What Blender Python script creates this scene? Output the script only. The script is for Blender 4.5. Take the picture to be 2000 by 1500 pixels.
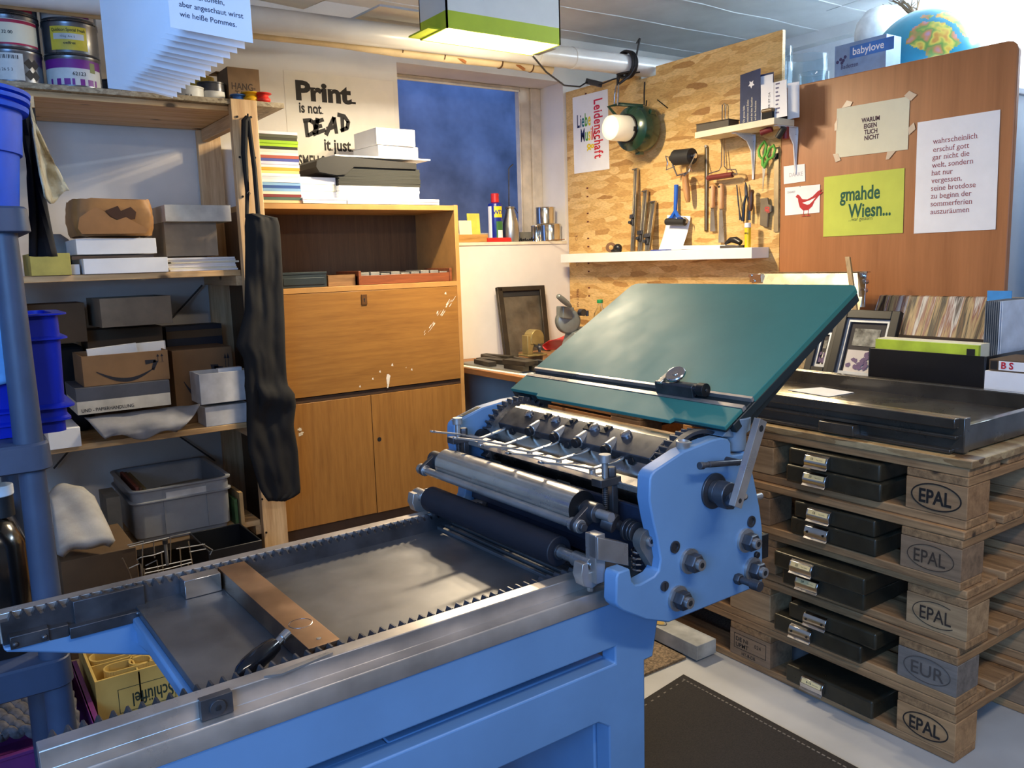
import bpy, math, random
from mathutils import Vector as V, Matrix, Euler, noise as NZ
random.seed(7)
for o in list(bpy.data.objects): bpy.data.objects.remove(o)
S = bpy.context.scene; COL = S.collection
# ------------------------------------------------------------ camera
F = 1626.0; CAM = V((0, 0, 1.212))
_y, _p, _r = (math.radians(a) for a in (34.57, 8.50, -1.76))
FW = V((math.sin(_y)*math.cos(_p), math.cos(_y)*math.cos(_p), -math.sin(_p)))
_r0 = V((math.cos(_y), -math.sin(_y), 0)); _u0 = _r0.cross(FW)
RT = _r0*math.cos(_r) + _u0*math.sin(_r); UP = -_r0*math.sin(_r) + _u0*math.cos(_r)
cd = bpy.data.cameras.new('camera'); co = bpy.data.objects.new('camera', cd); COL.objects.link(co)
m3 = Matrix((RT, UP, -FW)).transposed()
co.matrix_world = Matrix.Translation(CAM) @ m3.to_4x4()
cd.sensor_width = 36; cd.sensor_fit = 'HORIZONTAL'; cd.lens = 36*F/2000; cd.clip_start = .02
S.camera = co
# ------------------------------------------------------------ world, lights, exposure
S.view_settings.view_transform = 'Standard'; S.view_settings.look = 'None'
S.view_settings.gamma = 1; S.view_settings.use_curve_mapping = False
S.view_settings.exposure = 1.0
W = bpy.data.worlds.new('world'); S.world = W; W.use_nodes = True
W.node_tree.nodes['Background'].inputs[0].default_value = (.15, .30, .80, 1)
W.node_tree.nodes['Background'].inputs[1].default_value = 1.5
def area(name, loc, target, sx, sy, power, col, spread=180):
    l = bpy.data.lights.new(name, 'AREA'); l.shape = 'RECTANGLE'; l.size = sx; l.size_y = sy
    l.energy = power; l.color = col; l.spread = math.radians(spread)
    o = bpy.data.objects.new(name, l); COL.objects.link(o); o.location = loc
    o.rotation_euler = (V(target)-V(loc)).to_track_quat('-Z', 'Y').to_euler()
    return o
area('daylight_standin', (-1.35, -.65, 1.62), (0.45, 1.5, 1.15), 1.2, 1.0, 42, (.22, .48, 1.0))  # stands in for daylight from behind the camera; no window is built there
area('room_fill', (1.0, -.35, 2.30), (1.2, .5, 0), 1.2, .10, 11, (1.0, .87, .72))  # added fill light overhead, in place of an unseen room lamp
# ------------------------------------------------------------ pixel ray -> real point on a known plane
def ray(x, y): return RT*((x-1000)/F) - UP*((y-750)/F) + FW
def PZ(x, y, z): d = ray(x, y); return CAM + d*((z-CAM.z)/d.z)
def PY(x, y, Y): d = ray(x, y); return CAM + d*(Y/d.y)
def PX(x, y, X): d = ray(x, y); return CAM + d*(X/d.x)
def PPL(x, y, o, n): d = ray(x, y); return CAM + d*((V(o)-CAM).dot(n)/d.dot(n))
# ------------------------------------------------------------ materials
def lin(c):
    def f(v):
        v /= 255.; return v/12.92 if v <= .04045 else ((v+.055)/1.055)**2.4
    return (f(c[0]), f(c[1]), f(c[2]), 1)
MATS = {}
def nodes(name):
    m = bpy.data.materials.new(name); m.use_nodes = True
    nt = m.node_tree; b = nt.nodes['Principled BSDF']; return m, nt, b
def coords(nt, scale=(1, 1, 1), rot=(0, 0, 0), kind='Object'):
    tc = nt.nodes.new('ShaderNodeTexCoord'); mp = nt.nodes.new('ShaderNodeMapping')
    mp.inputs['Scale'].default_value = scale; mp.inputs['Rotation'].default_value = rot
    nt.links.new(tc.outputs[kind], mp.inputs[0]); return mp.outputs[0]
def ramp(nt, src, stops):
    r = nt.nodes.new('ShaderNodeValToRGB'); e = r.color_ramp.elements
    while len(e) > 1: e.remove(e[-1])
    e[0].position = stops[0][0]; e[0].color = lin(stops[0][1])
    for p, c in stops[1:]:
        k = e.new(p); k.color = lin(c)
    nt.links.new(src, r.inputs[0]); return r.outputs[0]
def noise(nt, vec, scale, detail=4, rough=.55, dist=0):
    n = nt.nodes.new('ShaderNodeTexNoise'); n.inputs['Scale'].default_value = scale
    n.inputs['Detail'].default_value = detail; n.inputs['Roughness'].default_value = rough
    n.inputs['Distortion'].default_value = dist
    nt.links.new(vec, n.inputs['Vector']); return n.outputs['Fac']
def bump(nt, b, src, strength=.2, dist=.002):
    k = nt.nodes.new('ShaderNodeBump'); k.inputs['Strength'].default_value = strength
    k.inputs['Distance'].default_value = dist; nt.links.new(src, k.inputs['Height'])
    nt.links.new(k.outputs[0], b.inputs['Normal'])
def mul(c, k): return tuple(max(0, min(255, v*k)) for v in c)
def M(name, col, rough=.5, metal=0, var=.12, scale=12, bmp=0, bscale=80, spec=None, stretch=(1, 1, 1), rvar=0, emit=None, es=1, coat=0):
    if name in MATS: return MATS[name]
    m, nt, b = nodes(name); b.inputs['Roughness'].default_value = rough; b.inputs['Metallic'].default_value = metal
    if spec is not None: b.inputs['Specular IOR Level'].default_value = spec
    if coat: b.inputs['Coat Weight'].default_value = coat; b.inputs['Coat Roughness'].default_value = .15
    vec = coords(nt, stretch)
    n = noise(nt, vec, scale)
    nt.links.new(ramp(nt, n, [(.3, mul(col, 1-var)), (.7, mul(col, 1+var*.6))]), b.inputs['Base Color'])
    if rvar:
        mr = nt.nodes.new('ShaderNodeMapRange'); mr.inputs[1].default_value = .3; mr.inputs[2].default_value = .7
        mr.inputs[3].default_value = max(.02, rough-rvar); mr.inputs[4].default_value = rough+rvar
        nt.links.new(noise(nt, vec, scale*1.7), mr.inputs[0]); nt.links.new(mr.outputs[0], b.inputs['Roughness'])
    if bmp: bump(nt, b, noise(nt, vec, bscale, 3), bmp)
    if emit: b.inputs['Emission Color'].default_value = lin(emit); b.inputs['Emission Strength'].default_value = es
    MATS[name] = m; return m
def WOOD(name, c1, c2, axis=0, scale=1.0, rough=.5, knots=False, dirt=0):
    if name in MATS: return MATS[name]
    m, nt, b = nodes(name); b.inputs['Roughness'].default_value = rough
    s = [14*scale]*3; s[axis] = .9*scale
    vec = coords(nt, s)
    a = noise(nt, vec, 3.0, 6, .6, .3); c = noise(nt, vec, 14, 3, .5, .1)
    mx = nt.nodes.new('ShaderNodeMath'); mx.operation = 'MULTIPLY_ADD'; mx.inputs[1].default_value = .35
    nt.links.new(c, mx.inputs[0]); nt.links.new(a, mx.inputs[2])
    col = ramp(nt, mx.outputs[0], [(.45, c2), (.62, mul([(p+q)/2 for p, q in zip(c1, c2)], 1)), (.85, c1)])
    if knots:
        s2 = [9]*3; s2[axis] = 5
        vo = nt.nodes.new('ShaderNodeTexVoronoi'); vo.inputs['Scale'].default_value = .8
        nt.links.new(coords(nt, s2), vo.inputs['Vector'])
        k = ramp(nt, vo.outputs['Distance'], [(.05, (255, 255, 255)), (.11, (0, 0, 0))])
        x = nt.nodes.new('ShaderNodeMix'); x.data_type = 'RGBA'; x.inputs[7].default_value = lin(mul(c2, .45))
        nt.links.new(k, x.inputs[0]); nt.links.new(col, x.inputs[6]); col = x.outputs[2]
    if dirt:
        x = nt.nodes.new('ShaderNodeMix'); x.data_type = 'RGBA'; x.inputs[7].default_value = lin(mul(c2, .35))
        dn = noise(nt, coords(nt), 5, 5, .65)
        r2 = ramp(nt, dn, [(.45, (0, 0, 0)), (.75, (int(255*dirt),)*3)])
        nt.links.new(r2, x.inputs[0]); nt.links.new(col, x.inputs[6]); col = x.outputs[2]
    nt.links.new(col, b.inputs['Base Color']); bump(nt, b, a, .15, .001)
    MATS[name] = m; return m
def OSB(name, tones, sc=1.0):
    m, nt, b = nodes(name); b.inputs['Roughness'].default_value = .55
    cols = []; outs = []
    for i, (ry, st) in enumerate(((.5, (20, 8, 34)), (1.65, (20, 32, 9)), (-.5, (20, 9, 36)))):
        vec = coords(nt, [v*sc for v in st], (ry, 0, 0))
        d = nt.nodes.new('ShaderNodeTexNoise'); d.inputs['Scale'].default_value = 1.2; nt.links.new(vec, d.inputs['Vector'])
        mx = nt.nodes.new('ShaderNodeMix'); mx.data_type = 'VECTOR'; mx.inputs[0].default_value = .34
        nt.links.new(vec, mx.inputs[4]); nt.links.new(d.outputs['Color'], mx.inputs[5])
        vo = nt.nodes.new('ShaderNodeTexVoronoi'); vo.inputs['Scale'].default_value = 1.0
        nt.links.new(mx.outputs[1], vo.inputs['Vector'])
        sp = nt.nodes.new('ShaderNodeSeparateColor'); nt.links.new(vo.outputs['Color'], sp.inputs[0]); outs.append(sp)
        c = ramp(nt, sp.outputs[0], [(0, tones[0]), (.07, tones[1]), (.5, tones[2]), (.95, tones[3])])
        g = noise(nt, coords(nt, [v*3 for v in st], (ry, 0, 0)), 2, 3)
        gm = nt.nodes.new('ShaderNodeMix'); gm.data_type = 'RGBA'; gm.blend_type = 'MULTIPLY'; gm.inputs[0].default_value = .5
        nt.links.new(c, gm.inputs[6]); nt.links.new(ramp(nt, g, [(.3, (190, 180, 165)), (.6, (255, 255, 255))]), gm.inputs[7])
        cols.append(gm.outputs[2])
    cur = cols[0]
    for i in (1, 2):
        x = nt.nodes.new('ShaderNodeMix'); x.data_type = 'RGBA'
        st = nt.nodes.new('ShaderNodeMath'); st.operation = 'GREATER_THAN'; st.inputs[1].default_value = 1.5
        nt.links.new(outs[i].outputs[1], st.inputs[0]); nt.links.new(st.outputs[0], x.inputs[0])
        nt.links.new(cur, x.inputs[6]); nt.links.new(cols[i], x.inputs[7]); cur = x.outputs[2]
    nt.links.new(cur, b.inputs['Base Color']); MATS[name] = m; return m
def GLASS(name, col=(235, 245, 250), rough=.02):
    m, nt, b = nodes(name); b.inputs['Base Color'].default_value = lin(col); b.inputs['Roughness'].default_value = rough
    b.inputs['Transmission Weight'].default_value = 1; b.inputs['IOR'].default_value = 1.3; MATS[name] = m; return m
# ------------------------------------------------------------ mesh builder
FONTCACHE = {}
def glyphs(s, bold=0.0, align='LEFT', ls=1.0, shear=0):
    key = (s, bold, align, ls, shear)
    if key in FONTCACHE: return FONTCACHE[key]
    cu = bpy.data.curves.new('lettering', 'FONT'); cu.body = s; cu.size = 1; cu.align_x = align; cu.offset = bold
    cu.space_line = ls; cu.resolution_u = 3; cu.shear = shear
    ob = bpy.data.objects.new('lettering', cu); COL.objects.link(ob)
    bpy.context.view_layer.update()
    me = bpy.data.meshes.new_from_object(ob.evaluated_get(bpy.context.evaluated_depsgraph_get()))
    r = ([tuple(v.co) for v in me.vertices], [tuple(p.vertices) for p in me.polygons])
    bpy.data.objects.remove(ob); bpy.data.curves.remove(cu); bpy.data.meshes.remove(me)
    FONTCACHE[key] = r; return r
PM = {}
def frame_of(axis):
    a = V(axis).normalized(); h = V((0, 0, 1)) if abs(a.z) < .9 else V((1, 0, 0))
    u = h.cross(a).normalized(); return u, a.cross(u), a
class MB:
    def __init__(s, mx=None): s.v = []; s.f = []; s.mi = []; s.mx = mx; s.sm = []
    def add(s, vs, fs, mat=0, smooth=False):
        n = len(s.v)
        s.v += [(s.mx @ V(p)) if s.mx else V(p) for p in vs]
        for f in fs: s.f.append(tuple(i+n for i in f)); s.mi.append(mat); s.sm.append(smooth)
        return s
    def box(s, a, b, mat=0):
        (x0, y0, z0), (x1, y1, z1) = a, b
        x0, x1 = min(x0, x1), max(x0, x1); y0, y1 = min(y0, y1), max(y0, y1); z0, z1 = min(z0, z1), max(z0, z1)
        return s.add([(x0,y0,z0),(x1,y0,z0),(x1,y1,z0),(x0,y1,z0),(x0,y0,z1),(x1,y0,z1),(x1,y1,z1),(x0,y1,z1)],
                     [(0,3,2,1),(4,5,6,7),(0,1,5,4),(1,2,6,5),(2,3,7,6),(3,0,4,7)], mat)
    def obox(s, c, size, e=(0, 0, 0), mat=0):
        R = Euler(e).to_matrix() if not isinstance(e, Matrix) else e
        hx, hy, hz = (k/2 for k in size); c = V(c)
        vs = [c+R@V((i*hx, j*hy, k*hz)) for k in (-1, 1) for i, j in ((-1,-1),(1,-1),(1,1),(-1,1))]
        return s.add(vs, [(0,3,2,1),(4,5,6,7),(0,1,5,4),(1,2,6,5),(2,3,7,6),(3,0,4,7)], mat)
    def hexa(s, b, t, mat=0):
        return s.add(list(b)+list(t), [(0,3,2,1),(4,5,6,7),(0,1,5,4),(1,2,6,5),(2,3,7,6),(3,0,4,7)], mat)
    def lathe(s, o, axis, prof, mat=0, n=28, caps=True, a0=0):
        u, w, a = frame_of(axis); o = V(o); vs = []; fs = []
        for r, h in prof:
            for i in range(n):
                t = a0+2*math.pi*i/n; vs.append(o+a*h+(u*math.cos(t)+w*math.sin(t))*r)
        for k in range(len(prof)-1):
            for i in range(n):
                j = (i+1) % n; fs.append((k*n+i, k*n+j, (k+1)*n+j, (k+1)*n+i))
        s.add(vs, fs, mat, True)
        if caps:
            b = len(s.v)-len(vs)
            for k, rev in ((0, True), (len(prof)-1, False)):
                if prof[k][0] > 1e-5:
                    f = tuple(b+k*n+i for i in range(n)); s.f.append(f[::-1] if rev else f); s.mi.append(mat); s.sm.append(False)
        return s
    def cyl(s, p0, p1, r, mat=0, n=24, r1=None, caps=True):
        d = V(p1)-V(p0); return s.lathe(p0, d, [(r, 0), (r if r1 is None else r1, d.length)], mat, n, caps)
    def hexnut(s, p0, axis, r, h, mat=0): return s.lathe(p0, axis, [(r*.93, 0), (r, h*.1), (r, h*.88), (r*.9, h)], mat, 6)
    def sphere(s, c, r, mat=0, n=24, sc=(1, 1, 1), m2=14):
        c = V(c); vs = []; fs = []
        for k in range(m2+1):
            p = math.pi*k/m2
            for i in range(n):
                t = 2*math.pi*i/n
                vs.append(c+V((r*sc[0]*math.sin(p)*math.cos(t), r*sc[1]*math.sin(p)*math.sin(t), r*sc[2]*math.cos(p))))
        for k in range(m2):
            for i in range(n): j = (i+1) % n; fs.append((k*n+i, (k+1)*n+i, (k+1)*n+j, k*n+j))
        return s.add(vs, fs, mat, True)
    def prism(s, pts, vec, mat=0, smooth=False):
        pts = [V(p) for p in pts]; vec = V(vec); n = len(pts)
        nn = V((0, 0, 0))
        for i in range(n): nn += pts[i].cross(pts[(i+1) % n])
        if nn.dot(vec) < 0: pts = pts[::-1]
        vs = pts+[p+vec for p in pts]
        s.add(vs, [tuple(range(n-1, -1, -1)), tuple(range(n, 2*n))]+[(i, (i+1) % n, n+(i+1) % n, n+i) for i in range(n)], mat, smooth)
        return s
    def tube(s, pts, r, mat=0, n=8, closed=False):
        pts = [V(p) for p in pts]; k = len(pts); vs = []; fs = []; pu = None
        for i, p in enumerate(pts):
            a = pts[(i-1) % k] if (i or closed) else pts[0]; b = pts[(i+1) % k] if (i < k-1 or closed) else pts[-1]
            d = (b-a).normalized()
            if pu is None: u = frame_of(d)[0]
            else:
                u = pu-d*pu.dot(d); u = u.normalized() if u.length > 1e-6 else frame_of(d)[0]
            pu = u; w = d.cross(u); rr = r[i] if isinstance(r, (list, tuple)) else r
            for j in range(n): t = 2*math.pi*j/n; vs.append(p+(u*math.cos(t)+w*math.sin(t))*rr)
        for i in range(k if closed else k-1):
            for j in range(n):
                a, b = i*n, ((i+1) % k)*n; q = (j+1) % n; fs.append((a+j, a+q, b+q, b+j))
        if not closed: fs += [tuple(range(n-1, -1, -1)), tuple((k-1)*n+j for j in range(n))]
        return s.add(vs, fs, mat, True)
    def strip(s, pts, side, th, mat=0):
        """flat bar following pts; side = width vector, th = thickness"""
        pts = [V(p) for p in pts]; side = V(side); k = len(pts); vs = []; fs = []
        for i, p in enumerate(pts):
            d = (pts[min(i+1, k-1)]-pts[max(i-1, 0)]).normalized(); nrm = side.cross(d).normalized()*th/2
            vs += [p-side/2-nrm, p+side/2-nrm, p+side/2+nrm, p-side/2+nrm]
        for i in range(k-1):
            for j in range(4): q = (j+1) % 4; fs.append((i*4+j, i*4+q, i*4+4+q, i*4+4+j))
        fs += [(3, 2, 1, 0), tuple((k-1)*4+j for j in range(4))]
        return s.add(vs, fs, mat)
    def grid(s, fn, nu, nv, mat=0, smooth=True):
        vs = [fn(i/nu, j/nv) for j in range(nv+1) for i in range(nu+1)]
        return s.add(vs, [(j*(nu+1)+i, j*(nu+1)+i+1, (j+1)*(nu+1)+i+1, (j+1)*(nu+1)+i) for j in range(nv) for i in range(nu)], mat, smooth)
    def text(s, t, o, u, v, size, mat=0, bold=0, sx=1.0, align='LEFT', ls=1.0, shear=0, lift=.0006):
        vs, fs = glyphs(t, bold, align, ls, shear); u = V(u).normalized(); v = V(v).normalized(); n = u.cross(v); o = V(o)+n*lift
        return s.add([o+u*(p[0]*size*sx)+v*(p[1]*size) for p in vs], fs, mat)
    def flat(s, pts2, o, u, v, mat=0, lift=.0006):
        u = V(u).normalized(); v = V(v).normalized(); o = V(o)+u.cross(v)*lift
        pts = [o+u*a+v*b for a, b in pts2]
        ar = sum(pts2[i][0]*pts2[(i+1) % len(pts2)][1]-pts2[(i+1) % len(pts2)][0]*pts2[i][1] for i in range(len(pts2)))
        if ar < 0: pts = pts[::-1]
        return s.add(pts, [tuple(range(len(pts)))], mat)
    def build(s, name, mats, parent=None, bevel=0, seg=2, solid=0, angle=35, local=False, subsurf=0):
        if not isinstance(mats, (list, tuple)): mats = [mats]
        me = bpy.data.meshes.new(name); vs = s.v; base = None
        if parent is None:
            lo = [min(p[i] for p in vs) for i in range(3)]; hi = [max(p[i] for p in vs) for i in range(3)]
            base = V(((lo[0]+hi[0])/2, (lo[1]+hi[1])/2, lo[2])); vs = [p-base for p in vs]
        me.from_pydata([tuple(p) for p in vs], [], s.f); me.polygons.foreach_set('material_index', s.mi)
        me.polygons.foreach_set('use_smooth', [True]*len(s.f))
        for m in mats: me.materials.append(m)
        me.update(); me.set_sharp_from_angle(angle=math.radians(angle))
        o = bpy.data.objects.new(name, me); COL.objects.link(o)
        if parent is not None:
            o.parent = parent
            if not local and parent in PM: o.matrix_parent_inverse = PM[parent].inverted()
        else: o.location = base
        if subsurf: d = o.modifiers.new('subsurf', 'SUBSURF'); d.levels = d.render_levels = subsurf
        if solid: d = o.modifiers.new('solid', 'SOLIDIFY'); d.thickness = solid; d.offset = 0
        if bevel:
            d = o.modifiers.new('bevel', 'BEVEL'); d.width = bevel; d.segments = seg; d.limit_method = 'ANGLE'; d.angle_limit = math.radians(40)
            d.use_clamp_overlap = True
        return o
def tag(o, label=None, cat=None, group=None, kind=None):
    if label: o['label'] = label
    if cat: o['category'] = cat
    if group: o['group'] = group
    if kind: o['kind'] = kind
    return o
def thing(name, label, cat, loc, rotz=0, group=None):
    o = bpy.data.objects.new(name, None); COL.objects.link(o); o.empty_display_size = .05
    o.location = loc; o.rotation_euler = (0, 0, rotz)
    PM[o] = Matrix.Translation(V(loc)) @ Matrix.Rotation(rotz, 4, 'Z')
    return tag(o, label, cat, group)
def copy_tree(o, parent=None):
    c = o.copy(); COL.objects.link(c)
    if parent is not None: c.parent = parent
    for ch in list(o.children): copy_tree(ch, c)
    return c
def arc(c, u, w, r, a0, a1, n):
    return [V(c)+V(u)*(r*math.cos(math.radians(a0+(a1-a0)*i/n)))+V(w)*(r*math.sin(math.radians(a0+(a1-a0)*i/n))) for i in range(n+1)]
def sheet_stack(mb, lo, hi, mats=(0,), th=.004, jit=.004, rz=0):
    """a pile of paper: thin slabs with ragged edges between z lo and hi"""
    z = lo[2]; k = 0
    while z < hi[2]-1e-4:
        t = min(th*random.uniform(.7, 1.4), hi[2]-z)
        if hi[2]-z-t < th*.4: t = hi[2]-z
        dx, dy = random.uniform(-jit, jit), random.uniform(-jit, jit)
        cx, cy = (lo[0]+hi[0])/2+dx, (lo[1]+hi[1])/2+dy
        mb.obox((cx, cy, z+t/2), (hi[0]-lo[0], hi[1]-lo[1], t-.0003), (0, 0, rz+random.uniform(-jit, jit)), mats[k % len(mats)])
        z += t; k += 1
    return mb
X1, Y1, Z1 = V((1, 0, 0)), V((0, 1, 0)), V((0, 0, 1))
white = M('white_paper', (238, 238, 238), .8, var=.02)
cream = M('cream_paper', (232, 226, 200), .8, var=.03)
black = M('black_ink', (24, 24, 26), .6, var=.1)
cardb = M('cardboard', (134, 102, 70), .85, var=.1, scale=6, bmp=.1)
cardb_d = M('dark_cardboard', (92, 72, 50), .85, var=.12, scale=6)
chrome = M('chrome', (205, 205, 208), .18, 1, var=.06, rvar=.08)
steel = M('steel', (176, 174, 172), .34, .8, var=.14, scale=9, rvar=.12)
dsteel = M('dark_steel', (84, 84, 88), .42, .75, var=.25, scale=14, rvar=.15)
iron = M('black_iron', (38, 38, 40), .5, .6, var=.3, scale=20)
pine = WOOD('pine_board', (226, 190, 138), (190, 144, 92), 0, 1, .55, True)
pine_v = WOOD('pine_post', (222, 188, 140), (184, 142, 96), 2, 1, .55, True)
pine_y = WOOD('pine_batten', (222, 188, 140), (184, 142, 96), 1, 1, .55, True)
# ============================================================ room shell
XO, YB, ZC = 3.0, 3.75, 2.40
plaster = M('white_plaster', (222, 215, 204), .85, var=.05, scale=3, bmp=.12, bscale=60)
ceil_m = M('painted_ceiling', (214, 216, 216), .8, var=.06, scale=4, bmp=.15, bscale=30)
def struct(mb, name, m, **k): return tag(mb.build(name, m, **k), kind='structure')
carpet = M('carpet_pile', (104, 88, 70), .95, var=.3, scale=160, bmp=.5, bscale=260)
struct(MB().box((-2.2, -2.6, -.05), (5.0, 4.3, 0)), 'floor', carpet)
c = MB().box((-2.2, -2.6, ZC), (5.0, 4.1, ZC+.08))
random.seed(3)
for k in range(9):                                   # raised plaster seams
    y = .9+.34*k; pts = [(1.2+.25*i, y+random.uniform(-.012, .012), ZC) for i in range(14)]
    c.tube(pts, .0035, 0, 5)
for k in range(12):
    x = 1.5+.26*k; y0 = 1.0+.34*(k % 5)
    c.tube([(x, y0, ZC), (x+random.uniform(-.03, .05), y0+.17, ZC), (x+.01, y0+.34, ZC)], .003, 0, 5)
struct(c, 'ceiling', ceil_m)
# back wall with the window niche cut out of it
nx0, nx1, nz0, nz1 = 1.965, 2.985, 1.303, 2.17
w = MB()
w.box((-2.2, YB, 0), (nx0, YB+.34, ZC)); w.box((nx1, YB, 0), (4.3, YB+.34, ZC))
w.box((nx0, YB, 0), (nx1, YB+.34, nz0)); w.box((nx0, YB, nz1), (nx1, YB+.34, ZC))
struct(w, 'wall_back', plaster)
struct(MB().box((-2.25, -2.6, 0), (-2.2, 4.1, ZC)), 'wall_left', plaster)
struct(MB().box((-2.25, -2.66, 0), (4.3, -2.6, ZC)), 'wall_rear', plaster)
struct(MB().box((4.22, -2.6, 0), (4.3, 4.1, ZC)), 'wall_right', M('cool_wall', (206, 212, 218), .85, var=.04))
struct(MB().box((4.14, -2.6, ZC-.06), (4.22, 3.75, ZC)), 'trim_1', ceil_m)
# window
fm = M('window_paint', (214, 200, 178), .55, var=.08, scale=14)
wy = YB+.24
gx1 = PY(1014, 300, wy).x; gz1 = PY(1014, 178, wy).z; gz0 = nz0+.06; gx0 = nx0+.05
f = MB(); fw = .055
f.box((gx0-.05, wy-.02, gz0-.06), (gx0, wy+.03, gz1+.08)); f.box((gx1, wy-.02, gz0-.06), (gx1+.07, wy+.03, gz1+.08))
f.box((gx0, wy-.02, gz1), (gx1, wy+.03, gz1+.08)); f.box((gx0, wy-.02, gz0-.06), (gx1, wy+.03, gz0))
f.box((gx1-.012, wy-.028, gz0), (gx1, wy-.02, gz1)); f.box((gx0, wy-.028, gz1-.012), (gx1, wy-.02, gz1))
f.box((gx1+.07, wy-.035, nz0), (nx1, wy+.06, nz1)); f.box((gx0-.05, wy-.03, gz1+.08), (nx1, wy+.06, nz1))
wf = struct(f, 'window_1', fm, bevel=.004)
h = MB(); zc_ = PY(1030, 305, wy).z
h.box((gx1+.02, wy-.05, zc_-.05), (gx1+.05, wy-.02, zc_+.05)); h.box((gx1+.012, wy-.062, zc_-.012), (gx1+.11, wy-.05, zc_+.012))
h.build('window_latch', M('latch_paint', (196, 180, 150), .45), wf, .003)
m, nt, b = nodes('dirty_glass')                       # dusty pane: film of dirt on clear glass
tr = nt.nodes.new('ShaderNodeBsdfTransparent'); tr.inputs[0].default_value = (.75, .85, 1, 1)
mx = nt.nodes.new('ShaderNodeMixShader'); out = nt.nodes['Material Output']
b.inputs['Base Color'].default_value = lin((150, 160, 178)); b.inputs['Roughness'].default_value = .25
d1 = noise(nt, coords(nt, (1, 1, 1)), 2.3, 6, .65, .6); d2 = noise(nt, coords(nt, (14, 14, 1.2)), 3, 3, .6)
ad = nt.nodes.new('ShaderNodeMath'); ad.operation = 'MULTIPLY_ADD'; ad.inputs[1].default_value = .45
nt.links.new(d2, ad.inputs[0]); nt.links.new(d1, ad.inputs[2])
r_ = ramp(nt, ad.outputs[0], [(.50, (70, 70, 70)), (.95, (190, 190, 190))])
nt.links.new(r_, mx.inputs[0]); nt.links.new(tr.outputs[0], mx.inputs[1]); nt.links.new(b.outputs[0], mx.inputs[2])
nt.links.new(mx.outputs[0], out.inputs['Surface']); MATS['dirty_glass'] = m
MB().box((gx0, wy, gz0), (gx1, wy+.004, gz1)).build('pane', m, wf)
well = MB().box((1.2, 4.75, .8), (4.4, 4.85, 3.0)); well.box((1.2, 4.09, .8), (4.4, 4.85, .85))
struct(well, 'wall_outside', M('well_concrete', (138, 142, 150), .9, var=.25, scale=3))
# ledge board edge
struct(MB().box((nx0, YB-.006, nz0-.012), (nx1, wy-.03, nz0+.004)), 'trim_2', M('ledge_paint', (226, 214, 188), .6, var=.08))
# ------------------------------------------------------------ floor covers
fl = M('grey_sheet_floor', (182, 182, 180), .55, var=.1, scale=2.5, rvar=.1)
a, b_, cc = PZ(1262, 1345, 0), PZ(1366, 1280, 0), PZ(2000, 1403, 0)
sheet = MB().prism([(a.x-.5, a.y-.15, 0), (a.x-.35, b_.y+.02, 0), (b_.x, b_.y+.03, 0), (2.9, b_.y-.0, 0), (2.9, .80, 0), (1.80, .765, 0), (1.3, .76, 0)], (0, 0, .004))
tag(sheet.build('floor_board', fl), 'pale grey sheet board lying on the floor under the pallet stack', 'floor board')
matm = M('rubber_mat', (34, 29, 26), .85, var=.5, scale=300, bmp=.4, bscale=320)
a, b_, cc = PZ(1262, 1363, .012), PZ(1335, 1317, .012), PZ(1677, 1500, .012)
dr = (cc-b_).normalized(); dl = (a-b_).normalized()
q = [b_, b_+dr*1.1, b_+dr*1.1+dl*.75, b_+dl*.75]
mt = MB().prism([(p.x, p.y, .0045) for p in q], (0, 0, .008))
n_ = 70
for k in range(n_):                                   # stitched rim
    p = b_+dr*(.02+1.0*k/n_)+dl*.022; mt.obox((p.x, p.y, .0128), (.004, .009, .001), (0, 0, math.atan2(dr.y, dr.x)-1.57), 1)
for k in range(24):
    p = b_+dl*(.03+.7*k/24)+dr*.022; mt.obox((p.x, p.y, .0128), (.009, .004, .001), (0, 0, math.atan2(dl.y, dl.x)), 1)
tag(mt.build('floor_mat', [matm, M('stitching', (118, 110, 100), .8)], bevel=.002), 'dark brown ribbed floor mat with a stitched edge beside the press stand', 'floor mat')
rug = MB().box((.98, 1.66, .0), (1.75, 2.9, .012))
tag(rug.build('rug', M('beige_rug', (122, 104, 82), .95, var=.45, scale=140, bmp=.6, bscale=200)), 'small speckled beige brown rug on the floor behind the press stand', 'rug')

# ============================================================ pallets
PX0, PY0 = 1.858, .91
pal_m = [WOOD('pallet_wood_%s' % n, c1, c2, ax, 1.2, .75, True, .5) for n, ax, c1, c2 in
         (('deck', 1, (188, 144, 96), (118, 86, 54)), ('stringer', 0, (178, 136, 90), (110, 80, 50)))]
blk = [WOOD('pallet_block_%d' % i, c1, c2, 1, .8, .8, False, .45) for i, (c1, c2) in enumerate(
    (((178, 136, 92), (132, 96, 62)), ((158, 126, 94), (112, 88, 64)), ((190, 154, 110), (138, 106, 72)), ((140, 128, 116), (104, 94, 84)), ((190, 146, 98), (142, 104, 66))))]
brand = [M('branding_%d' % i, c, .85, var=.1) for i, c in enumerate(((28, 22, 18), (66, 50, 36), (54, 42, 32), (84, 74, 66), (36, 28, 22)))]
ring_e = [(math.cos(t)*.058, math.sin(t)*.031) for t in [2*math.pi*i/40 for i in range(40)]]
random.seed(11)
plabel = ['topmost wooden pallet of the stack, carrying the black press bed and a bold oval brand', 'wooden pallet second from the top of the stack with a faint oval brand',
          'wooden pallet third from the top, in the middle of the stack', 'wooden pallet second from the bottom with a greyish corner block', 'bottom wooden pallet of the stack standing on the pale floor board']
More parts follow.
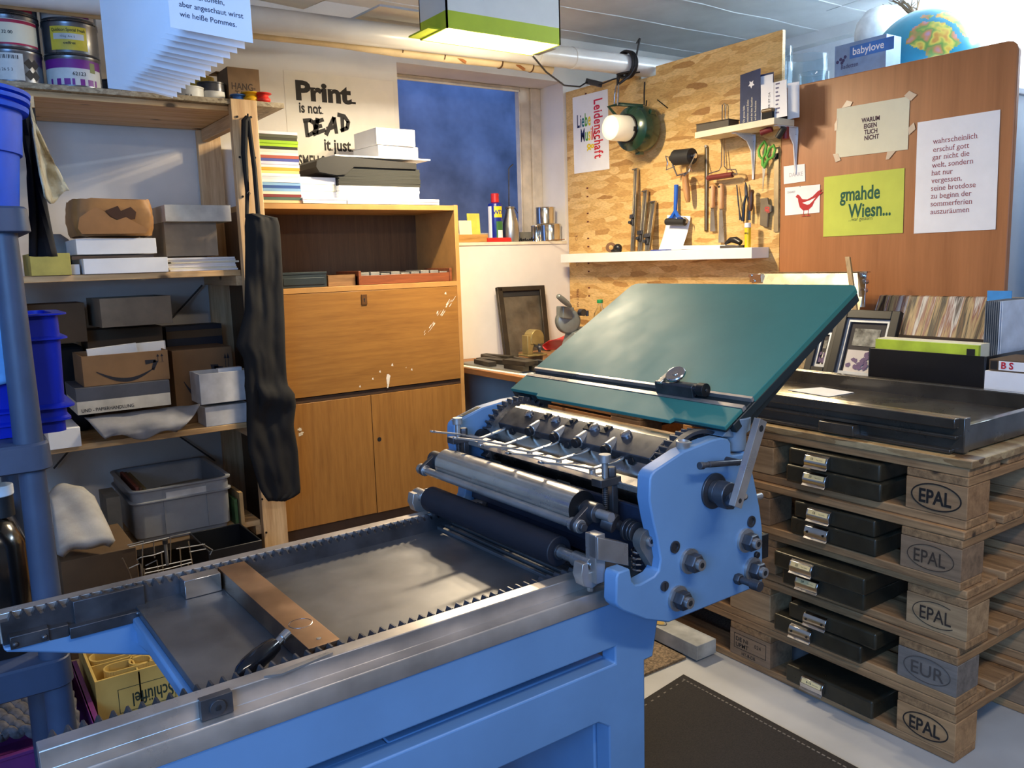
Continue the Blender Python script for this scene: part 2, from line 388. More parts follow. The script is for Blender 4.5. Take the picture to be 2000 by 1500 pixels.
for lv in range(5):                                   # 0 bottom .. 4 top
    idx = 4-lv; z0 = .0045+.143*lv; dx, dy = random.uniform(-.012, .012), random.uniform(-.012, .012)
    if lv in (0, 4): dx = dy = 0
    x0, y0 = PX0+dx, PY0+dy
    pr = thing('wooden_pallet', plabel[idx], 'pallet', (x0+.4, y0+.6, z0), 0, 'stacked wooden pallets')
    for k, (o, wd) in enumerate(((0, .1), (.35, .1), (.7, .1))):
        MB().box((x0+o, y0, z0), (x0+o+wd, y0+1.2, z0+.0215)).build('bottom_board', pal_m[0], pr, .003)
        for j, (yo, yl) in enumerate(((0, .145), (.5275, .145), (1.055, .145))):
            bm_ = MB().box((x0+o, y0+yo, z0+.022), (x0+o+wd, y0+yo+yl, z0+.0995))
            if k == 0 and j == 0:
                oc = V((x0-.0006, y0+.072, z0+.061))
                s_ = (1, .95, .98, .98, .95)[idx]
                el = [oc+V((0, -p*s_, q_*s_)) for p, q_ in ring_e]
                if idx == 2: bm_.tube(el[6:36], .0013, 1, 4)
                else: bm_.tube(el, (.0024, .0014, .0015, .0014, .0022)[idx], 1, 4, True)
                bm_.text('EUR' if idx == 3 else 'EPAL', oc+V((0, .0415, -.0165)), -Y1, Z1, .046, 1, (.028, .006, .008, .006, .022)[idx], .78 if idx != 3 else 1.0)
            if k == 0 and j == 1 and lv == 0:
                oc = V((x0, y0+yo+.072, z0+.061))
                for bx in ((-.058, .058, .028, .0265), (-.058, .058, -.018, -.0165), (-.058, -.0565, -.018, .028), (.0565, .058, -.018, .028)):
                    bm_.flat([(bx[0], bx[2]), (bx[1], bx[2]), (bx[1], bx[3]), (bx[0], bx[3])], oc, -Y1, Z1, 1)
                bm_.text('DE NI\nUPMT', oc+V((0, .052, .006)), -Y1, Z1, .018, 1, .01); bm_.text('024', oc+V((0, -.016, .004)), -Y1, Z1, .016, 1)
                bm_.text('HT-B-DB', oc+V((0, .03, -.034)), -Y1, Z1, .013, 1, .01)
            bm_.build('block', [blk[(idx if (k == 0 and j == 0) else (lv+k+j) % 3)], brand[idx]], pr, .003)
    for yo in (0, .5275, 1.055):
        MB().box((x0, y0+yo, z0+.1), (x0+.8, y0+yo+.145, z0+.121)).build('stringer', pal_m[1], pr, .003)
    for o, wd in ((0, .145), (.1825, .1), (.3275, .145), (.5175, .1), (.655, .145)):
        j_ = random.uniform(-.004, .004)
        MB().box((x0+o, y0+j_, z0+.1215), (x0+o+wd, y0+1.2+j_, z0+.1425)).build('deck_board', pal_m[0], pr, .003)
ZP = .0045+.143*5
osb_d = OSB('worn_chipboard', [(96, 70, 44), (138, 108, 70), (164, 134, 92), (186, 160, 116)], 2)
tag(MB().box((PX0-.004, PY0-.008, ZP), (2.93, PY0+1.22, ZP+.018)).build('chipboard_sheet', osb_d, bevel=.002), 'rough chipboard sheet lying on top of the pallet stack under the black press bed', 'chipboard')
ZP += .018
# flat metal type drawers slid into the pallets
trayd = M('olive_metal', (58, 54, 42), .38, .35, var=.18, scale=16, rvar=.12)
lab = M('brass_label', (226, 206, 150), .45, 0, var=.08)
def type_drawer(px, z0, dz, label, txt, dark=False, sx=None):
    (ax, ay), (bx, by) = px; zt = z0+dz
    A, B = PZ(ax, ay, zt), PZ(bx, by, zt); xf = (A.x+B.x)/2; yl, yr = max(A.y, B.y), min(A.y, B.y)
    xf = max(1.70, min(1.92, xf)); yl = min(yl, 1.425); yr = max(yr, 1.064)
    r = thing('type_case', label, 'drawer', (xf+.2, (yl+yr)/2, z0), 0, 'flat metal drawers slid between the pallets')
    MB().box((xf, yr, z0), (xf+.42, yl, zt)).build('body', trayd, r, .006, 3)
    ym = (yl+yr)/2+.045*((yl-yr)/.3); zc = z0+dz*.5; k = .034
    prof = [V((xf-.001, 0, zc+.017)), V((xf-.010, 0, zc+.013)), V((xf-.016, 0, zc+.0)), V((xf-.014, 0, zc-.013)), V((xf-.02, 0, zc-.018)), V((xf-.016, 0, zc-.019)), V((xf-.001, 0, zc-.015))]
    h = MB().prism([p+V((0, ym-k, 0)) for p in prof], (0, 2*k, 0))
    u = -Y1; a_ = V((xf-.0160, ym+k*.85, zc+.0015)); d_ = (V((xf-.0105, 0, zc+.013))-V((xf-.0162, 0, zc))).normalized()
    hh = h.build('label_holder', chrome, r, .0008)
    g = MB()
    if dark:
        for s_ in (-.7, .7): g.cyl((xf-.0155, ym+s_*k, zc+.0), (xf-.0168, ym+s_*k, zc-.0005), .0035, 0, 10)
        g.build('screw', iron, hh)
    else:
        g.flat([(0, 0), (2*k*.86, 0), (2*k*.86, .012), (0, .012)], a_, u, d_, 0, .0008)
        g.text(txt, a_+d_*.003+u*.014, u, d_, .009, 1, .01, 1, lift=.0014); g.text('Type Series', a_+d_*.004+u*.032, u, d_, .004, 1, lift=.0014)
        g.build('paper_label', [lab, black], hh)
zl = [.0045+.143*k+.022 for k in range(5)]
type_drawer(((1540, 873), (1720, 908)), zl[4]+.049, .045, 'olive metal drawer marked 10, upper one in the topmost pallet', '10')
type_drawer(((1536, 905), (1720, 946)), zl[4], .048, 'olive metal drawer marked 20, lower one in the topmost pallet', '20')
type_drawer(((1540, 980), (1720, 1014)), zl[3]+.049, .045, 'olive metal drawer marked 16, upper one in the second pallet from top', '16')
type_drawer(((1533, 1011), (1722, 1050)), zl[3], .048, 'olive metal drawer with a blank screwed label holder in the second pallet from top', '', True)
type_drawer(((1508, 1075), (1692, 1130)), zl[2]+.049, .045, 'olive metal drawer marked 20, upper one in the middle pallet', '20')
type_drawer(((1522, 1108), (1694, 1158)), zl[2], .048, 'olive metal drawer marked 24, lower one in the middle pallet', '24')
type_drawer(((1537, 1176), (1714, 1238)), zl[1]+.049, .045, 'olive metal drawer with blank holder, upper one in the second pallet from bottom', '', True)
type_drawer(((1510, 1197), (1683, 1264)), zl[1], .048, 'olive metal drawer with blank holder, pulled out furthest in the second pallet from bottom', '', True)
type_drawer(((1533, 1296), (1706, 1371)), zl[0], .05, 'single olive metal drawer marked 6-16 in the bottom pallet', '6-16')
# white painted wooden beam with a golden oval at the far end of the stack
wb = MB(); A, B = PX(1284, 1228, 1.80), PX(1391, 1278, 1.80)
wb.box((1.755, 1.62, .0125), (1.838, 1.98, .058)); o = V((1.785, 1.84, .058))
wb.add([o+V((.02*math.cos(t), .052*math.sin(t), .001)) for t in [2*math.pi*i/28 for i in range(28)]], [tuple(range(28))], 1)
wb.tube([o+V((.024*math.cos(t), .06*math.sin(t), .001)) for t in [2*math.pi*i/28 for i in range(28)]], .002, 2, 5, True)
tag(wb.build('painted_beam', [M('grey_white_paint', (178, 180, 176), .7, var=.25, scale=9), M('gold_print', (198, 168, 96), .5), M('grey_print', (110, 110, 112), .6)], bevel=.002),
    'short white painted beam with a golden oval mark in front of the bottom pallet', 'beam')
# ============================================================ black press bed (coffin) on the chipboard
bedm = M('oiled_black_iron', (66, 60, 52), .34, .3, var=.35, scale=7, rvar=.12, coat=.9)
r = thing('press_bed', 'heavy black iron press bed with raised rims lying on the pallet stack', 'press bed', (2.12, 1.5, ZP))
y0, y1 = .945, 2.06
MB().box((1.93, y0+.01, ZP+.012), (2.36, y1, ZP+.04)).build('bed_plate', bedm, r, .002)
g = MB(); zt = ZP+.085
g.box((1.90, y0, ZP+.003), (1.925, y1, zt)); g.box((1.878, y0+.02, ZP+.003), (1.90, y1, ZP+.012)); g.box((1.885, y0+.012, ZP+.036), (1.90, y1, ZP+.044))
g.box((1.878, y0+.012, ZP+.062), (1.90, y1, zt)); g.box((1.868, y0+.26, ZP+.006), (1.90, y0+.36, ZP+.034))
g.build('front_rim', bedm, r, .002)
MB().box((2.345, y0, ZP+.005), (2.375, y1, zt-.004)).build('back_rim', bedm, r, .003)
MB().box((1.925, y0+.002, ZP+.005), (2.345, y0+.022, ZP+.066)).build('side_rim', bedm, r, .002)
zf = ZP+.041
card = [PZ(1538, 762, zf), PZ(1619, 775, zf), PZ(1668, 767, zf), PZ(1604, 757, zf)]
tag(MB().prism(card, (0, 0, .0012)).build('paper_card', white), 'small white card lying flat on the black press bed', 'card')
# ============================================================ proof press (local frame: x along the bed, y across it, z up)
PO = V((.042, .987, 0)); PA = math.radians(1.5)
press = thing('proof_press', 'pale blue hand cranked proof press with a green feed board and steel bed', 'printing press', PO, PA)
blue = M('blue_press_paint', (100, 136, 174), .40, 0, var=.05, scale=5, bmp=.04, bscale=120)
navy = M('navy_rubber', (22, 24, 34), .6, var=.08)
bedst = M('bed_steel', (112, 111, 112), .40, .75, var=.18, scale=5, rvar=.13)
bronze = M('worn_steel', (182, 174, 166), .36, .75, var=.2, scale=8, rvar=.12)
green = M('green_board', (56, 114, 106), .5, spec=.12, var=.06, scale=4, rvar=.07, bmp=.03, bscale=160)
dgreen = M('dark_board_edge', (24, 34, 36), .5)
def LB(): return MB()
def PB(mb, name, m, bev=0, par=None, **k): return mb.build(name, m, par or press, bev, local=True, **k)
YA, YF = -.075, .535                                   # outer faces of the two side plates
# ---- stand
g = MB(); t_ = -.022
prof = [(.08, .648), (.08, .572), (.831, .568), (.831, .538), (.08, .542), (.08, .452), (.79, .446), (.815, .43), (.815, 0), (.899, 0), (.899, .522), (.919, .522), (.935, .60), (.935, .648)]
g.prism([(x, t_, z) for x, z in prof], (0, .035, 0)); g.prism([(max(x, .42), .45, z) for x, z in prof], (0, .035, 0))
g.box((.81, .012, .0), (.899, .452, .52)); g.box((.42, .012, .63), (.9, .452, .645)); g.box((.42, .012, .0), (.46, .452, .445))
g.box((.42, .008, .535), (.831, .45, .541)); g.box((.42, .006, .43), (.815, .45, .448)); g.box((.10, .1, .54), (.84, .108, .57))
g.box((.08, .008, .535), (.42, .05, .541)); PB(g, 'stand', blue, .004)
# ---- bed
g = MB(); g.box((.19, .028, .655), (.96, .455, .668)); bedp = PB(g, 'bed_plate', bedst, .001)
g = MB(); g.prism([(.179, .035, .6545), (.181, .45, .6545), (.194, .45, .6545), (.194, .035, .6545)], (0, 0, -.02)); g.prism([(.186, .035, .64), (.186, .45, .64), (.186, .45, .60), (.186, .36, .615), (.186, .035, .62)], (.012, 0, 0))
PB(g, 'bed_end', blue, .004)
g = MB()
for k in range(3): g.box((.772+.018*k, .03, .668), (.781+.018*k, .45, .6745))
PB(g, 'bed_stop', bedst, .001)
def rail(y0, sg, name):
    pr = [(0, .700), (.024, .700), (.024, .668), (.030, .655), (.004, .645), (-.0255, .648), (-.0255, .673), (-.0235, .676), (-.001, .676), (-.001, .699)]
    m = MB().prism([(0, y0+sg*a, z) for a, z in pr], (.95, 0, 0)); o = PB(m, name, bronze, .0012)
    n = 57; p = .016; za, zb = .6915, .701; pts = [(.002, .655), (.002, za)]
    for k in range(n):
        x = .012+p*k; pts += [(x, za), (x+.0042, zb), (x+.0068, zb), (x+.011, za)]
    pts += [(.012+p*n, za), (.012+p*n, .655)]
    PB(MB().prism([(x, y0+sg*.0245, z) for x, z in pts], (0, sg*.014, 0)), 'gear_rack', dsteel, 0, o)
    return o
rf = rail(0, 1, 'bed_rail'); rb = rail(.482, -1, 'bed_rail')
g = MB(); g.box((.168, -.0125, .677), (.206, -.001, .703)); g.cyl((.187, -.0125, .690), (.187, -.016, .690), .0095, 0, 20); g.hexnut((.187, -.016, .690), (0, -1, 0), .004, .0008, 1)
PB(g, 'stop_block', [dsteel, black], .0012, rf)
g = MB(); g.box((.010, .425, .652), (.062, .449, .672)); g.box((.062, .43, .648), (.09, .447, .668)); g.box((.09, .422, .646), (.2, .449, .664)); g.box((.1, .436, .662), (.205, .4445, .7))
for x in (.016, .055, .19): g.sphere((x, .424, .66), .0045)
PB(g, 'rail_bracket', dsteel, .001, rb)
g = MB(); g.prism([(.0, .43, .655), (.21, .43, .65), (.21, .43, .577), (.03, .43, .640), (.005, .43, .648)], (0, .03, 0)); PB(g, 'bed_cheek', blue, .005)
# dark recessed oil tray with rows of studs under the rollers
g = MB(); g.box((.838, .03, .668), (.94, .45, .671))
for i in range(5):
    for j in range(34): g.cyl((.846+.012*i, .045+.0118*j, .671), (.846+.012*i, .045+.0118*j, .6735), .0032, 0, 6)
PB(g, 'stud_plate', dsteel)
# ---- side plates
near = [(.861, .860), (.864, .867), (.872, .873), (.938, .893), (1.003, .901), (1.032, .902), (1.050, .897), (1.057, .889), (1.058, .870), (1.063, .866), (1.094, .864), (1.098, .868), (1.104, .862),
        (1.122, .812), (1.138, .76), (1.147, .716), (1.150, .614), (1.145, .609), (.903, .608), (.85, .628), (.799, .658), (.788, .668), (.784, .676), (.786, .716), (.790, .724), (.815, .724), (.819, .703), (.826, .694), (.838, .692),
        (.87, .697), (.880, .704), (.884, .722), (.876, .76), (.867, .79), (.859, .826)]
pn = PB(MB().prism([(x, YA, z) for x, z in near], (0, .030, 0)), 'side_plate', blue, .003)
g = MB().prism([(x, YF, z) for x, z in near], (0, -.030, 0)); pf = PB(g, 'side_plate', blue, .003)
g = MB(); o_ = V((.866, YF-.015, .8715)); u_ = V((.072, 0, .021)).normalized()
for k in (.003, .012): g.cyl(o_+u_*k, o_+u_*k+V((-.0002, 0, .0012)), .0035, 1, 12)
q = o_+u_*.022; g.obox(q+u_*.026+V((0, 0, .0012)), (.05, .012, .0012), (0, -math.atan2(.021, .072), 0), 0); g.obox(q+u_*.026+V((0, 0, .002)), (.042, .007, .0008), (0, -math.atan2(.021, .072), 0), 1)
PB(g, 'name_plate', [M('plate_brass', (150, 134, 100), .45, .7), black], 0, pf)
def bolt(x, z, R, L, axis=-1, par=None):
    y = YA; m = MB()
    m.cyl((x, y, z), (x, y-.005, z), R*1.32, 1, 26); m.hexnut((x, y-.005, z), (0, -1, 0), R, L, 0); m.cyl((x, y-.005-L, z), (x, y-.012-L, z), R*.58, 2, 18); m.cyl((x, y-.012-L, z), (x, y-.0122-L, z), R*.3, 3, 14)
    PB(m, 'bolt', [dsteel, steel, steel, black], .0006, pn)
bolt(.950, .704, .0165, .018); bolt(1.097, .706, .0165, .018); bolt(.922, .646, .0165, .018); bolt(1.117, .648, .0165, .018)
for x, z in ((.916, .736), (1.113, .737)):
    m = MB(); m.lathe((x, YA-.0002, z), (0, -1, 0), [(.0105, 0), (.0105, .0025), (.007, .0025), (.0065, .0002), (.0, .0002)], 0, 20); PB(m, 'bushing', [dsteel], 0, pn)
m = MB(); m.cyl((.891, YA, .675), (.891, YA-.003, .675), .0085, 0, 18); m.box((.8895, YA-.0032, .668), (.8925, YA-.0028, .682), 1); PB(m, 'slotted_screw', [dsteel, black], 0, pn)
m = MB(); m.hexnut((1.074, YA, .641), (0, -1, 0), .010, .012); m.cyl((1.074, YA-.012, .641), (1.074, YA-.045, .641), .006, 0, 16); m.cyl((1.074, YA-.034, .641), (1.074, YA-.052, .641), .0095, 0, 20); PB(m, 'stop_screw', dsteel, .0006, pn)
m = MB(); m.cyl((1.128, YA, .672), (1.128, YA-.006, .672), .006, 0, 12); m.box((1.149, YA+.005, .655), (1.172, YA+.03, .70)); m.cyl((1.13, YA+.008, .775), (1.152, YA+.008, .775), .006, 1, 14); PB(m, 'side_lug', [iron, steel], .001, pn)
m = MB(); m.lathe((.953, -.06, .899), (0, -.1, 1), [(.010, -.006), (.012, 0), (.012, .007), (.009, .008), (.0085, .004), (0, .004)], 0, 20); m.sphere((.968, -.062, .9015), .0035, 0, 10, (1, 1, .4)); PB(m, 'oil_cup', bronze, 0, pn)
# ---- cylinder with gears
CX, CZ = 1.012, .813
cyl_m = M('cylinder_steel', (186, 182, 172), .26, 1, var=.08, rvar=.06)
m = MB(); m.cyl((CX, -.03, CZ), (CX, .49, CZ), .084, 0, 64); cy = PB(m, 'impression_cylinder', cyl_m, .001)
for yy in (-.028, .468):
    R0, R1, n = .090, .0985, 40; pts = []
    for k in range(n):
        a = 2*math.pi*k/n; s_ = 2*math.pi/n
        for f, R in ((0, R0), (.18, R1), (.42, R1), (.6, R0)): pts.append((CX+R*math.cos(a+f*s_), yy, CZ+R*math.sin(a+f*s_)))
    PB(MB().prism(pts, (0, .020, 0)), 'cylinder_gear', dsteel, .0006, cy)
m = MB()
m.lathe((CX, -.0445, CZ), (0, 1, 0), [(.094, 0), (.100, 0), (.100, .014), (.094, .014)], 0, 60, False); PB(m, 'bearer_ring', dsteel, 0, cy)
gb = [(.980, .897), (.962, .887), (.936, .868), (.944, .842), (.972, .852), (.99, .87)]
gr = PB(MB().prism([(x, .0, z) for x, z in gb], (0, .448, 0)), 'gripper_bar', dsteel, .0015, cy)
nrm = V((-.028, 0, .045)).normalized(); ax_ = V((.045, 0, .028)).normalized()
for yy in (.38, .293, .177, .091):
    m = MB(); u0, w0 = V((0, 1, 0)), ax_
    m.lathe(V((.969, yy, .8915)), nrm, [(.0105, 0), (.0105, .003), (.008, .005), (.004, .006), (0, .006)], 0, 20); PB(m, 'gripper_button', chrome, 0, gr)
for yy in (.338, .258, .205, .118):
    m = MB(); m.obox(V((.971, yy-.012 if yy > .2 else yy+.028, .892)), (.022, .018, .004), (0, -.56, 0)); m.cyl(V((.971, yy-.012 if yy > .2 else yy+.028, .893)), V((.970, yy-.012 if yy > .2 else yy+.028, .898)), .004, 0, 10); PB(m, 'gripper_clip', iron, .0008, gr)
for yy in (.332, .253, .187, .106):
    m = MB(); m.cyl((.962, yy+.004, .874), (.934, yy-.001, .868), .0125, 0, 20, .0115); m.cyl((.934, yy-.001, .868), (.925, yy-.002, .866), .0095, 1, 18); PB(m, 'gripper_knob', [steel, iron], .001, gr)
for yy in (.40, .22, .045):
    m = MB(); m.hexnut((.942, yy, .855), (-.9, 0, .2), .0075, .008); PB(m, 'gripper_nut', iron, 0, gr)
m = MB(); m.box((.9, -.04, .675), (1.12, .5, .70)); m.prism([(.895, -.04, .70), (.905, -.04, .79), (.915, -.04, .79), (.925, -.04, .70)], (0, .54, 0)); m.box((1.07, -.04, .68), (1.10, .5, .86)); PB(m, 'carriage_cover', M('navy_cover', (32, 40, 58), .5), .002)
for yy in (.42, .20): m = MB(); m.prism([(.893, yy, .80), (.893, yy-.035, .80), (.888, yy-.05, .735), (.888, yy-.0, .735)], (.004, 0, 0)); PB(m, 'guard_flap', M('olive_flap', (64, 66, 58), .5), .001)
# ---- sheet fingers on their bar
m = MB(); m.obox((.888, .225, .833), (.030, .56, .012), (0, -.12, 0)); fb = PB(m, 'finger_bar', bronze, .0015)
for yt, yb_, yr_ in ((.441, .432, .428), (.355, .346, .339), (.267, .262, .251), (.181, .174, .161), (.088, .082, .069)):
    m = MB(); m.strip([(.770, yt, .874), (.830, (yt+yb_)/2, .860), (.876, yb_, .8455), (.884, yb_, .8455), (.918, yr_, .853), (.936, yr_, .857), (.948, yr_, .864)], (0, .0085, 0), .0035)
    m.cyl((.878, yb_, .835), (.878, yb_, .844), .006, 0, 10); m.obox((.7695, yt, .8742), (.008, .009, .0042), (0, .2, 0), 1); m.cyl((.905, yr_, .8515), (.905, yr_, .8535), .0022, 1, 8)
    PB(m, 'sheet_finger', [steel, chrome], .0006, fb)
m = MB(); m.hexnut((.905, .0, .83), (-1, -.3, 0), .007, .008); m.hexnut((.905, -.02, .845), (-1, -.3, 0), .006, .008); m.cyl((.915, .485, .835), (.915, .47, .835), .017, 0, 20); PB(m, 'finger_bar_nut', iron, 0, fb)
# ---- inking rollers
RX, RZ = .775, .727
m = MB(); m.cyl((RX, .052, RZ), (RX, .468, RZ), .026, 0, 48); rr = PB(m, 'rubber_roller', navy, .0015)
m = MB(); m.cyl((RX, -.030, RZ), (RX, .525, RZ), .0095, 0, 24); m.cyl((RX, .048, RZ), (RX, .052, RZ), .0135, 1, 24); m.cyl((RX, -.030, RZ), (RX, .012, RZ), .0125, 0, 28); m.cyl((RX, .49, RZ), (RX, .525, RZ), .0125, 0, 28)
m.cyl((RX, -.0335, RZ), (RX, -.0298, RZ), .0075, 2, 20); m.cyl((RX, -.034, RZ), (RX, -.0332, RZ), .004, 3, 12); m.cyl((RX, .525, RZ), (RX, .538, RZ), .007, 2, 12); PB(m, 'roller_shaft', [steel, dsteel, chrome, black], .0006, rr)
MX_, MZ_ = .818, .796
m = MB(); m.cyl((MX_, .042, MZ_), (MX_, .470, MZ_), .0295, 0, 56); m.cyl((MX_, .0412, MZ_), (MX_, .042, MZ_), .0293, 1, 40); mr = PB(m, 'metal_roller', [M('roller_steel', (206, 200, 190), .24, .85, var=.05, rvar=.06), iron])
m = MB(); m.cyl((MX_, -.03, MZ_), (MX_, .52, MZ_), .008, 0, 20); PB(m, 'roller_shaft', steel, 0, mr)
TX, TZ = .785, .779
m = MB(); m.cyl((TX, .015, TZ), (TX, .515, TZ), .0078, 0, 28); tb = PB(m, 'rider_bar', steel, .0005)
for yy, d in ((.018, -1), (.512, 1)):
    m = MB()
    m.cyl((TX, yy-.012*d, TZ), (TX, yy+.012*d, TZ), .0115, 0, 24); m.hexnut((TX, yy+.012*d, TZ), (0, d, 0), .0078, .008, 1)
    PB(m, 'bar_end', [steel, dsteel], .0008, tb)
for yy, d in ((.012, 1), (.512, -1)):                  # link arms from the bar to the metal roller shaft
    y0 = yy; th_ = .010*d; a_ = math.atan2(MZ_-TZ, MX_-TX); poly = [(TX+.0125*math.cos(math.radians(t)+a_), TZ+.0125*math.sin(math.radians(t)+a_)) for t in range(90, 271, 20)] + [(MX_+.016*math.cos(math.radians(t)+a_), MZ_+.016*math.sin(math.radians(t)+a_)) for t in range(-90, 91, 20)]
    m = MB().prism([(x, y0, z) for x, z in poly], (0, th_, 0)); m.cyl((MX_, y0-.012*d, MZ_), (MX_, y0+.02*d, MZ_), .0165, 0, 24); PB(m, 'link_arm', dsteel, .0012)
m = MB()                                               # collars, springs and eccentric head at the near end
m.cyl((MX_+.012, .0, MZ_-.012), (MX_+.02, -.018, MZ_-.018), .016, 0, 24); e0 = V((.868, -.006, .762)); dv = V((0, -1, 0))
for k, (r_, h_) in enumerate(((.010, .010), (.019, .006), (.013, .004), (.017, .004), (.013, .003), (.017, .004))):
    m.cyl(e0, e0+dv*h_, r_, 0, 26); e0 = e0+dv*h_
m.cyl((MX_, -.01, MZ_), (.868, -.004, .762), .008, 0, 14); PB(m, 'spring_collar', dsteel, .0008)
m = MB(); hp = [(.872+.0185*math.cos(math.radians(t)), .752+.0185*math.sin(math.radians(t))) for t in range(-20, 201, 20)]
m.prism([(x, -.041, z) for x, z in hp+[(.856, .742), (.8845, .70), (.8875, .735)]], (0, -.017, 0)); m.cyl((.876, -.058, .751), (.876, -.063, .751), .0085, 1, 22); m.cyl((.876, -.063, .751), (.876, -.0634, .751), .004, 2, 12)
PB(m, 'cam_head', [M('worn_casting', (128, 126, 122), .5, .6, var=.2), steel, black], .002)
m = MB(); zz = .735
for k in range(4): m.tube([(.868+.008*math.cos(t), -.036+.008*math.sin(t), .734-.010*k-.008*t/6.28) for t in [i*.785 for i in range(9)]], .002, 0, 6)
PB(m, 'coil_spring', chrome)
m = MB(); m.hexa([(.770, -.050, .742), (.836, -.050, .716), (.836, -.028, .716), (.770, -.028, .742)], [(.770, -.050, .779), (.836, -.050, .753), (.836, -.028, .753), (.770, -.028, .779)]); m.box((.77, -.045, .70), (.79, -.02, .78)); PB(m, 'roller_carrier', steel, .001)
for yy, nm in ((-.035, 0), (.50, 1)):
    m = MB(); m.prism([(.748, yy, .716), (.752, yy, .735), (.762, yy, .735), (.764, yy, .718), (.788, yy, .718), (.79, yy, .735), (.80, yy, .735), (.80, yy, .70), (.77, yy, .69), (.755, yy, .697)], (0, .022, 0)); m.hexnut((.775, yy+.01, .692), (0, 0, -1), .006, .01); PB(m, 'bearing_block', bronze, .002)
for yy in (.022, .478):                                # vertical adjusting screws with knurled heads
    m = MB(); x, z0 = .853, .795
    m.cyl((x, yy, .872), (x, yy, .886), .0105, 0, 24); m.cyl((x, yy, .84), (x, yy, .872), .0055, 0, 14); m.box((x-.020, yy-.012, .833), (x+.026, yy+.012, .846), 1); m.box((x+.010, yy-.008, .77), (x+.022, yy+.008, .835), 1)
    m.hexnut((x+.014, yy, .846), (0, 0, 1), .009, .016, 1); m.cyl((x, yy, .79), (x, yy, .834), .0042, 1, 12)
    for k in range(12): m.lathe((x, yy, .792+.0034*k), (0, 0, 1), [(.0042, 0), (.0056, .0012), (.0042, .0024)], 1, 12, False)
    PB(m, 'adjusting_screw', [steel, dsteel], .0008)
# ---- crank
m = MB(); m.cyl((CX, YA+.001, CZ), (CX, YA-.004, CZ), .031, 0, 44); m.cyl((CX, YA-.004, CZ), (CX, YA-.014, CZ), .020, 0, 30); hub = PB(m, 'crank_hub', dsteel, .001)
m = MB(); wp = [(CX+.021*math.cos(math.radians(t)), CZ+.021*math.sin(math.radians(t))) for t in range(20, 230, 15)]+[(1.006, .789), (1.022, .786), (1.036, .806)]
m.prism([(x, YA-.014, z) for x, z in wp], (0, -.022, 0)); m.hexnut((1.018, YA-.036, .803), (0, -1, 0), .0095, .016); m.cyl((1.02, YA-.04, .80), (1.0, YA-.075, .822), .006); PB(m, 'crank_web', dsteel, .002, hub)
A, B = V((1.032, -.16, .943)), V((.972, -.16, .814)); ac = (A-B).normalized(); sd = V((ac.z, 0, -ac.x)); pts = []
m = MB(); hw = .0095
m.prism([A+ac*.001+sd*hw, A+ac*.001-sd*hw, B-ac*.003-sd*hw, B-ac*.003+sd*hw], (0, .012, 0)); m.cyl(A-ac*.013+V((0, -.0004, 0)), A-ac*.013, .0055, 1, 18); m.cyl(B+ac*.008+V((0, -.0004, 0)), B+ac*.008, .004, 1, 16)
m.cyl(B+ac*.012+V((0, .012, 0)), V((1.012, YA-.03, .80)), .009, 2, 18); PB(m, 'crank_arm', [bronze, black, dsteel], .0012)
m = MB(); m.cyl((.948, -.1, .872), (.957, -.1, .871), .0062, 0, 16); m.cyl((.957, -.1, .871), (.97, -.1, .8705), .0045, 0, 14); m.cyl((.97, -.1, .8705), (1.055, -.1, .860), .0052, 0, 16); m.cyl((1.045, -.1, .861), (1.045, YA, .861), .006, 0, 12); PB(m, 'trip_rod', dsteel, .0005)
# ---- feed board
BPo = V((1.037, 0, .921)); BDv = V((.394, 0, .223)); BLn = BDv.length; BDv.normalize(); BNv = V((-BDv.z, 0, BDv.x))
def BQ(t, y, n=0): return BPo+BDv*t+Y1*y+BNv*n
b0, b1 = -.078, .537
def bpoly(ts, n0, n1, mb, mat=0): mb.prism([BQ(t, y, n0) for t, y in ts], BNv*(n1-n0), mat)
m = MB(); cr = [(.452, b0+.02), (.449, b0+.008), (.441, b0+.001), (.43, b0)]
bpoly([(.086, b1), (.43, b1), (.441, b1-.001), (.449, b1-.008), (.452, b1-.02)]+cr+[(.086, b0)], -.012, 0, m, 0)
fbm = PB(m, 'feed_board', [green], .0012)
m = MB(); bpoly([(-.001, b1), (.05, b1), (.05, b0), (-.001, b0), (-.001, b0+.115), (-.010, b0+.12), (-.010, b1-.105), (-.001, b1-.1)], -.008, 0, m, 0); PB(m, 'feed_lip', green, .0012, fbm)
m = MB(); bpoly([(.051, b1), (.0605, b1), (.0605, b0), (.051, b0)], -.008, .0008, m, 0); bpoly([(.079, b1), (.0855, b1), (.0855, b0), (.079, b0)], -.008, .0008, m, 0); PB(m, 'guide_rail', bronze, .0004, fbm)
m = MB(); bpoly([(.06, b1-.002), (.08, b1-.002), (.08, b0+.002), (.06, b0+.002)], -.014, -.007, m, 0); bpoly([(.06, b1-.03), (.44, b1-.03), (.44, b1-.05), (.06, b1-.05)], -.04, -.012, m); bpoly([(-.0, b1-.0), (.02, b1-.0), (.02, b1-.07), (-.0, b1-.07)], -.03, -.008, m)
bpoly([(.02, b0+.030), (.447, b0+.030), (.4505, b0+.012), (.44, b0+.001), (.02, b0+.001)], -.030, -.012, m); bpoly([(.0, b1-.01), (.02, b1-.01), (.02, b0+.002), (.0, b0+.002)], -.014, -.008, m)
PB(m, 'board_frame', dgreen, .002, fbm)
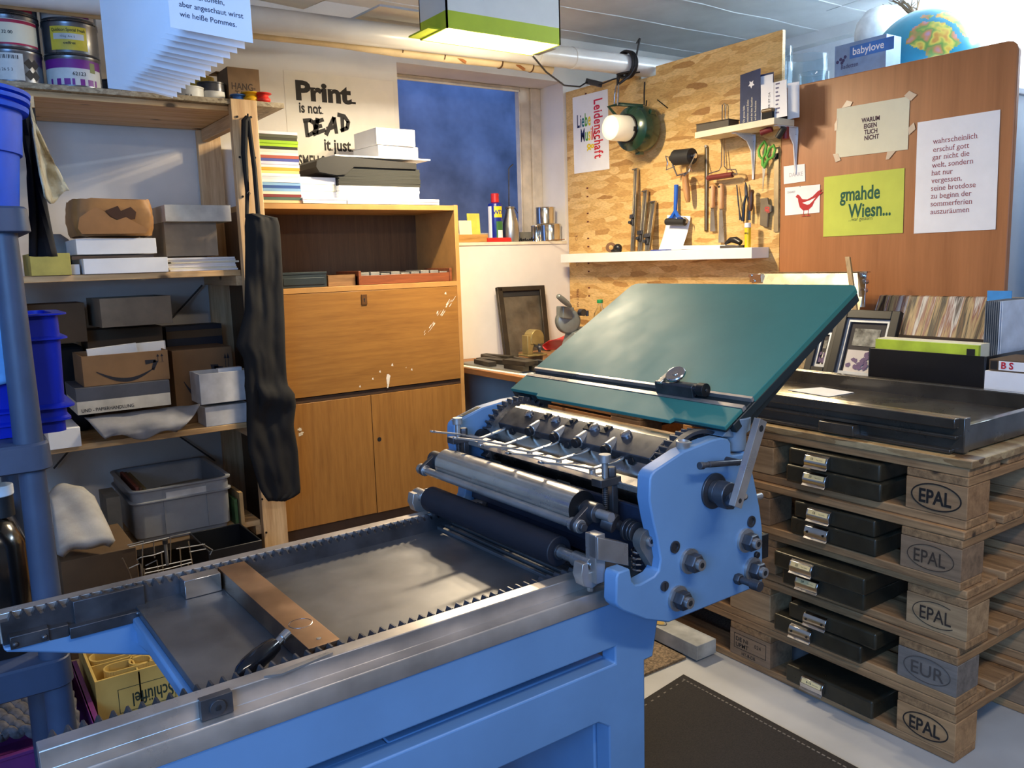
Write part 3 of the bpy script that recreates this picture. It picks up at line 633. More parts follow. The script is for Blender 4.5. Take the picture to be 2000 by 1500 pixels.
m = MB(); m.prism([(1.045, -.066, .9), (1.07, -.066, .916), (1.10, -.066, .935), (1.125, -.066, .945), (1.122, -.066, .90), (1.095, -.066, .89)], (0, .045, 0)); m.lathe((1.092, -.052, .868), (0, 0, 1), [(.020, 0), (.022, .004), (.022, .03), (.026, .045), (.03, .06)], 0, 26); m.prism([(1.09, -.06, .92), (1.40, -.06, 1.10), (1.40, -.06, 1.085), (1.12, -.06, .90)], (0, .02, 0), 1); PB(m, 'board_bracket', [M('grey_blue_casting', (112, 128, 142), .4), dgreen], .002)
m = MB(); m.prism([(1.045, .48, .89), (1.07, .48, .93), (1.12, .48, .95), (1.11, .48, .88)], (0, .04, 0)); m.cyl((1.09, .5, .80), (1.09, .5, .9), .02); PB(m, 'board_bracket', dgreen, .002)
# sliding side-lay gauge on the slot
m = MB(); gy0, gy1 = .035, .128
m.prism([BQ(t, gy0, n) for t, n in ((.056, .0008), (.088, .0008), (.088, .012), (.066, .024), (.062, .022))], Y1*(gy1-gy0), 0); m.obox(BQ(.075, .113, .024), (.03, .012, .006), (0, -.5, 0), 1)
gauge = PB(m, 'side_gauge', [dsteel, chrome], .0015)
m = MB(); m.cyl(BQ(.084, .09, .016), BQ(.084, .086, .030), .006, 0, 14); m.lathe(BQ(.085, .088, .0265), BNv+V((-.15, -.1, 0)), [(.0, 0), (.018, 0), (.0195, .002), (.0195, .0055), (.0175, .0075), (.006, .0065), (.006, .0078), (0, .0078)], 0, 30); PB(m, 'gauge_wheel', chrome, .0004, gauge)
m = MB(); m.cyl(BQ(.072, .04, .012), BQ(.072, .028, .012), .009, 0, 22); m.cyl(BQ(.072, .028, .012), BQ(.072, .012, .012), .0125, 1, 28); m.cyl(BQ(.072, .012, .012), BQ(.072, .010, .012), .003, 0, 10); PB(m, 'gauge_thumbscrew', [dsteel, iron], .0008, gauge)
m = MB(); m.sphere(BQ(.078, .122, .018), .006, 0, 14); PB(m, 'gauge_ball', chrome, 0, gauge)
# ---- loose furniture in the bed
def PLW(p): return PM[press] @ V(p)
PMX = PM[press]
brass = M('brown_steel', (176, 142, 112), .36, 1, var=.16, scale=7, rvar=.1)
m = MB(PMX); m.box((.326, .040, .6685), (.372, .438, .700)); m.lathe((.349, .125, .7), (0, 0, 1), [(.0165, 0), (.0175, .0003), (.0165, .0006)], 1, 32, False); m.cyl((.35, .062, .7), (.35, .062, .7006), .0035, 1, 12)
tag(m.build('lockup_bar', [brass, chrome], bevel=.0012), 'wide brownish steel lockup bar lying across the press bed', 'bar')
m = MB(PMX); m.box((.262, .408, .6685), (.322, .438, .700)); tag(m.build('steel_block', chrome, bevel=.001), 'small bright steel block beside the lockup bar at the rear rail', 'block')
r = thing('lockup_key', 'black handled lockup key with a chrome neck leaning against the bar', 'key', PLW((.28, .08, .67)))
m = MB(PMX); m.cyl((.319, .108, .6975), (.296, .096, .690), .0062, 0, 20); m.cyl((.3235, .1095, .6988), (.312, .104, .695), .0075, 0, 20); m.build('neck', chrome, r)
m = MB(PMX); a_, b_ = V((.303, .101, .692)), V((.232, .060, .6835)); d_ = (b_-a_)
m.lathe(a_, d_, [(.006, 0), (.011, .004), (.0135, .018), (.0145, .04), (.0135, .058), (.010, .072), (.005, .080), (0, .082)], 0, 24); m.build('handle', M('black_bakelite', (18, 18, 22), .12, var=.05), r)
m = MB(PMX); m.prism([(.25, .0005, .7004), (.27, -.008, .7004), (.345, .004, .7004), (.34, .010, .7004)], (0, 0, .0025)); tag(m.build('knife_blade', steel), 'small thin steel blade lying on the front bed rail', 'blade')
# ============================================================ strip lamp, pipes and sheets under the ceiling
lime = M('lime_card', (176, 196, 40), .6, var=.04)
LY0 = 2.72
a, b_ = PY(873, 57, LY0), PY(1095, 85, LY0); c_ = PY(1095, 12, LY0)
zb, zt = (a.z+b_.z)/2, c_.z+.03; xa, xb = a.x, b_.x; zm = zb+.062
lamp = thing('strip_lamp', 'white and lime green card shade over a bright warm three bulb lamp under the ceiling', 'lamp', ((xa+xb)/2, LY0+.1, zb))
g = MB(); D = .20
g.box((xa, LY0, zm), (xb, LY0+.006, zt), 0); g.box((xa, LY0, zb), (xb, LY0+.006, zm), 1)
g.box((xa, LY0+D-.006, zm), (xb, LY0+D, zt), 0); g.box((xa, LY0+D-.006, zb), (xb, LY0+D, zm), 1)
g.box((xa, LY0, zm), (xa+.006, LY0+D, zt), 0); g.box((xa, LY0, zb), (xa+.006, LY0+D, zm), 1); g.box((xb-.006, LY0, zm), (xb, LY0+D, zt), 0); g.box((xb-.006, LY0, zb), (xb, LY0+D, zm), 1)
g.box((xa, LY0, zt-.006), (xb, LY0+D, zt), 0); g.box((xa+.006, LY0+.006, zb+.001), (xb-.006, LY0+.008, zm), 0); g.box((xa+.006, LY0+D-.008, zb+.001), (xb-.006, LY0+D-.006, zm), 0); g.box((xa+.006, LY0+.008, zb+.001), (xa+.008, LY0+D-.008, zm), 0); g.box((xb-.008, LY0+.008, zb+.001), (xb-.006, LY0+D-.008, zm), 0); g.box((xa-.05, LY0+.05, zb+.004), (xa, LY0+D, zb+.010), 1); g.box((xb, LY0+.06, zb), (xb+.025, LY0+D-.02, zb+.004), 2)
g.build('shade', [M('lamp_card', (214, 216, 210), .7, var=.02), lime, M('grey_metal', (120, 118, 112), .4, .8)], lamp)
g = MB(); g.box((xa+.01, LY0+.02, zb+.055), (xb-.01, LY0+D-.02, zb+.062)); g.build('reflector', M('reflector_white', (235, 230, 215), .4), lamp)
glow = M('bulb_glow', (255, 226, 160), .5, emit=(255, 222, 165), es=22)
for k in range(3):
    x = xa+(xb-xa)*(.2+.3*k); g = MB(); g.sphere((x, LY0+.1, zb+.022), .032, 0, 20); g.build('bulb', glow, lamp)
    l = bpy.data.lights.new('bulb_light', 'POINT'); l.shadow_soft_size = .035; l.energy = 1.8; l.color = (1.0, .79, .50)
    o = bpy.data.objects.new('bulb_light', l); COL.objects.link(o); o.location = (x, LY0+.1, zb-.05)
    l = bpy.data.lights.new('bulb_beam', 'AREA'); l.shape = 'DISK'; l.size = .06; l.energy = 7.6; l.color = (1.0, .82, .56); l.spread = math.radians(172)
    o = bpy.data.objects.new('bulb_beam', l); COL.objects.link(o); o.location = (x, LY0+.1, zb-.014)
for x in (xa+.08, xb-.08): MB().cyl((x, LY0+.1, zt-.003), (x, LY0+.1, ZC), .004, 0, 8).build('hanger', iron, lamp)
pipe_m = M('grey_pipe', (204, 204, 200), .28, var=.05, scale=5)
YP = 3.10
A, B = PY(498, 38, YP), PY(1096, 111, YP); dp = (B-A).normalized()
g = MB(); P0, P1 = A-dp*2.6, B+dp*1.3; g.cyl(P0, P1, .046, 0, 36); q = B+dp*.55
for k in (-.14, .06, .42): p = B+dp*k; g.cyl(p, p+dp*.02, .0485, 0, 36)
tag(g.build('water_pipe', pipe_m), 'thick grey pipe running under the ceiling along the window wall', 'pipe')
g = MB(); A2, B2 = PY(500, 62, YP+.09), PY(1096, 137, YP+.09); d2 = (B2-A2).normalized(); pts = [A2-d2*2.6+d2*(.265*k)+Z1*(.004*math.sin(k*1.9)) for k in range(16)]
g.tube(pts, .026, 0, 20)
for px in (780, 862, 974, 1034): p = A2+d2*((PY(px, 100, YP+.09).x-A2.x)/d2.x); g.cyl(p, p+d2*.006, .0275, 1, 24)
for px in (895, 1010): p = A2+d2*((PY(px, 100, YP+.09).x-A2.x)/d2.x); g.obox(p+V((0, -.022, -.014)), (.05, .004, .012), (0, .4, 0), 2)
tag(g.build('lagged_pipe', [M('cream_lagging', (214, 196, 158), .75, var=.12, scale=8), M('brown_band', (84, 58, 36), .7), M('torn_lagging', (150, 96, 52), .8)]), 'thinner cream lagged pipe with brown bands below the thick grey pipe', 'pipe')
# sheets and rolls stored on top of the pipes
zp = A.z+.05
g = MB(); x0 = PY(697, 34, 3.12).x; x1 = PY(868, 50, 3.12).x
g.obox(((x0+x1)/2+.01, 3.17, zp+.03), (x1-x0, .46, .008), (.05, -.01, 0)); tag(g.build('poster_board', M('white_board_sheet', (216, 212, 204), .7, var=.03)), 'large white board lying on the pipes left of the strip lamp', 'board')
g = MB(); xs = PY(600, 20, 3.06).x-.16
for k in range(7): g.obox((xs+.10+.016*k, 2.92, zp+.03+.008*k), (.24, .50, .003), (.03, .02, .1), k % 4)
tag(g.build('print_sheets', [white, M('grey_print_sheet', (140, 140, 136), .7), cream, M('brown_print_sheet', (128, 98, 70), .7)]), 'fanned pile of loose print sheets lying on the ceiling pipe', 'sheets')
g = MB(); xs = PY(560, 15, 3.06).x-.13; g.cyl((xs-.075, 2.6, zp+.05), (xs-.045, 3.2, zp+.034), .032, 0, 20); tag(g.build('paper_roll', M('grey_roll', (120, 118, 114), .6)), 'grey rolled paper tube lying across the ceiling pipe', 'roll')
g = MB(); xs = PY(525, 8, 3.06).x-.22; g.obox((xs-.02, 2.99, zp+.032), (.16, .3, .06), (0, 0, .0), 0)
for k in range(5): g.tube([(xs-.085+.032*k+.01*math.cos(i*.9), 2.838, zp+.032+.016*math.sin(i*.9)) for i in range(8)], .0035, 1, 5, True)
tag(g.build('patterned_box', [M('navy_wrap', (28, 36, 70), .6), M('gold_scroll', (196, 168, 96), .4, .5)]), 'navy box with gold scrolls lying on the ceiling pipe', 'box')
# lamp cable with its inline switch
r = thing('lamp_cable', 'black cable with an inline switch hanging from the strip lamp to the pipe strap', 'cable', (xb, LY0+.15, zb-.2))
c0 = V((xb-.03, LY0+.15, zb-.012)); c1 = PX(1150, 158, 2.93); c2 = PX(1170, 166, 2.93); c3 = PX(1222, 148, 2.93); mid = (c0+c1)/2+V((0, 0, -.07))
cord = M('black_cord', (20, 20, 22), .5)
g = MB(); g.tube([c0, c0*.6+mid*.4+V((0, 0, -.015)), mid, mid*.4+c1*.6+V((0, 0, -.02)), c1], .004, 0, 8); g.tube([c2, (c2+c3)/2+V((0, 0, .004)), c3], .004, 0, 8); g.build('cord', cord, r)
g = MB(); g.obox((c1+c2)/2, ((c2-c1).length, .02, .026), (0, .25, -.6)); g.build('inline_switch', M('grey_switch', (60, 58, 56), .5), r, .003)
# ============================================================ chipboard tool wall and brown panel
osb = OSB('osb_board', [(168, 122, 66), (200, 156, 90), (216, 176, 108), (230, 194, 130)], 1.9)
stampm = M('stamp_print', (96, 40, 30), .8)
zO = 2.115
g = MB().prism([(XO, y, z) for y, z in ((2.309, .02), (3.742, .02), (3.742, zO), (3.165, zO), (3.165, 2.074), (3.045, 2.074), (3.045, zO), (2.309, zO))], (.018, 0, 0), 0)
for i, t in enumerate(('CE', '1357', 'EN 13986', 'OSB/3')):
    p = PX((1128, 1130, 1131, 1132)[i], (470, 520, 600, 640)[i], XO); g.text(t, p, Z1, Y1, .028, 1, 0, .9)
for k in range(26):
    z = .95+.045*k; g.flat([(0, 0), (.016, 0), (.016, .008), (0, .008)], (XO, 3.58, z), -Y1, Z1, 1) if k % 3 else None
tag(g.build('chipboard_tool_wall', [osb, stampm]), 'large yellowish chipboard panel that carries the hanging tools', 'board')
wpm = WOOD('brown_laminate', (176, 116, 70), (156, 100, 58), 2, .5, .42)
zR, zL = PX(1966, 80, XO).z, PX(1562, 165, XO).z; yR = PX(1978, 300, XO).y
pts = [(XO, 2.308, .02), (XO, yR, .02)]+[(XO, yR+.035-.035*math.sin(math.radians(90-a)), zR-.035+.035*math.sin(math.radians(a))) for a in (0, 30, 60, 90)]+[(XO, 2.308, zL)]
g = MB().prism(pts, (.022, 0, 0), 0); 
tag(g.build('laminate_board', [wpm], bevel=.004, seg=3), 'tall brown laminate panel with rounded corner holding posters beside the tool wall', 'panel')
WX = XO-.0012
def paper(name, px, mat, label, cat='poster', X=WX, th=.0012, extra=None, mats=()):
    pts = [PX(x, y, X) for x, y in px]; g = MB().prism(pts, (-th, 0, 0), 0)
    if extra: extra(g, pts, X-th)
    return tag(g.build(name, [mat]+list(mats)), label, cat)
NY = -Y1
def at(x, y, X): return PX(x, y, X)
def wt(g, t, x, y, X, h, mat, bold=0, sx=1, align='LEFT', ls=1, u=NY, v=Z1): g.text(t, at(x, y, X), u, v, h, mat, bold, sx, align, ls)
green_ink = M('green_ink', (16, 84, 62), .7, var=.05); red_ink = M('red_brown_ink', (150, 66, 66), .7, var=.05); purple_ink = M('purple_ink', (74, 28, 48), .7)
def f1(g, p, X):
    wt(g, 'gmahde', 1641, 393, X, .074, 1, .022, .735); wt(g, 'Wiesn...', 1657, 425, X, .074, 1, .022, .735); wt(g, '...war gestern', 1657, 432, X, .0205, 2, 0, .92)
lime_p = M('lime_poster', (196, 206, 84), .75, var=.03)
paper('lime_poster', [(1610, 346), (1767, 328), (1763.5, 455), (1608, 462.5)], lime_p, 'lime green poster with bold dark green lettering on the brown panel', extra=f1, mats=[green_ink, M('olive_ink', (96, 112, 60), .7)])
lines = ['wahrscheinlich', 'erschuf gott', 'gar nicht die', 'welt, sondern', 'hat nur', 'vergessen,', 'seine brotdose', 'zu beginn der', 'sommerferien', 'auszuräumen']
def serif_text(g, t, o, u, v, h, mat, sx=1, bold=0, sp=1.0):
    """lettering with little slab serifs on stems"""
    g.text(t, o, u, v, h, mat, bold, sx)
    vs, fs = glyphs(t, bold)
    if not vs: return
    # slab serifs: a short bar wherever a stem meets the base line
    cols = sorted(set(round(p[0], 2) for p in vs if abs(p[1]) < .012))
    last = -9
    for cx in cols:
        if cx-last > .24: g.flat([((cx-.05)*h*sx, -.01*h), ((cx+.15)*h*sx, -.01*h), ((cx+.15)*h*sx, .03*h+bold*h), ((cx-.05)*h*sx, .03*h+bold*h)], o, u, v, mat, .0007); last = cx
def f2(g, p, X):
    for k, t in enumerate(lines):
        y = 281+k*15.2+(.0 if k < 5 else -.4); x = (1822, 1822, 1821, 1820, 1819, 1819, 1818, 1818, 1817, 1817)[k]
        serif_text(g, t, at(x, y+ (1.0 if k else 0), X), NY, Z1, .0262, 1, 1.0)
paper('white_poster', [(1792.5, 239.3), (1954, 214), (1944.5, 448), (1785, 456.3)], white, 'tall white poster with ten lines of small red lettering on the brown panel', extra=f2, mats=[red_ink])
def f3(g, p, X):
    for k, (t, x) in enumerate((('WARUM', 1683), ('EIGEN', 1687), ('TLICH', 1688), ('NICHT', 1688))):
        y = 240+k*11.4; g.text(t, at(x, y, X), NY, Z1, .0235, 1, .028, .84)
paper('taped_card', [(1635, 212.5), (1777.5, 188), (1773, 292), (1632, 308.5)], M('pale_cream_card', (222, 218, 190), .75, var=.02), 'cream card with four dark blackletter words taped to the brown panel', 'card', extra=f3, mats=[purple_ink])
tape = M('clear_tape', (206, 186, 160), .35, var=.05)
for k, px in enumerate((((1644, 211), (1654, 196), (1665, 199), (1661, 207)), ((1766, 187), (1776, 177), (1791, 185), (1779, 197)), ((1774, 250), (1785, 239), (1788, 252), (1775, 264)), ((1630, 243), (1636, 230), (1635, 254), (1630, 256)), ((1627, 301), (1637, 300), (1642, 313), (1632, 317)), ((1733, 296), (1750, 294), (1736, 311), (1730, 312)))):
    nm = ('upper left', 'upper right', 'right', 'left', 'lower left', 'lower middle')[k]
    paper('tape_strip', px, tape, 'piece of clear tape at the %s edge of the cream blackletter card' % nm, 'tape', X=WX-.0016, th=.0004)
def f4(g, p, X): wt(g, 'DANKE', 1541, 346, X, .024, 1, -.008, .85)
paper('danke_card', [(1531, 325), (1572, 320), (1573, 354), (1531.5, 360)], white, 'small white card with faint grey thank-you lettering above the bird card', 'card', extra=f4, mats=[M('faint_ink', (176, 176, 178), .7)])
def f5(g, p, X):
    wt(g, 'DANKE!', 1538, 378, X, .012, 1, 0, .9); o = at(1575, 392, X); s_ = .00118*2.05
    body = [(-22, 8), (-18, 12), (-14, 10), (-8, 3), (2, 2), (12, 6), (22, 14), (30, 17), (26, 12), (32, 12), (24, 6), (16, -2), (12, -10), (4, -16), (-6, -16), (-13, -10), (-16, -1), (-17, 5)]
    g.flat([(a*s_, b*s_) for a, b in body], o, NY, Z1, 2); g.flat([(a*s_, b*s_) for a, b in ((-8, -3), (4, -8), (12, -2), (18, 4), (6, 0))], o, NY, Z1, 0, .0008); g.flat([(a*s_, b*s_) for a, b in ((-6, -6), (3, -10), (9, -6), (2, -7))], o, NY, Z1, 2, .001)
    for lx_ in (-5, 4):
        g.flat([(a*s_, b*s_) for a, b in ((lx_, -15), (lx_+1.2, -15), (lx_+.2, -24), (lx_-1, -24))], o, NY, Z1, 2); g.flat([(a*s_, b*s_) for a, b in ((lx_-4, -25), (lx_+3, -24), (lx_+4, -25.5), (lx_-3, -26))], o, NY, Z1, 2)
    g.flat([(a*s_, b*s_) for a, b in ((-14, 24), (-12, 24), (-12, 26), (-14, 26))], o, NY, Z1, 1)
paper('bird_card', [(1533.5, 366.5), (1602, 360), (1601, 415), (1533.5, 421)], white, 'white card with a red printed bird on the brown panel', 'card', extra=f5, mats=[M('faint_ink2', (150, 150, 152), .7), M('bird_red', (184, 40, 44), .7)])
# rainbow lettering poster on the tool wall
rb_ = [M('ink_%s' % n, c, .7, var=.02) for n, c in (('navy', (18, 32, 84)), ('teal', (22, 108, 120)), ('green', (86, 160, 50)), ('yellow', (236, 204, 30)), ('orange', (236, 130, 40)), ('red', (212, 44, 54)), ('pink', (206, 36, 70)))]
def f6(g, p, X):
    def word(w, x, y, h, sx, cols, u=NY, v=Z1, st=.5):
        o = at(x, y, X); adv = 0
        for ch, c in zip(w, cols):
            g.text(ch, o+V(u)*adv, u, v, h, 1+c, .022, sx)
            gl = glyphs(ch, .022)[0]; adv += (max(q[0] for q in gl)+.06)*h*sx if gl else h*.2
    word('Liebe', 1127, 250, .095, .52, (0, 0, 1, 2, 3)); word('Musik', 1134, 277, .095, .52, (0, 2, 3, 4, 5)); word('&', 1147, 281, .085, .7, (3,), -Z1, NY)
    word('Leidenschaft', 1160, 194, .098, .56, (6, 6, 6, 6, 6, 5, 5, 5, 5, 5, 5, 5), -Z1, NY)
paper('rainbow_poster', [(1118.5, 191), (1187, 174), (1190.5, 330), (1122, 339.5)], white, 'white poster with crossing rainbow coloured words behind the green lamp', X=XO-.001, extra=f6, mats=rb_)
# ============================================================ green lamp hanging from the pipe strap
lc = PX(1240, 252, 2.89)
r = thing('hanging_lamp', 'dark green metal lamp with a milky glass cylinder hanging on a carabiner', 'lamp', lc)
gm = M('green_enamel', (30, 62, 48), .22, .2, var=.1, coat=.5); ax = V((-1, -.06, -.03)).normalized()
g = MB(); g.lathe(lc, ax, [(.03, -.085), (.085, -.08), (.108, -.06), (.114, -.02), (.114, .0), (.104, .03), (.084, .044), (.066, .05), (.06, .06), (0, .06)], 0, 48)
for k in range(3):
    u, w_, _ = frame_of(ax); t = k*2.09+.6; p = lc+(u*math.cos(t)+w_*math.sin(t))*.112; g.obox(p+ax*-.02, (.03, .02, .03), (t, 0, 0))
g.build('body', gm, r, .002)
g = MB(); g.lathe(lc, ax, [(.058, .055), (.060, .06), (.060, .15), (.056, .168), (.044, .178), (.02, .182), (0, .182)], 0, 40)
g.build('globe', M('milk_glass', (246, 238, 214), .3, var=.01, emit=(255, 236, 190), es=.12), r)  # lamp is off; a faint glow is put into the glass material
g = MB(); g.lathe(lc, ax, [(.062, .05), (.067, .052), (.067, .062), (.062, .064)], 0, 36, False); g.obox(lc+ax*.06+V((0, -.062, -.01)), (.016, .012, .02)); g.build('globe_ring', iron, r)
hk = PX(1203, 208, 2.80); g = MB(); g.tube([lc+V((-.0, -.06, .098)), hk+V((.02, 0, .012)), hk+V((-.03, .02, .0)), lc+V((-.075, .045, .06)), lc+V((-.07, .06, .0))], .009, 0, 8); g.build('bracket', gm, r)
st_t = PX(1222, 118, 2.86)
g = MB(); ca = hk+V((0, 0, .005)); cb = PX(1206, 166, 2.80); d_ = cb-ca
g.tube([ca+V((0, .012, 0)), ca+d_*.5+V((0, .016, 0)), cb+V((0, .008, 0)), cb+V((0, -.008, 0)), ca+d_*.5+V((0, -.012, 0)), ca+V((0, -.012, 0))], .0042, 0, 8, True)
tag(g.build('carabiner', chrome), 'steel carabiner holding the green lamp below the strap', 'carabiner')
g = MB(); t0 = PX(1212, 160, 2.86); pc = A+dp*((2.86-A.x)/dp.x)
ring = [pc+V((0, .060*math.cos(t), .060*math.sin(t))) for t in [2*math.pi*k/24 for k in range(24)]]
for dx in (-.014, .0, .013): g.tube([p+V((dx, 0, 0)) for p in ring], .0065, 0, 6, True)
g.tube([pc+V((0, -.062, -.02)), (pc+V((0, -.058, -.02))+cb)/2+V((.02, 0, 0)), cb], .006, 0, 6); g.tube([pc+V((-.03, -.05, -.045)), cb+V((-.0, 0, .05)), cb], .005, 0, 6); g.tube([pc+V((.04, -.05, -.04)), cb+V((.02, 0, .05)), cb], .004, 0, 6)
e = PX(1243, 85, 2.84); g.strip([pc+V((.01, -.058, .03)), (pc+e)/2+V((0, -.06, .06)), e], (.012, .004, .0), .003, 0)
tag(g.build('webbing_strap', cord), 'black webbing strap with a loose end tied around the ceiling pipe', 'strap')
g = MB(); p = PX(1259, 160, XO-.006); g.tube([p, PX(1258, 180, XO-.004), PX(1258, 240, XO-.004), lc+V((.08, 0, .14))], .0032, 0, 6)
tag(g.build('lamp_wire', cord), 'thin dark wire running over the tool wall edge down to the green lamp', 'wire')
# ============================================================ long white shelf on the tool wall
SX = XO-.115; A_, B_ = PX(1095, 513, SX), PX(1468, 505.5, SX); zs0 = (A_.z+B_.z)/2; zs1 = zs0+.047
ysL, ysR = min(3.735, A_.y), B_.y
g = MB().box((SX, ysR, zs0), (XO-.001, ysL, zs1)); tag(g.build('wall_shelf', M('white_laminate', (236, 232, 222), .45, var=.02), bevel=.002), 'long white shelf board on the chipboard tool wall', 'shelf')
ST = zs1
def on_shelf(x, X): return PX(x, 490, X).y
# composing sticks leaning
cst = M('composing_steel', (176, 168, 148), .33, 1, var=.1, rvar=.08)
for (xt, yt, xb_, wd, lab_) in ((1243, 330, 1236, .034, 'longest narrow steel composing stick leaning on the shelf'), (1262, 373, 1251, .038, 'middle steel composing stick leaning on the shelf'), (1277, 394, 1265, .042, 'shortest steel composing stick leaning on the shelf, beside the paper')):
    top = PX(xt, yt, XO-.012); bot = V((XO-.07, on_shelf(xb_, XO-.07), ST+.002)); d_ = (top-bot); L = d_.length; d_.normalize()
    side = (NY-d_*NY.dot(d_)).normalized(); nrm = side.cross(d_); nrm = nrm if nrm.x < 0 else -nrm
    R = Matrix((side, d_, nrm)).transposed()
    r = thing('composing_stick', lab_, 'composing stick', bot, 0, 'composing sticks leaning on the tool wall')
    def bx(c, s_): return (bot+R@V(c), s_, R)
    g = MB(); g.obox(*bx((0, L/2, 0), (wd, L, .003))); g.obox(*bx((wd/2, L/2, .007), (.003, L, .014))); g.obox(*bx((-wd/2+.006, L/2, .003), (.004, L, .004))); g.obox(*bx((0, L-.003, .007), (wd, .005, .014))); g.build('frame', cst, r, .0006)
    g = MB(); kk = (.42 if wd < .036 else .3); g.obox(*bx((-.002, L*kk, .010), (wd*.9, .02, .016))); g.obox(*bx((-.004, L*kk-.028, .008), (wd*.5, .03, .01))); g.cyl(bot+R@V((-.01, L*kk-.03, .008)), bot+R@V((-.01, L*kk-.03, .026)), .008, 0, 14); g.build('knee', dsteel, r, .001)
def tool(name, label, cat, x, y, off=.02): return thing(name, label, cat, PX(x, y, XO-off))
def T(x, y, off=.015): return PX(x, y, XO-off)
handle_w = WOOD('tool_handle', (196, 150, 98), (160, 112, 66), 2, 2, .4)
# curled paper
g = MB(); p0, p1 = PX(1283, 496, XO-.08), PX(1348, 440, XO-.012)
def curl(u, v):
    y = p0.y+(p1.y-.0-p0.y)*u; z = ST+.0015+v*(.17-.015*u); x = XO-.010-.06*(1-v)**1.5-.010*math.sin(u*math.pi)*(v)
    return V((x, y, z))
g.grid(curl, 12, 10); tag(g.build('curled_paper', white, solid=.0008), 'white paper sheets curled and leaning under the blue roller', 'paper')
g = MB(); y_ = on_shelf(1285, XO-.09); g.box((XO-.11, y_-.07, ST), (XO-.07, y_+.03, ST+.005)); tag(g.build('blue_ruler', M('blue_plastic_dark', (40, 64, 150), .4)), 'thin blue strip lying at the foot of the curled paper', 'strip')
# black and wood brayer
r = tool('brayer', 'fat black brayer with chrome wire stand and wooden handle on the tool wall', 'brayer', 1335, 340)
c0, c1 = T(1319, 308, .075), T(1352, 305, .075); g = MB(); g.cyl(c0, c1, .036, 0, 32); g.cyl(c0+V((0, .012, 0)), c0, .012, 1, 14); g.cyl(c0+V((0, .03, 0)), c0+V((0, .012, 0)), .014, 0, 14); g.cyl(c1, c1+V((0, -.02, 0)), .012, 1, 14); g.build('roller', [M('black_rubber', (34, 34, 34), .55), chrome], r, .001)
g = MB(); k = .072
g.tube([c1+V((0, -.014, 0)), c1+V((-.02, -.014, -.03)), c1+V((-.03, -.01, -.07)), c1+V((-.02, .03, -.085)), T(1340, 338, k), c0+V((-.02, -.03, -.085)), c0+V((-.02, .0, -.03))], .004, 0, 8)
g.tube([c0+V((0, .02, 0)), T(1300, 305, .1), T(1304, 318, .1), T(1301, 332, .1), T(1318, 325, .07)], .003, 0, 8); g.tube([c1+V((0, -.02, .01)), T(1350, 318, .12), T(1346, 326, .12), T(1352, 334, .1)], .003, 0, 8); g.build('wire_stand', chrome, r)
g = MB(); h0, h1 = T(1336, 336, .06), T(1344, 394, .045); g.lathe(h0, h1-h0, [(.012, 0), (.021, .012), (.0155, .03), (.016, .08), (.013, .125), (.009, .14), (0, .141)], 0, 20); g.build('handle', handle_w, r)
# blue brayer
bl = M('blue_plastic', (28, 92, 190), .35, var=.05)
r = tool('brayer', 'small black rubber brayer with a bright blue plastic handle', 'brayer', 1321, 400)
g = MB(); a0, a1 = T(1321, 361, .02), T(1319, 412, .03); g.tube([a0, a1, T(1312, 425, .035), T(1306, 428, .035)], [.011, .009, .011, .006], 0, 10); g.tube([a1, T(1325, 424, .035), T(1334, 428, .035)], [.009, .010, .005], 0, 10); g.build('handle', bl, r)
g = MB(); g.cyl(T(1302, 433, .05), T(1338, 434, .05), .0165, 0, 24); g.build('roller', M('black_rubber', (34, 34, 34), .55), r, .001)
g = MB(); g.strip([T(1325, 424, .04), T(1336, 424, .045), T(1342, 429, .05), T(1341, 436, .05)], (.012, 0, 0), .003); g.build('yoke', M('grey_yoke', (160, 156, 150), .4, .6), r)
# hanging rod, red brayer, spatulas, tweezers, pliers, awl, scissors, scraper, ruler
g = MB(); g.obox((T(1379.5, 370, .006)), (.006, .018, abs(T(1380, 288, .006).z-T(1379, 453, .006).z))); g.obox(T(1379.5, 370, .010), (.004, .006, abs(T(1380, 290, .006).z-T(1379, 450, .006).z)), (0, 0, 0), 1); g.lathe(T(1380, 286, .004), (-1, 0, 0), [(.007, 0), (.007, .008), (0, .009)], 1, 14); tag(g.build('steel_rod', [M('dark_brass', (110, 96, 66), .4, .9), steel], bevel=.001), 'long narrow steel bar hanging on the tool wall left of the red brayer', 'bar')
r = tool('brayer', 'brayer with a dark red roller and a long wire handle', 'brayer', 1408, 340)
g = MB(); g.cyl(T(1383, 348, .05), T(1431, 341, .05), .0125, 0, 24); g.cyl(T(1380, 348.5, .05), T(1383, 348, .05), .005, 1, 10); g.cyl(T(1431, 341, .05), T(1440, 340, .05), .006, 1, 10); g.build('roller', [M('oxblood_rubber', (110, 44, 38), .35), chrome], r)
g = MB(); g.tube([T(1382, 348, .05), T(1385, 339, .05), T(1405, 333, .04), T(1409, 325, .03), T(1410, 280, .02), T(1411, 205, .012), T(1415, 202, .012), T(1418, 206, .012), T(1414, 282, .02), T(1415, 325, .03), T(1420, 331, .04), T(1437, 331, .05), T(1440, 340, .05)], .0026, 0, 8); g.build('wire_handle', chrome, r)
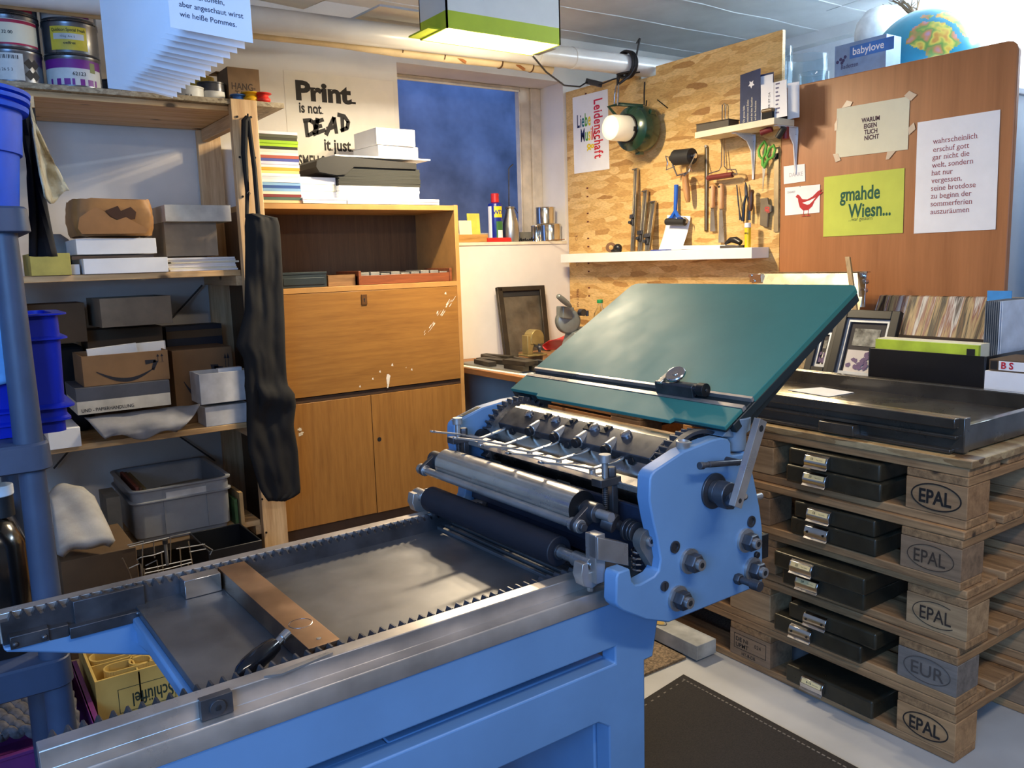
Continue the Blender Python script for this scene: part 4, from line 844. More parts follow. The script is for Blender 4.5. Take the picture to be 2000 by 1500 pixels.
for xh, y0_, y1_, xb_, y2_, wdt, lb in ((1391, 361, 406, 1392, 452, .032, 'putty knife with a pale wooden handle and short wide blade, beside the steel bar'), (1408, 359, 408, 1409, 474, .036, 'putty knife with a wooden handle and longer blade, right of its twin')):
    r = tool('putty_knife', lb, 'putty knife', xh, y2_); h0, h1 = T(xh, y1_, .02), T(xh, y0_, .018)
    g = MB(); d_ = h1-h0; g.lathe(h0, d_, [(.008, 0), (.012, .006), (.011, .04), (.0145, .085), (.012, d_.length-.006), (.006, d_.length)], 0, 16); g.lathe(h1-d_*.12+V((-.012, 0, 0)), (-1, 0, 0), [(.0055, 0), (.0055, .002), (0, .0021)], 1, 14); g.build('handle', [WOOD('pale_handle', (224, 178, 128), (196, 142, 92), 2, 2, .4), black], r)
    g = MB(); b0_, b1_ = T(xh, y1_, .018), T(xb_, y2_, .014); g.prism([b0_+V((0, .008, 0)), b0_+V((0, -.008, 0)), b0_+V((0, -.010, -.02)), b1_+V((0, -wdt/2, 0)), b1_+V((0, wdt/2, 0)), b0_+V((0, .010, -.02))], (.0016, 0, 0)); g.cyl(b0_, b0_+V((0, 0, .012)), .009, 1, 14); g.build('blade', [steel, iron], r)
r = tool('tweezers', 'dark steel tweezers hanging left of the black pliers', 'tweezers', 1444, 430); g = MB(); g.tube([T(1448, 430, .01), T(1442, 400, .015), T(1439, 362, .012), T(1443, 400, .02), T(1445, 430, .02)], .0028, 0, 6); g.build('arms', dsteel, r)
r = tool('pliers', 'black handled pliers hanging on the tool wall', 'pliers', 1458, 436)
g = MB(); g.tube([T(1458, 376, .018), T(1453, 400, .02), T(1451, 432, .02)], [.004, .006, .0075], 0, 10); g.tube([T(1458, 376, .018), T(1464, 402, .02), T(1463, 430, .02)], [.004, .006, .0075], 0, 10); g.build('grips', M('black_grip', (26, 26, 28), .4), r)
g = MB(); g.tube([T(1458, 382, .018), T(1457, 366, .018), T(1456, 356, .018)], [.008, .007, .002], 0, 10); g.build('jaws', dsteel, r)
r = tool('awl', 'awl with a brown turned handle hanging beside the pliers', 'awl', 1468, 415); g = MB(); h0, h1 = T(1466, 412, .035), T(1468, 372, .03); g.lathe(h0, h1-h0, [(.005, 0), (.009, .01), (.0115, .045), (.0095, .07), (.0125, .082), (.008, .09), (0, .091)], 0, 16); g.build('handle', WOOD('dark_handle', (104, 70, 44), (72, 46, 28), 2, 2, .35), r); g = MB(); g.cyl(h0, h0+V((0, .004, -.045)), .002, 0, 8, .0006); g.build('spike', steel, r)
r = tool('scissors', 'scissors with light green plastic handles hanging under the small shelf', 'scissors', 1494, 370)
scg = M('scissor_green', (104, 180, 72), .4)
g = MB(); g.tube([T(1486, 285, .02), T(1493, 276, .02), T(1497, 284, .02), T(1495, 300, .02), T(1489, 312, .02), T(1483, 304, .02), T(1482, 293, .02)], .0058, 0, 8, True); g.tube([T(1503, 290, .024), T(1511, 284, .024), T(1514, 292, .024), T(1510, 306, .024), T(1501, 312, .024), T(1498, 304, .024)], .0058, 0, 8, True); g.tube([T(1490, 311, .02), T(1490, 322, .02), T(1492, 327, .02)], [.006, .008, .003], 0, 8); g.tube([T(1500, 311, .024), T(1495, 322, .024), T(1492, 329, .024)], [.006, .008, .003], 0, 8); g.build('handles', scg, r)
g = MB(); g.prism([T(1489, 322, .02), T(1494, 324, .02), T(1491, 348, .02), T(1489.5, 374, .02)], (.002, 0, 0)); g.prism([T(1491, 322, .023), T(1496, 324, .023), T(1492, 350, .023), T(1490, 372, .023)], (.002, 0, 0)); g.build('blades', steel, r)
g = MB(); g.prism([T(1488, 388, .008), T(1502, 386, .008), T(1504, 399, .008), T(1510, 401, .008), T(1510, 414, .008), T(1504, 417, .008), T(1502, 445, .008), T(1487, 440, .008)], (-.012, 0, 0)); g.text('0F', T(1494, 404, .0205), -Z1, NY, .034, 1, .02, .8); tag(g.build('scraper_holder', [M('grey_holder', (120, 108, 90), .5, .3), M('red_mark', (204, 50, 52), .6)], bevel=.003), 'grey flat blade holder with red marks hanging right of the pliers', 'blade holder')
g = MB(); g.prism([T(1513, 288, .003), T(1522, 287, .003), T(1521, 452, .003), T(1512, 453, .003)], (-.004, 0, 0)); g.box(T(1513, 300, .007), T(1520, 310, .009), 1); tag(g.build('steel_ruler', [M('dull_ruler', (176, 160, 128), .4, .6), iron]), 'long dull steel ruler hanging at the right edge of the tool wall', 'ruler')
g = MB(); n0, n1 = T(1284, 195, .004), T(1304, 211, .004)
tag(MB().tube([n0, n1], .0024, 0, 6).build('wall_nail', iron), 'dark bent nail stuck in the tool wall above the black brayer', 'nail')
# things lying on the long shelf
yq = on_shelf(1205, XO-.07); r = thing('tape_roll', 'small black and brown roll of tape on the left of the long shelf', 'tape', (XO-.07, yq, ST))
g = MB(); g.lathe((XO-.085, yq+.03, ST+.026), (-.55, -.8, 0), [(.012, -.012), (.026, -.012), (.026, .012), (.012, .012), (.012, -.012)], 0, 24, False); g.build('tape', M('brown_tape', (120, 84, 46), .4), r)
g = MB(); g.sphere((XO-.075, yq-.012, ST+.022), .021, 0, 20, (1, 1.2, 1)); g.tube([(XO-.085, yq+.02, ST+.008), (XO-.08, yq-.04, ST+.008)], .008, 0, 8); g.build('holder', M('black_plastic', (26, 26, 28), .35), r)
ya, yb2 = on_shelf(1332, XO-.07), on_shelf(1425, XO-.07)
g = MB(); g.obox((XO-.07, (ya+yb2)/2, ST+.009), (.07, abs(ya-yb2), .017), (.02, 0, .03)); tag(g.build('paper_pad', white), 'white pad of paper lying on the long shelf below the putty knives', 'paper pad')
yc = on_shelf(1432, XO-.08); r = thing('stapler', 'black and grey stapler on the right of the long shelf', 'stapler', (XO-.08, yc, ST))
g = MB(); g.box((XO-.105, yc-.05, ST), (XO-.06, yc+.055, ST+.012)); g.build('base', M('grey_base', (96, 94, 92), .4, .5), r, .002); g = MB(); g.tube([(XO-.085, yc-.045, ST+.022), (XO-.085, yc-.02, ST+.034), (XO-.085, yc+.01, ST+.036), (XO-.085, yc+.04, ST+.02)], [.012, .015, .012, .006], 0, 12); g.build('arm', M('black_plastic', (26, 26, 28), .35), r)
yg = on_shelf(1460, XO-.06); r = thing('glue_stick', 'yellow glue stick with a white cap standing at the right end of the long shelf', 'glue stick', (XO-.06, yg, ST)); g = MB(); g.cyl((XO-.06, yg, ST), (XO-.06, yg, ST+.085), .0135, 0, 24); g.text('UHU', (XO-.0737, yg+.009, ST+.058), NY, Z1, .011, 1, .02); g.build('tube', [M('glue_yellow', (232, 200, 30), .4), black], r); g = MB(); g.cyl((XO-.06, yg, ST+.085), (XO-.06, yg, ST+.106), .0138, 0, 24); g.build('cap', white, r, .002)
# small shelf with brackets
SA, SB, SC = PX(1357, 262, XO-.16), PX(1512, 232, XO-.16), None
zz0 = (PX(1357, 270, XO-.16).z+PX(1512, 243, XO-.16).z)/2; zz1 = zz0+.026; yl_, yr_ = PX(1357, 265, XO-.16).y, PX(1512, 238, XO-.16).y
r = thing('bracket_shelf', 'small pale shelf on two white brackets at the join of tool wall and brown panel', 'shelf', (XO-.08, (yl_+yr_)/2, zz0))
g = MB().box((XO-.16, yr_, zz0), (XO-.032, yl_, zz1)); g.build('board', M('pale_shelf', (218, 206, 178), .5, var=.04), r, .001)
wh_m = M('white_bracket', (226, 226, 226), .4)
for yb3, h_ in ((PX(1470, 290, XO-.01).y, .19), (PX(1585, 300, XO-.01).y, .19)):
    yb3 = max(yb3, yr_+.012)
    g = MB(); g.prism([(XO-.003, yb3+.010, zz0), (XO-.003, yb3+.012, zz0-.02), (XO-.003, yb3+.004, zz0-h_), (XO-.003, yb3-.004, zz0-h_), (XO-.003, yb3-.012, zz0-.02), (XO-.003, yb3-.010, zz0)], (-.004, 0, 0)); g.box((XO-.135, yb3-.01, zz0-.004), (XO-.003, yb3+.01, zz0)); g.prism([(XO-.006, yb3-.003, zz0-.004), (XO-.12, yb3-.003, zz0-.004), (XO-.05, yb3-.003, zz0-.03), (XO-.02, yb3-.003, zz0-.07), (XO-.006, yb3-.003, zz0-h_*.95)], (0, .006, 0)); g.cyl((XO-.007, yb3, zz0-.03), (XO-.009, yb3, zz0-.03), .004, 1, 10); g.build('bracket', [wh_m, iron], r, .0015)
ZS2 = zz1
yk = (PX(1375, 250, XO-.1).y+PX(1425, 245, XO-.1).y)/2
g = MB(); g.obox((XO-.095, yk, ZS2+.018), (.075, .17, .033), (.0, 0, .1)); g.obox((XO-.095, yk, ZS2+.036), (.08, .175, .004), (0, 0, .1), 1); tag(g.build('sanding_block', [M('dark_block', (64, 56, 46), .6), M('brown_leather', (84, 70, 52), .6)], bevel=.004), 'dark brown block on the left end of the small bracket shelf', 'block')
g = MB(); p = [PX(1445, 234, XO-.115), PX(1484, 229, XO-.115), PX(1482, 134, XO-.115), PX(1445, 147, XO-.115)]; zb_ = ZS2+.0006
yA, yB = p[0].y, p[1].y; zA, zB = p[3].z, p[2].z
g.prism([(XO-.115, yA, zb_), (XO-.115, yB, zb_), (XO-.115, yB, zB), (XO-.115, yA, zA)], (.0015, 0, 0), 0); g.prism([(XO-.10, yB+.02, zb_), (XO-.10, yB-.05, zb_), (XO-.10, yB-.05, zB-.03), (XO-.10, yB+.02, zB-.03)], (.0015, 0, 0), 1); g.prism([(XO-.098, yB+.02, zb_), (XO-.098, yB-.052, zb_), (XO-.098, yB-.052, zB-.022), (XO-.098, yB+.02, zB-.022)], (.0015, 0, 0), 0)
o = V((XO-.1152, yB+.045, zB-.055)); st = [(.017*math.cos(t)*(1 if k % 2 else .5), .017*math.sin(t)*(1 if k % 2 else .5)) for k, t in enumerate([2*math.pi*i/10+.3 for i in range(10)])]; g.flat(st, o, NY, Z1, 1)
for k in range(4): g.text(('Die grosse Stille', 'zwischen zwei Zeilen', 'und das leise Rauschen', 'auf der Rueckseite')[k], (XO-.1153, yB+.078-.02*k, zb_+.01), Z1, Y1, .013, 2, 0, .8)
tag(g.build('folded_card', [M('slate_blue_card', (52, 62, 94), .7), white, cream]), 'dark blue folded card with a white star standing on the small shelf', 'card')
g = MB(); Xc = XO-.125
def cardpx(g, q, X, m_=0, dx=.0012): P_ = [PX(x, y, X) for x, y in q]; P_[0].z = P_[1].z = zb_; g.prism(P_, (dx, 0, 0), m_); return P_
cardpx(g, [(1486, 238), (1512, 238), (1511, 161), (1486, 166)], Xc); P_ = cardpx(g, [(1512, 238), (1537, 238), (1536, 155), (1512, 161)], Xc-.012)
for k in range(8): y_ = 166+8*k; g.flat([(0, 0), (.020-.004*(k % 3), 0), (.020-.004*(k % 3), .006), (0, .006)], PX(1515, y_, Xc-.0121), NY, Z1, 1)
g.text('WER IST DA', PX(1504, 218, Xc-.0001), Z1, Y1, .014, 2)
tag(g.build('white_cards', [white, M('lilac_print', (116, 112, 140), .7), black]), 'white printed cards standing behind the brush on the small shelf', 'cards')
g = MB(); cardpx(g, [(1538, 238), (1561, 236), (1561, 159), (1538, 163)], XO-.06); tag(g.build('blank_card', white), 'blank white card standing at the end of the small shelf behind the brush', 'card')
yb4 = yr_+.045; r = thing('bench_brush', 'flat wooden brush with black bristles lying on the small shelf', 'brush', (XO-.10, yb4, ZS2))
g = MB(); g.obox((XO-.085, yb4, ZS2+.034), (.145, .055, .016), (0, .0, .05)); g.build('block', WOOD('brush_wood', (120, 96, 62), (86, 64, 40), 0, 2, .4), r, .006, 3)
g = MB(); g.obox((XO-.085, yb4, ZS2+.0135), (.138, .05, .027), (0, 0, .05)); g.build('bristles', M('black_bristle', (18, 18, 20), .8, bmp=.5, bscale=400), r)
for k, (px, py, ex_, c, lb) in enumerate(((1497, 251, .6, (122, 34, 38), 'dark red magnet stuck under the small shelf'), (1531, 262, -.7, (36, 38, 36), 'black cylinder magnet stuck under the small shelf'), (1553, 262, 0, (138, 40, 38), 'red cylinder stuck under the small shelf near its end'))):
    p = PX(px, py, XO-(.12, .10, .07)[k]); p.z = zz0-.027; p.y = max(p.y, yr_+.012+.0*k); d_ = V((0, math.sin(ex_), math.cos(ex_)))
    if k == 0: d_ = V((.3, -.95, .25)); p.z = zz0-.014
    tag(MB().cyl(p-d_*.024, p+d_*.024, .0125, 0, 20).build('magnet_cylinder', M('magnet_%d' % k, c, .5, var=.2), bevel=.001), lb, 'magnet')
# ============================================================ secretary bookcase
BY = 3.35
bx0, bx1 = 1.085, PY(893.7, 400.8, BY).x; bz = 1.467; fT, fB = 1.121, .652; fU = fT+.001
veneer = WOOD('oak_veneer_flat', (154, 108, 50), (128, 86, 38), 0, 1.3, .42); veneer_v = WOOD('oak_veneer_upright', (156, 109, 52), (132, 89, 40), 2, 1.3, .42)
edge = M('oak_edge', (176, 130, 72), .45, var=.08); dark_in = WOOD('dark_interior', (104, 76, 50), (82, 58, 38), 2, 1.2, .5)
bc = thing('secretary_bookcase', 'brown veneered bookcase with a drop front flap and two doors under the window wall poster', 'bookcase', ((bx0+bx1)/2, 3.54, 0))
for a in (bx0, bx1-.02): MB().box((a, BY, .0), (a+.02, 3.742, bz)).build('side_panel', edge, bc, .001)
MB().box((bx0+.02, BY+.002, bz-.024), (bx1-.02, 3.742, bz-.002)).build('top_panel', edge, bc, .001)
MB().box((bx0+.02, 3.725, .08), (bx1-.02, 3.742, bz-.024)).build('back_panel', dark_in, bc)
MB().box((bx0+.02, BY+.0, fT-.022), (bx1-.02, 3.725, fT)).build('shelf_board', edge, bc, .001)
scr = M('white_scrape', (224, 216, 200), .7)
g = MB().box((bx0+.022, BY-.002, fB+.012), (bx1-.022, BY+.016, fT-.024), 0)
random.seed(5)
o = V((0, BY-.002, 0))
def spot(x, y, pts, lift=.0005):
    p = PY(x, y, BY-.002); g.flat([(a*.00215, b*.00215) for a, b in pts], p, X1, Z1, 1, lift)
for k in range(26):
    t = random.random(); x, y = 826+54*t+random.uniform(-5, 5), 652-62*t+random.uniform(-6, 6); L = random.uniform(4, 16); w_ = random.uniform(.4, 1.6)
    spot(x, y, [(0, 0), (L*.62, L*.72), (L*.62+w_*.5, L*.72-w_*.8), (w_, -w_*.6)], .0005+.00002*k)
spot(758, 742, [(-3, -9), (2, -9), (4, 3), (6, 8), (2, 12), (-2, 12), (-4, 4)]); spot(758, 750, [(-3, -8), (0, -8), (2, -1), (-1, 2)])
for x, y, s_ in ((766, 713, 2.5), (742, 726, 2), (804, 722, 2), (728, 740, 2), (703, 755, 2), (870, 573, 2.4), (793, 718, 1)): spot(x, y, [(-s_, -s_*.5), (s_, -s_), (s_*.6, s_*1.4), (-s_*.4, s_)])
fl_ = g.build('flap', [veneer, scr], bc, .001)
lp = PY(711, 585, BY-.002); g = MB().box((lp.x-.013, BY-.006, lp.z-.022), (lp.x+.013, BY-.002, lp.z+.022), 0); g.cyl((lp.x, BY-.006, lp.z+.002), (lp.x, BY-.0064, lp.z+.002), .004, 1, 12); g.box((lp.x-.0018, BY-.0065, lp.z-.010), (lp.x+.0018, BY-.006, lp.z), 1)
g.build('lock_plate', [M('lock_brown', (110, 76, 44), .4, .5), black], fl_, .001)
MB().box((bx0+.02, BY+.004, fB-.012), (bx1-.02, BY+.35, fB+.008)).build('mid_board', M('dark_gap', (64, 44, 28), .6), bc)
sx_ = PY(731, 900, BY).x
for a, b_, nm in ((bx0+.022, sx_-.001, 0), (sx_+.001, bx1-.022, 1)):
    g = MB().box((a, BY-.003 if nm else BY-.001, .1), (b_, BY+.015, fB-.014), 0)
    if nm: p = PY(741, 858, BY-.003); g.cyl(p, p+V((0, -.0006, 0)), .010, 1, 18)
    else:
        for k in range(9): p = PY(582+random.uniform(0, 8), 843+random.uniform(-8, 8), BY-.001); g.flat([(-.004, -.003), (.007, -.002), (.008, .002), (-.003, .005)], p, X1, Z1, 2, .0005+.0001*k)
    g.build('door', [veneer_v, black, scr], bc, .001)
MB().box((bx0+.02, BY+.02, .0), (bx1-.02, BY+.04, .098)).build('plinth', M('dark_plinth', (78, 56, 38), .6), bc)
# on the desk shelf
def pxx(x, y, Y): return PY(x, y, Y).x
r = thing('metal_box', 'dark green grey metal box on the bookcase desk shelf', 'box', (pxx(594, 545, BY+.03), BY+.12, fT))
x0, x1 = pxx(548, 545, BY+.03), pxx(638, 545, BY+.03); h = PY(600, 533, BY+.03).z-fT
g = MB().box((x0, BY+.03, fU), (x1, BY+.24, fT+h)); g.box((x0+.01, BY+.027, fT+.012), (x1-.01, BY+.03, fT+h-.02)); g.build('body', M('slate_metal', (44, 54, 58), .45, .3), r, .002); MB().box((x0-.002, BY+.028, fT+h-.006), (x1+.002, BY+.242, fT+h+.003)).build('lid', M('slate_metal', (44, 54, 58), .45, .3), r, .001)
def open_box(g, x0, x1, y0, y1, z0, z1, t=.006, mat=0, floor=True):
    g.box((x0, y0, z0), (x1, y0+t, z1), mat); g.box((x0, y1-t, z0), (x1, y1, z1), mat); g.box((x0, y0+t, z0), (x0+t, y1-t, z1), mat); g.box((x1-t, y0+t, z0), (x1, y1-t, z1), mat)
    if floor: g.box((x0+t, y0+t, z0), (x1-t, y1-t, z0+t), mat)
    return g
x0, x1 = pxx(641, 545, BY+.05), pxx(694, 545, BY+.05); tag(open_box(MB(), x0, x1, BY+.05, BY+.3, fU, PY(660, 537, BY+.05).z, .008).build('wooden_tray', WOOD('rough_wood', (140, 104, 62), (100, 70, 40), 0, 2, .7)), 'small rough wooden tray between the metal box and the type tray', 'tray')
x0, x1 = pxx(700, 545, BY+.03), bx1-.03; zt_ = PY(800, 533, BY+.03).z
r = thing('type_tray', 'reddish wooden tray filled with grey metal spacing on the bookcase desk shelf', 'tray', ((x0+x1)/2, BY+.15, fT))
redw = WOOD('mahogany', (134, 74, 40), (98, 50, 28), 0, 2, .45)
g = open_box(MB(), x0, x1, BY+.03, BY+.26, fU, zt_-.004, .010); g.box((x0, BY+.025, fU), (x0+.012, BY+.27, zt_+.016)); g.box((x1-.012, BY+.025, fU), (x1, BY+.27, zt_+.016)); g.build('tray', redw, r, .0015)
for k in range(9): MB().box((x0+.02+.05*k, BY+.05, fT+.01), (x0+.062+.05*k, BY+.20+.01*(k % 3), zt_+random.uniform(-.004, .014))).build('metal_furniture', M('lead_grey', (150, 148, 140), .5, .5), r, .001)
# piles on top of the bookcase
TY = 3.375
def pile(name, label, cat, x0, x1, ytop, ybot, Y, dep, cols, n, jit=.003, rz=0, z0=None):
    A_, B_ = PY(x0, ybot, Y), PY(x1, ytop, Y); z0 = A_.z if z0 is None else z0; g = MB(); z1 = B_.z; mats = cols; k = 0; z = z0
    for i in range(n):
        t = (z1-z0)/n; c = i % len(cols); dx, dy = random.uniform(-jit, jit), random.uniform(-jit, jit)
        g.obox(((A_.x+B_.x)/2+dx, Y+dep/2+dy, z+t/2), (B_.x-A_.x, dep, t*.97), (0, 0, rz+random.uniform(-.01, .01)), c); z += t
    return tag(g.build(name, cols), label, cat)
colcols = [M('stack_%d' % i, c, .8, var=.04) for i, c in enumerate(((214, 178, 128), (70, 92, 78), (120, 44, 44), (216, 214, 190), (120, 160, 196), (44, 78, 140), (126, 166, 198), (222, 222, 220), (198, 200, 204), (224, 224, 222), (232, 206, 120), (232, 160, 52), (226, 214, 220), (214, 206, 224), (74, 82, 150), (170, 86, 66), (232, 218, 210), (214, 206, 190), (40, 40, 34), (160, 198, 36), (150, 190, 40), (62, 62, 48), (82, 84, 64), (226, 218, 224)))]
pile('coloured_paper_pile', 'tall pile of coloured paper in many stripes on the bookcase top', 'paper pile', 512, 580, 259, 391, TY, .29, colcols, 24, .002, 0, bz+.001)
g = MB(); xx0, xx1 = pxx(506, 398, TY), pxx(590, 398, TY)
pile('white_paper_pile', 'pale box shaped pile of paper between the striped pile and the black folder', 'paper pile', 587, 655, 347, 388, TY+.03, .30, [white, cream, white], 3, .001, .0, PY(592, 387, TY-.01).z+.0015)
pile('loose_sheets', 'thin loose white sheets lying on the bookcase top edge', 'sheets', 592, 676, 387, 399, TY-.01, .30, [cream, white, white], 3, .002, .0, bz+.001)
pile('thick_white_stack', 'wide white paper stack under the black folders on the bookcase top', 'paper pile', 663, 818, 366, 390, TY-.0, .32, [white]*3, 6, .002, 0, PY(858, 390, TY-.015).z+.0015)
pile('large_sheets', 'large white sheets at the bottom of the stack on the bookcase top', 'sheets', 680, 858, 390, 400, TY-.015, .34, [white], 2, .002, .0, bz+.001)
# black portfolio bulging over the pile
A_, B_ = PY(663, 366, TY), PY(820, 318, TY); A_.z = PY(818, 366, TY).z+.0015; wtop = PY(659, 347, TY+.03).z+.006; rndm = M('charcoal_card', (34, 36, 31), .7, var=.15, stretch=(1, 1, 40), scale=4)
g = MB(); hz = B_.z-A_.z; xl = pxx(618, 340, TY)
for k in range(12): t = hz*.72/12; g.obox(((A_.x+B_.x)/2+random.uniform(-.003, .003), TY+.15, A_.z+t*(k+.5)), (B_.x-A_.x, .29, t*.96), (0, 0, random.uniform(-.006, .006)), 0)
pr_ = [(A_.x+.03, 0, wtop+.004), (A_.x-.01, 0, wtop+.001), (xl+.012, 0, wtop+.012), (xl, 0, wtop+.032), (xl+.004, 0, wtop+.056), (xl+.03, 0, B_.z+.004), (xl+.09, 0, B_.z+.013), (B_.x-.02, 0, B_.z-.004), (B_.x-.02, 0, A_.z+hz*.72+.0005), (A_.x+.07, 0, A_.z+hz*.72+.0005)]
g.prism([V((p[0], TY-.004, p[2])) for p in pr_], (0, .28, 0), 1)
tag(g.build('black_folder_stack', [rndm, M('black_folder', (18, 18, 17), .6)]), 'stack of charcoal card with a bulging black folder on the bookcase top', 'card stack')
A_ = PY(690, 314, TY+.02)
g = MB(); g.obox((pxx(752, 312, TY), TY+.16, B_.z+.0165), (pxx(830, 318, TY)-pxx(640, 310, TY), .3, .006), (0, 0, .02)); tag(g.build('backing_card', white), 'thin white card under the two small white boxes on the bookcase pile', 'card')
Ax, Bx = pxx(734, 300, TY+.02), pxx(815, 300, TY+.02); zA, zB, zC2 = B_.z+.0205, PY(770, 285, TY+.02).z, PY(770, 252, TY+.02).z
g = MB().obox(((Ax+Bx)/2, TY+.13, (zA+zB)/2), (Bx-Ax, .22, zB-zA), (0, 0, .08)); tag(g.build('white_box', white, bevel=.001), 'lower small white box on the black folders on the bookcase top', 'box')
Ax, Bx = pxx(732, 270, TY+.02), pxx(808, 270, TY+.02)
g = MB().obox(((Ax+Bx)/2, TY+.12, (zB+zC2)/2+.0005), (Bx-Ax, .22, zC2-zB-.001), (0, 0, .02)); tag(g.build('white_box', white, bevel=.001), 'upper small white box, the topmost thing on the bookcase piles', 'box')
# wall poster with the big black lettering
g = MB(); q = [PY(566, 330, YB), PY(776, 345, YB), PY(776, 150, YB), PY(566, 138, YB)]; X0, Xe = q[0].x, q[1].x; za, zb2 = 1.50, q[3].z
WYp = YB-.0015; g.prism([(X0, YB, za), (Xe, YB, za), (Xe, YB, zb2), (X0, YB, zb2)], (0, -.0015, 0), 0)
pk = M('poster_black', (34, 30, 28), .7, var=.25, scale=60)
def pt(t, x, y, h, sx, bold, serif=True):
    o = PY(x, y, WYp); (serif_text(g, t, o, X1, Z1, h, 1, sx, bold) if serif else g.text(t, o, X1, Z1, h, 1, bold, sx))
pt('Print', 577, 193, .114, 1.20, .045); pt('is not', 584, 219, .064, .74, .03); pt('it just', 633, 293, .074, .80, .03); pt('SMELLS', 584, 325, .073, .55, .03)
def brush(pts, r_=.0100):
    P_ = [PY(x, y, WYp) for x, y in pts]
    for a, b_ in zip(P_, P_[1:]):
        d_ = (b_-a).normalized(); s_ = V((-d_.z, 0, d_.x))*r_; a2, b2 = a-d_*.003, b_+d_*.003
        g.flat([((q_-a).x, (q_-a).z) for q_ in (a2-s_, b2-s_*.8, b2+s_*.9, a2+s_)], a, X1, Z1, 1)
for st in ([(593, 236), (606, 235), (618, 245), (614, 258), (603, 264)], [(597, 237), (600, 267)], [(611, 240), (631, 234)], [(620, 232), (618, 260)], [(613, 249), (628, 246)], [(612, 262), (635, 254)], [(637, 263), (652, 230), (657, 260)], [(639, 252), (656, 247)], [(660, 224), (672, 227), (680, 238), (678, 250), (666, 255)], [(668, 224), (669, 256)]): brush(st)
tag(g.build('wall_poster', [M('poster_paper', (226, 219, 206), .8, var=.02), pk]), 'white wall poster with bold black lettering above the bookcase', 'poster')
# ============================================================ pine shelf unit
SY0, SY1 = 3.20, 3.72
shelf = thing('pine_shelf', 'tall pine shelf unit with chipboard top along the back wall', 'shelf unit', (.6, 3.45, 0))
pw0, pw1 = PY(450, 205, SY0).x, PY(501, 207, SY0).x; zt1 = 1.83
zS = [.215, .615, 1.205, 1.815]
for (a, b_, y0, y1) in ((pw0, pw1, SY0, SY0+.028), (PY(380, 250, SY1).x, PY(425, 250, SY1).x, SY1-.03, SY1), (.13, .222, SY0+.01, SY0+.038), (.15, .24, SY1-.03, SY1)):
    MB().box((a, y0-(.004 if a == pw0 else 0), 0), (b_, y1, 1.786 if a != pw0 else zt1)).build('post', pine_v, shelf, .002)
for x in (pw0+.0,):
    g = MB()
    for (px, py) in ((463, 228), (490, 229), (468, 307), (498, 308), (474, 384), (512, 975), (520, 1040)): p = PY(px, py, SY0-.0045); g.cyl(p, p+V((0, -.003, 0)), .0042, 0, 10)
    g.build('screw_heads', iron, shelf)
for i, (z, xr) in enumerate(zip(zS, (pw1, pw1, pw1, PY(556, 215, SY0).x))):
    if i == 3:
        MB().box((-.6, SY0+.002, z-.004), (xr, SY1+.02, z+.014)).build('chipboard_top', OSB('grey_chipboard', [(112, 98, 78), (146, 130, 104), (164, 148, 120), (182, 168, 140)], 6), shelf, .001)
        g = MB(); 
        for k in range(5): g.box((-.55, SY0+.035+.098*k, z-.024), (pw0+.09, SY0+.128+.098*k, z-.004))
        g.build('slat_board', pine, shelf, .002)
    else:
        g = MB()
        for k in range(5): g.box((-.5, SY0+.03+.098*k, z-.022), (pw0+.0 if k == 0 else pw0+.0, SY0+.124+.098*k, z))
        g.build('slat_board', pine, shelf, .002)
        MB().box((pw0-.02, SY0+.03, z-.06), (pw0+.01, SY1-.03, z-.022)).build('side_batten', pine_y, shelf, .002)
g = MB().box((pw0+.02, SY0+.04, zS[3]-.075), (pw0+.05, SY1-.03, zS[3]-.026)); g.build('side_batten', pine_y, shelf, .002)
MB().box((pw1-.012, SY0+.035, .0), (pw1-.004, 3.74, 1.44)).build('side_sheet', dark_in, shelf)
for q0, q1 in (((395, 557), (335, 622)), ((340, 845), (420, 900)), ((105, 915), (150, 862))): MB().tube([PY(*q0, SY1-.01), PY(*q1, SY1-.01)], .004, 0, 6).build('cross_brace', M('grey_brace', (78, 74, 68), .5), shelf)
TZ1 = zS[3]+.015
# ink tins on the top board
def ctext(g, t, c, r_, z, h, a0, mat, sx=1, bold=0, al='CENTER'):
    vs, fs = glyphs(t, bold, al); out = []
    for p in vs: a = a0+p[0]*h*sx/r_; out.append(V((c[0]+(r_+.0009)*math.sin(a), c[1]-(r_+.0009)*math.cos(a), z+p[1]*h)))
    g.add(out, fs, mat)
def cpatch(g, c, r_, z0, z1, a0, a1, mat, lift=.0004, n=20):
    g.grid(lambda u, v: V((c[0]+(r_+lift)*math.sin(a0+(a1-a0)*u), c[1]-(r_+lift)*math.cos(a0+(a1-a0)*u), z0+(z1-z0)*v)), n, 1, mat)
tin = M('ink_tin', (120, 122, 126), .32, .8, var=.12, rvar=.1)
def ink_tin(x, y, z, rr, h, label, art):
    r = thing('ink_tin', label, 'ink tin', (x, y, z), 0, 'ink tins on the shelf top')
    g = MB(); g.lathe((x, y, z), Z1, [(rr*.98, 0), (rr*1.0, .003), (rr*.97, .006), (rr*.97, h-.014), (rr*1.0, h-.010), (rr*1.0, h-.003), (rr*.96, h), (rr*.94, h-.003), (0, h-.003)], 0, 40); g.build('body', tin, r)
    g = MB(); mats = art(g, (x, y, z), rr*.97, h, math.atan2(x, y)*-1); g.build('label', mats, r)
mag = M('magenta_label', (176, 30, 74), .5); pur = M('purple_label', (124, 40, 138), .5); yel = M('yellow_label', (226, 200, 60), .5); lwhite = M('label_white', (214, 214, 208), .5); dk = M('label_black', (26, 24, 28), .6)
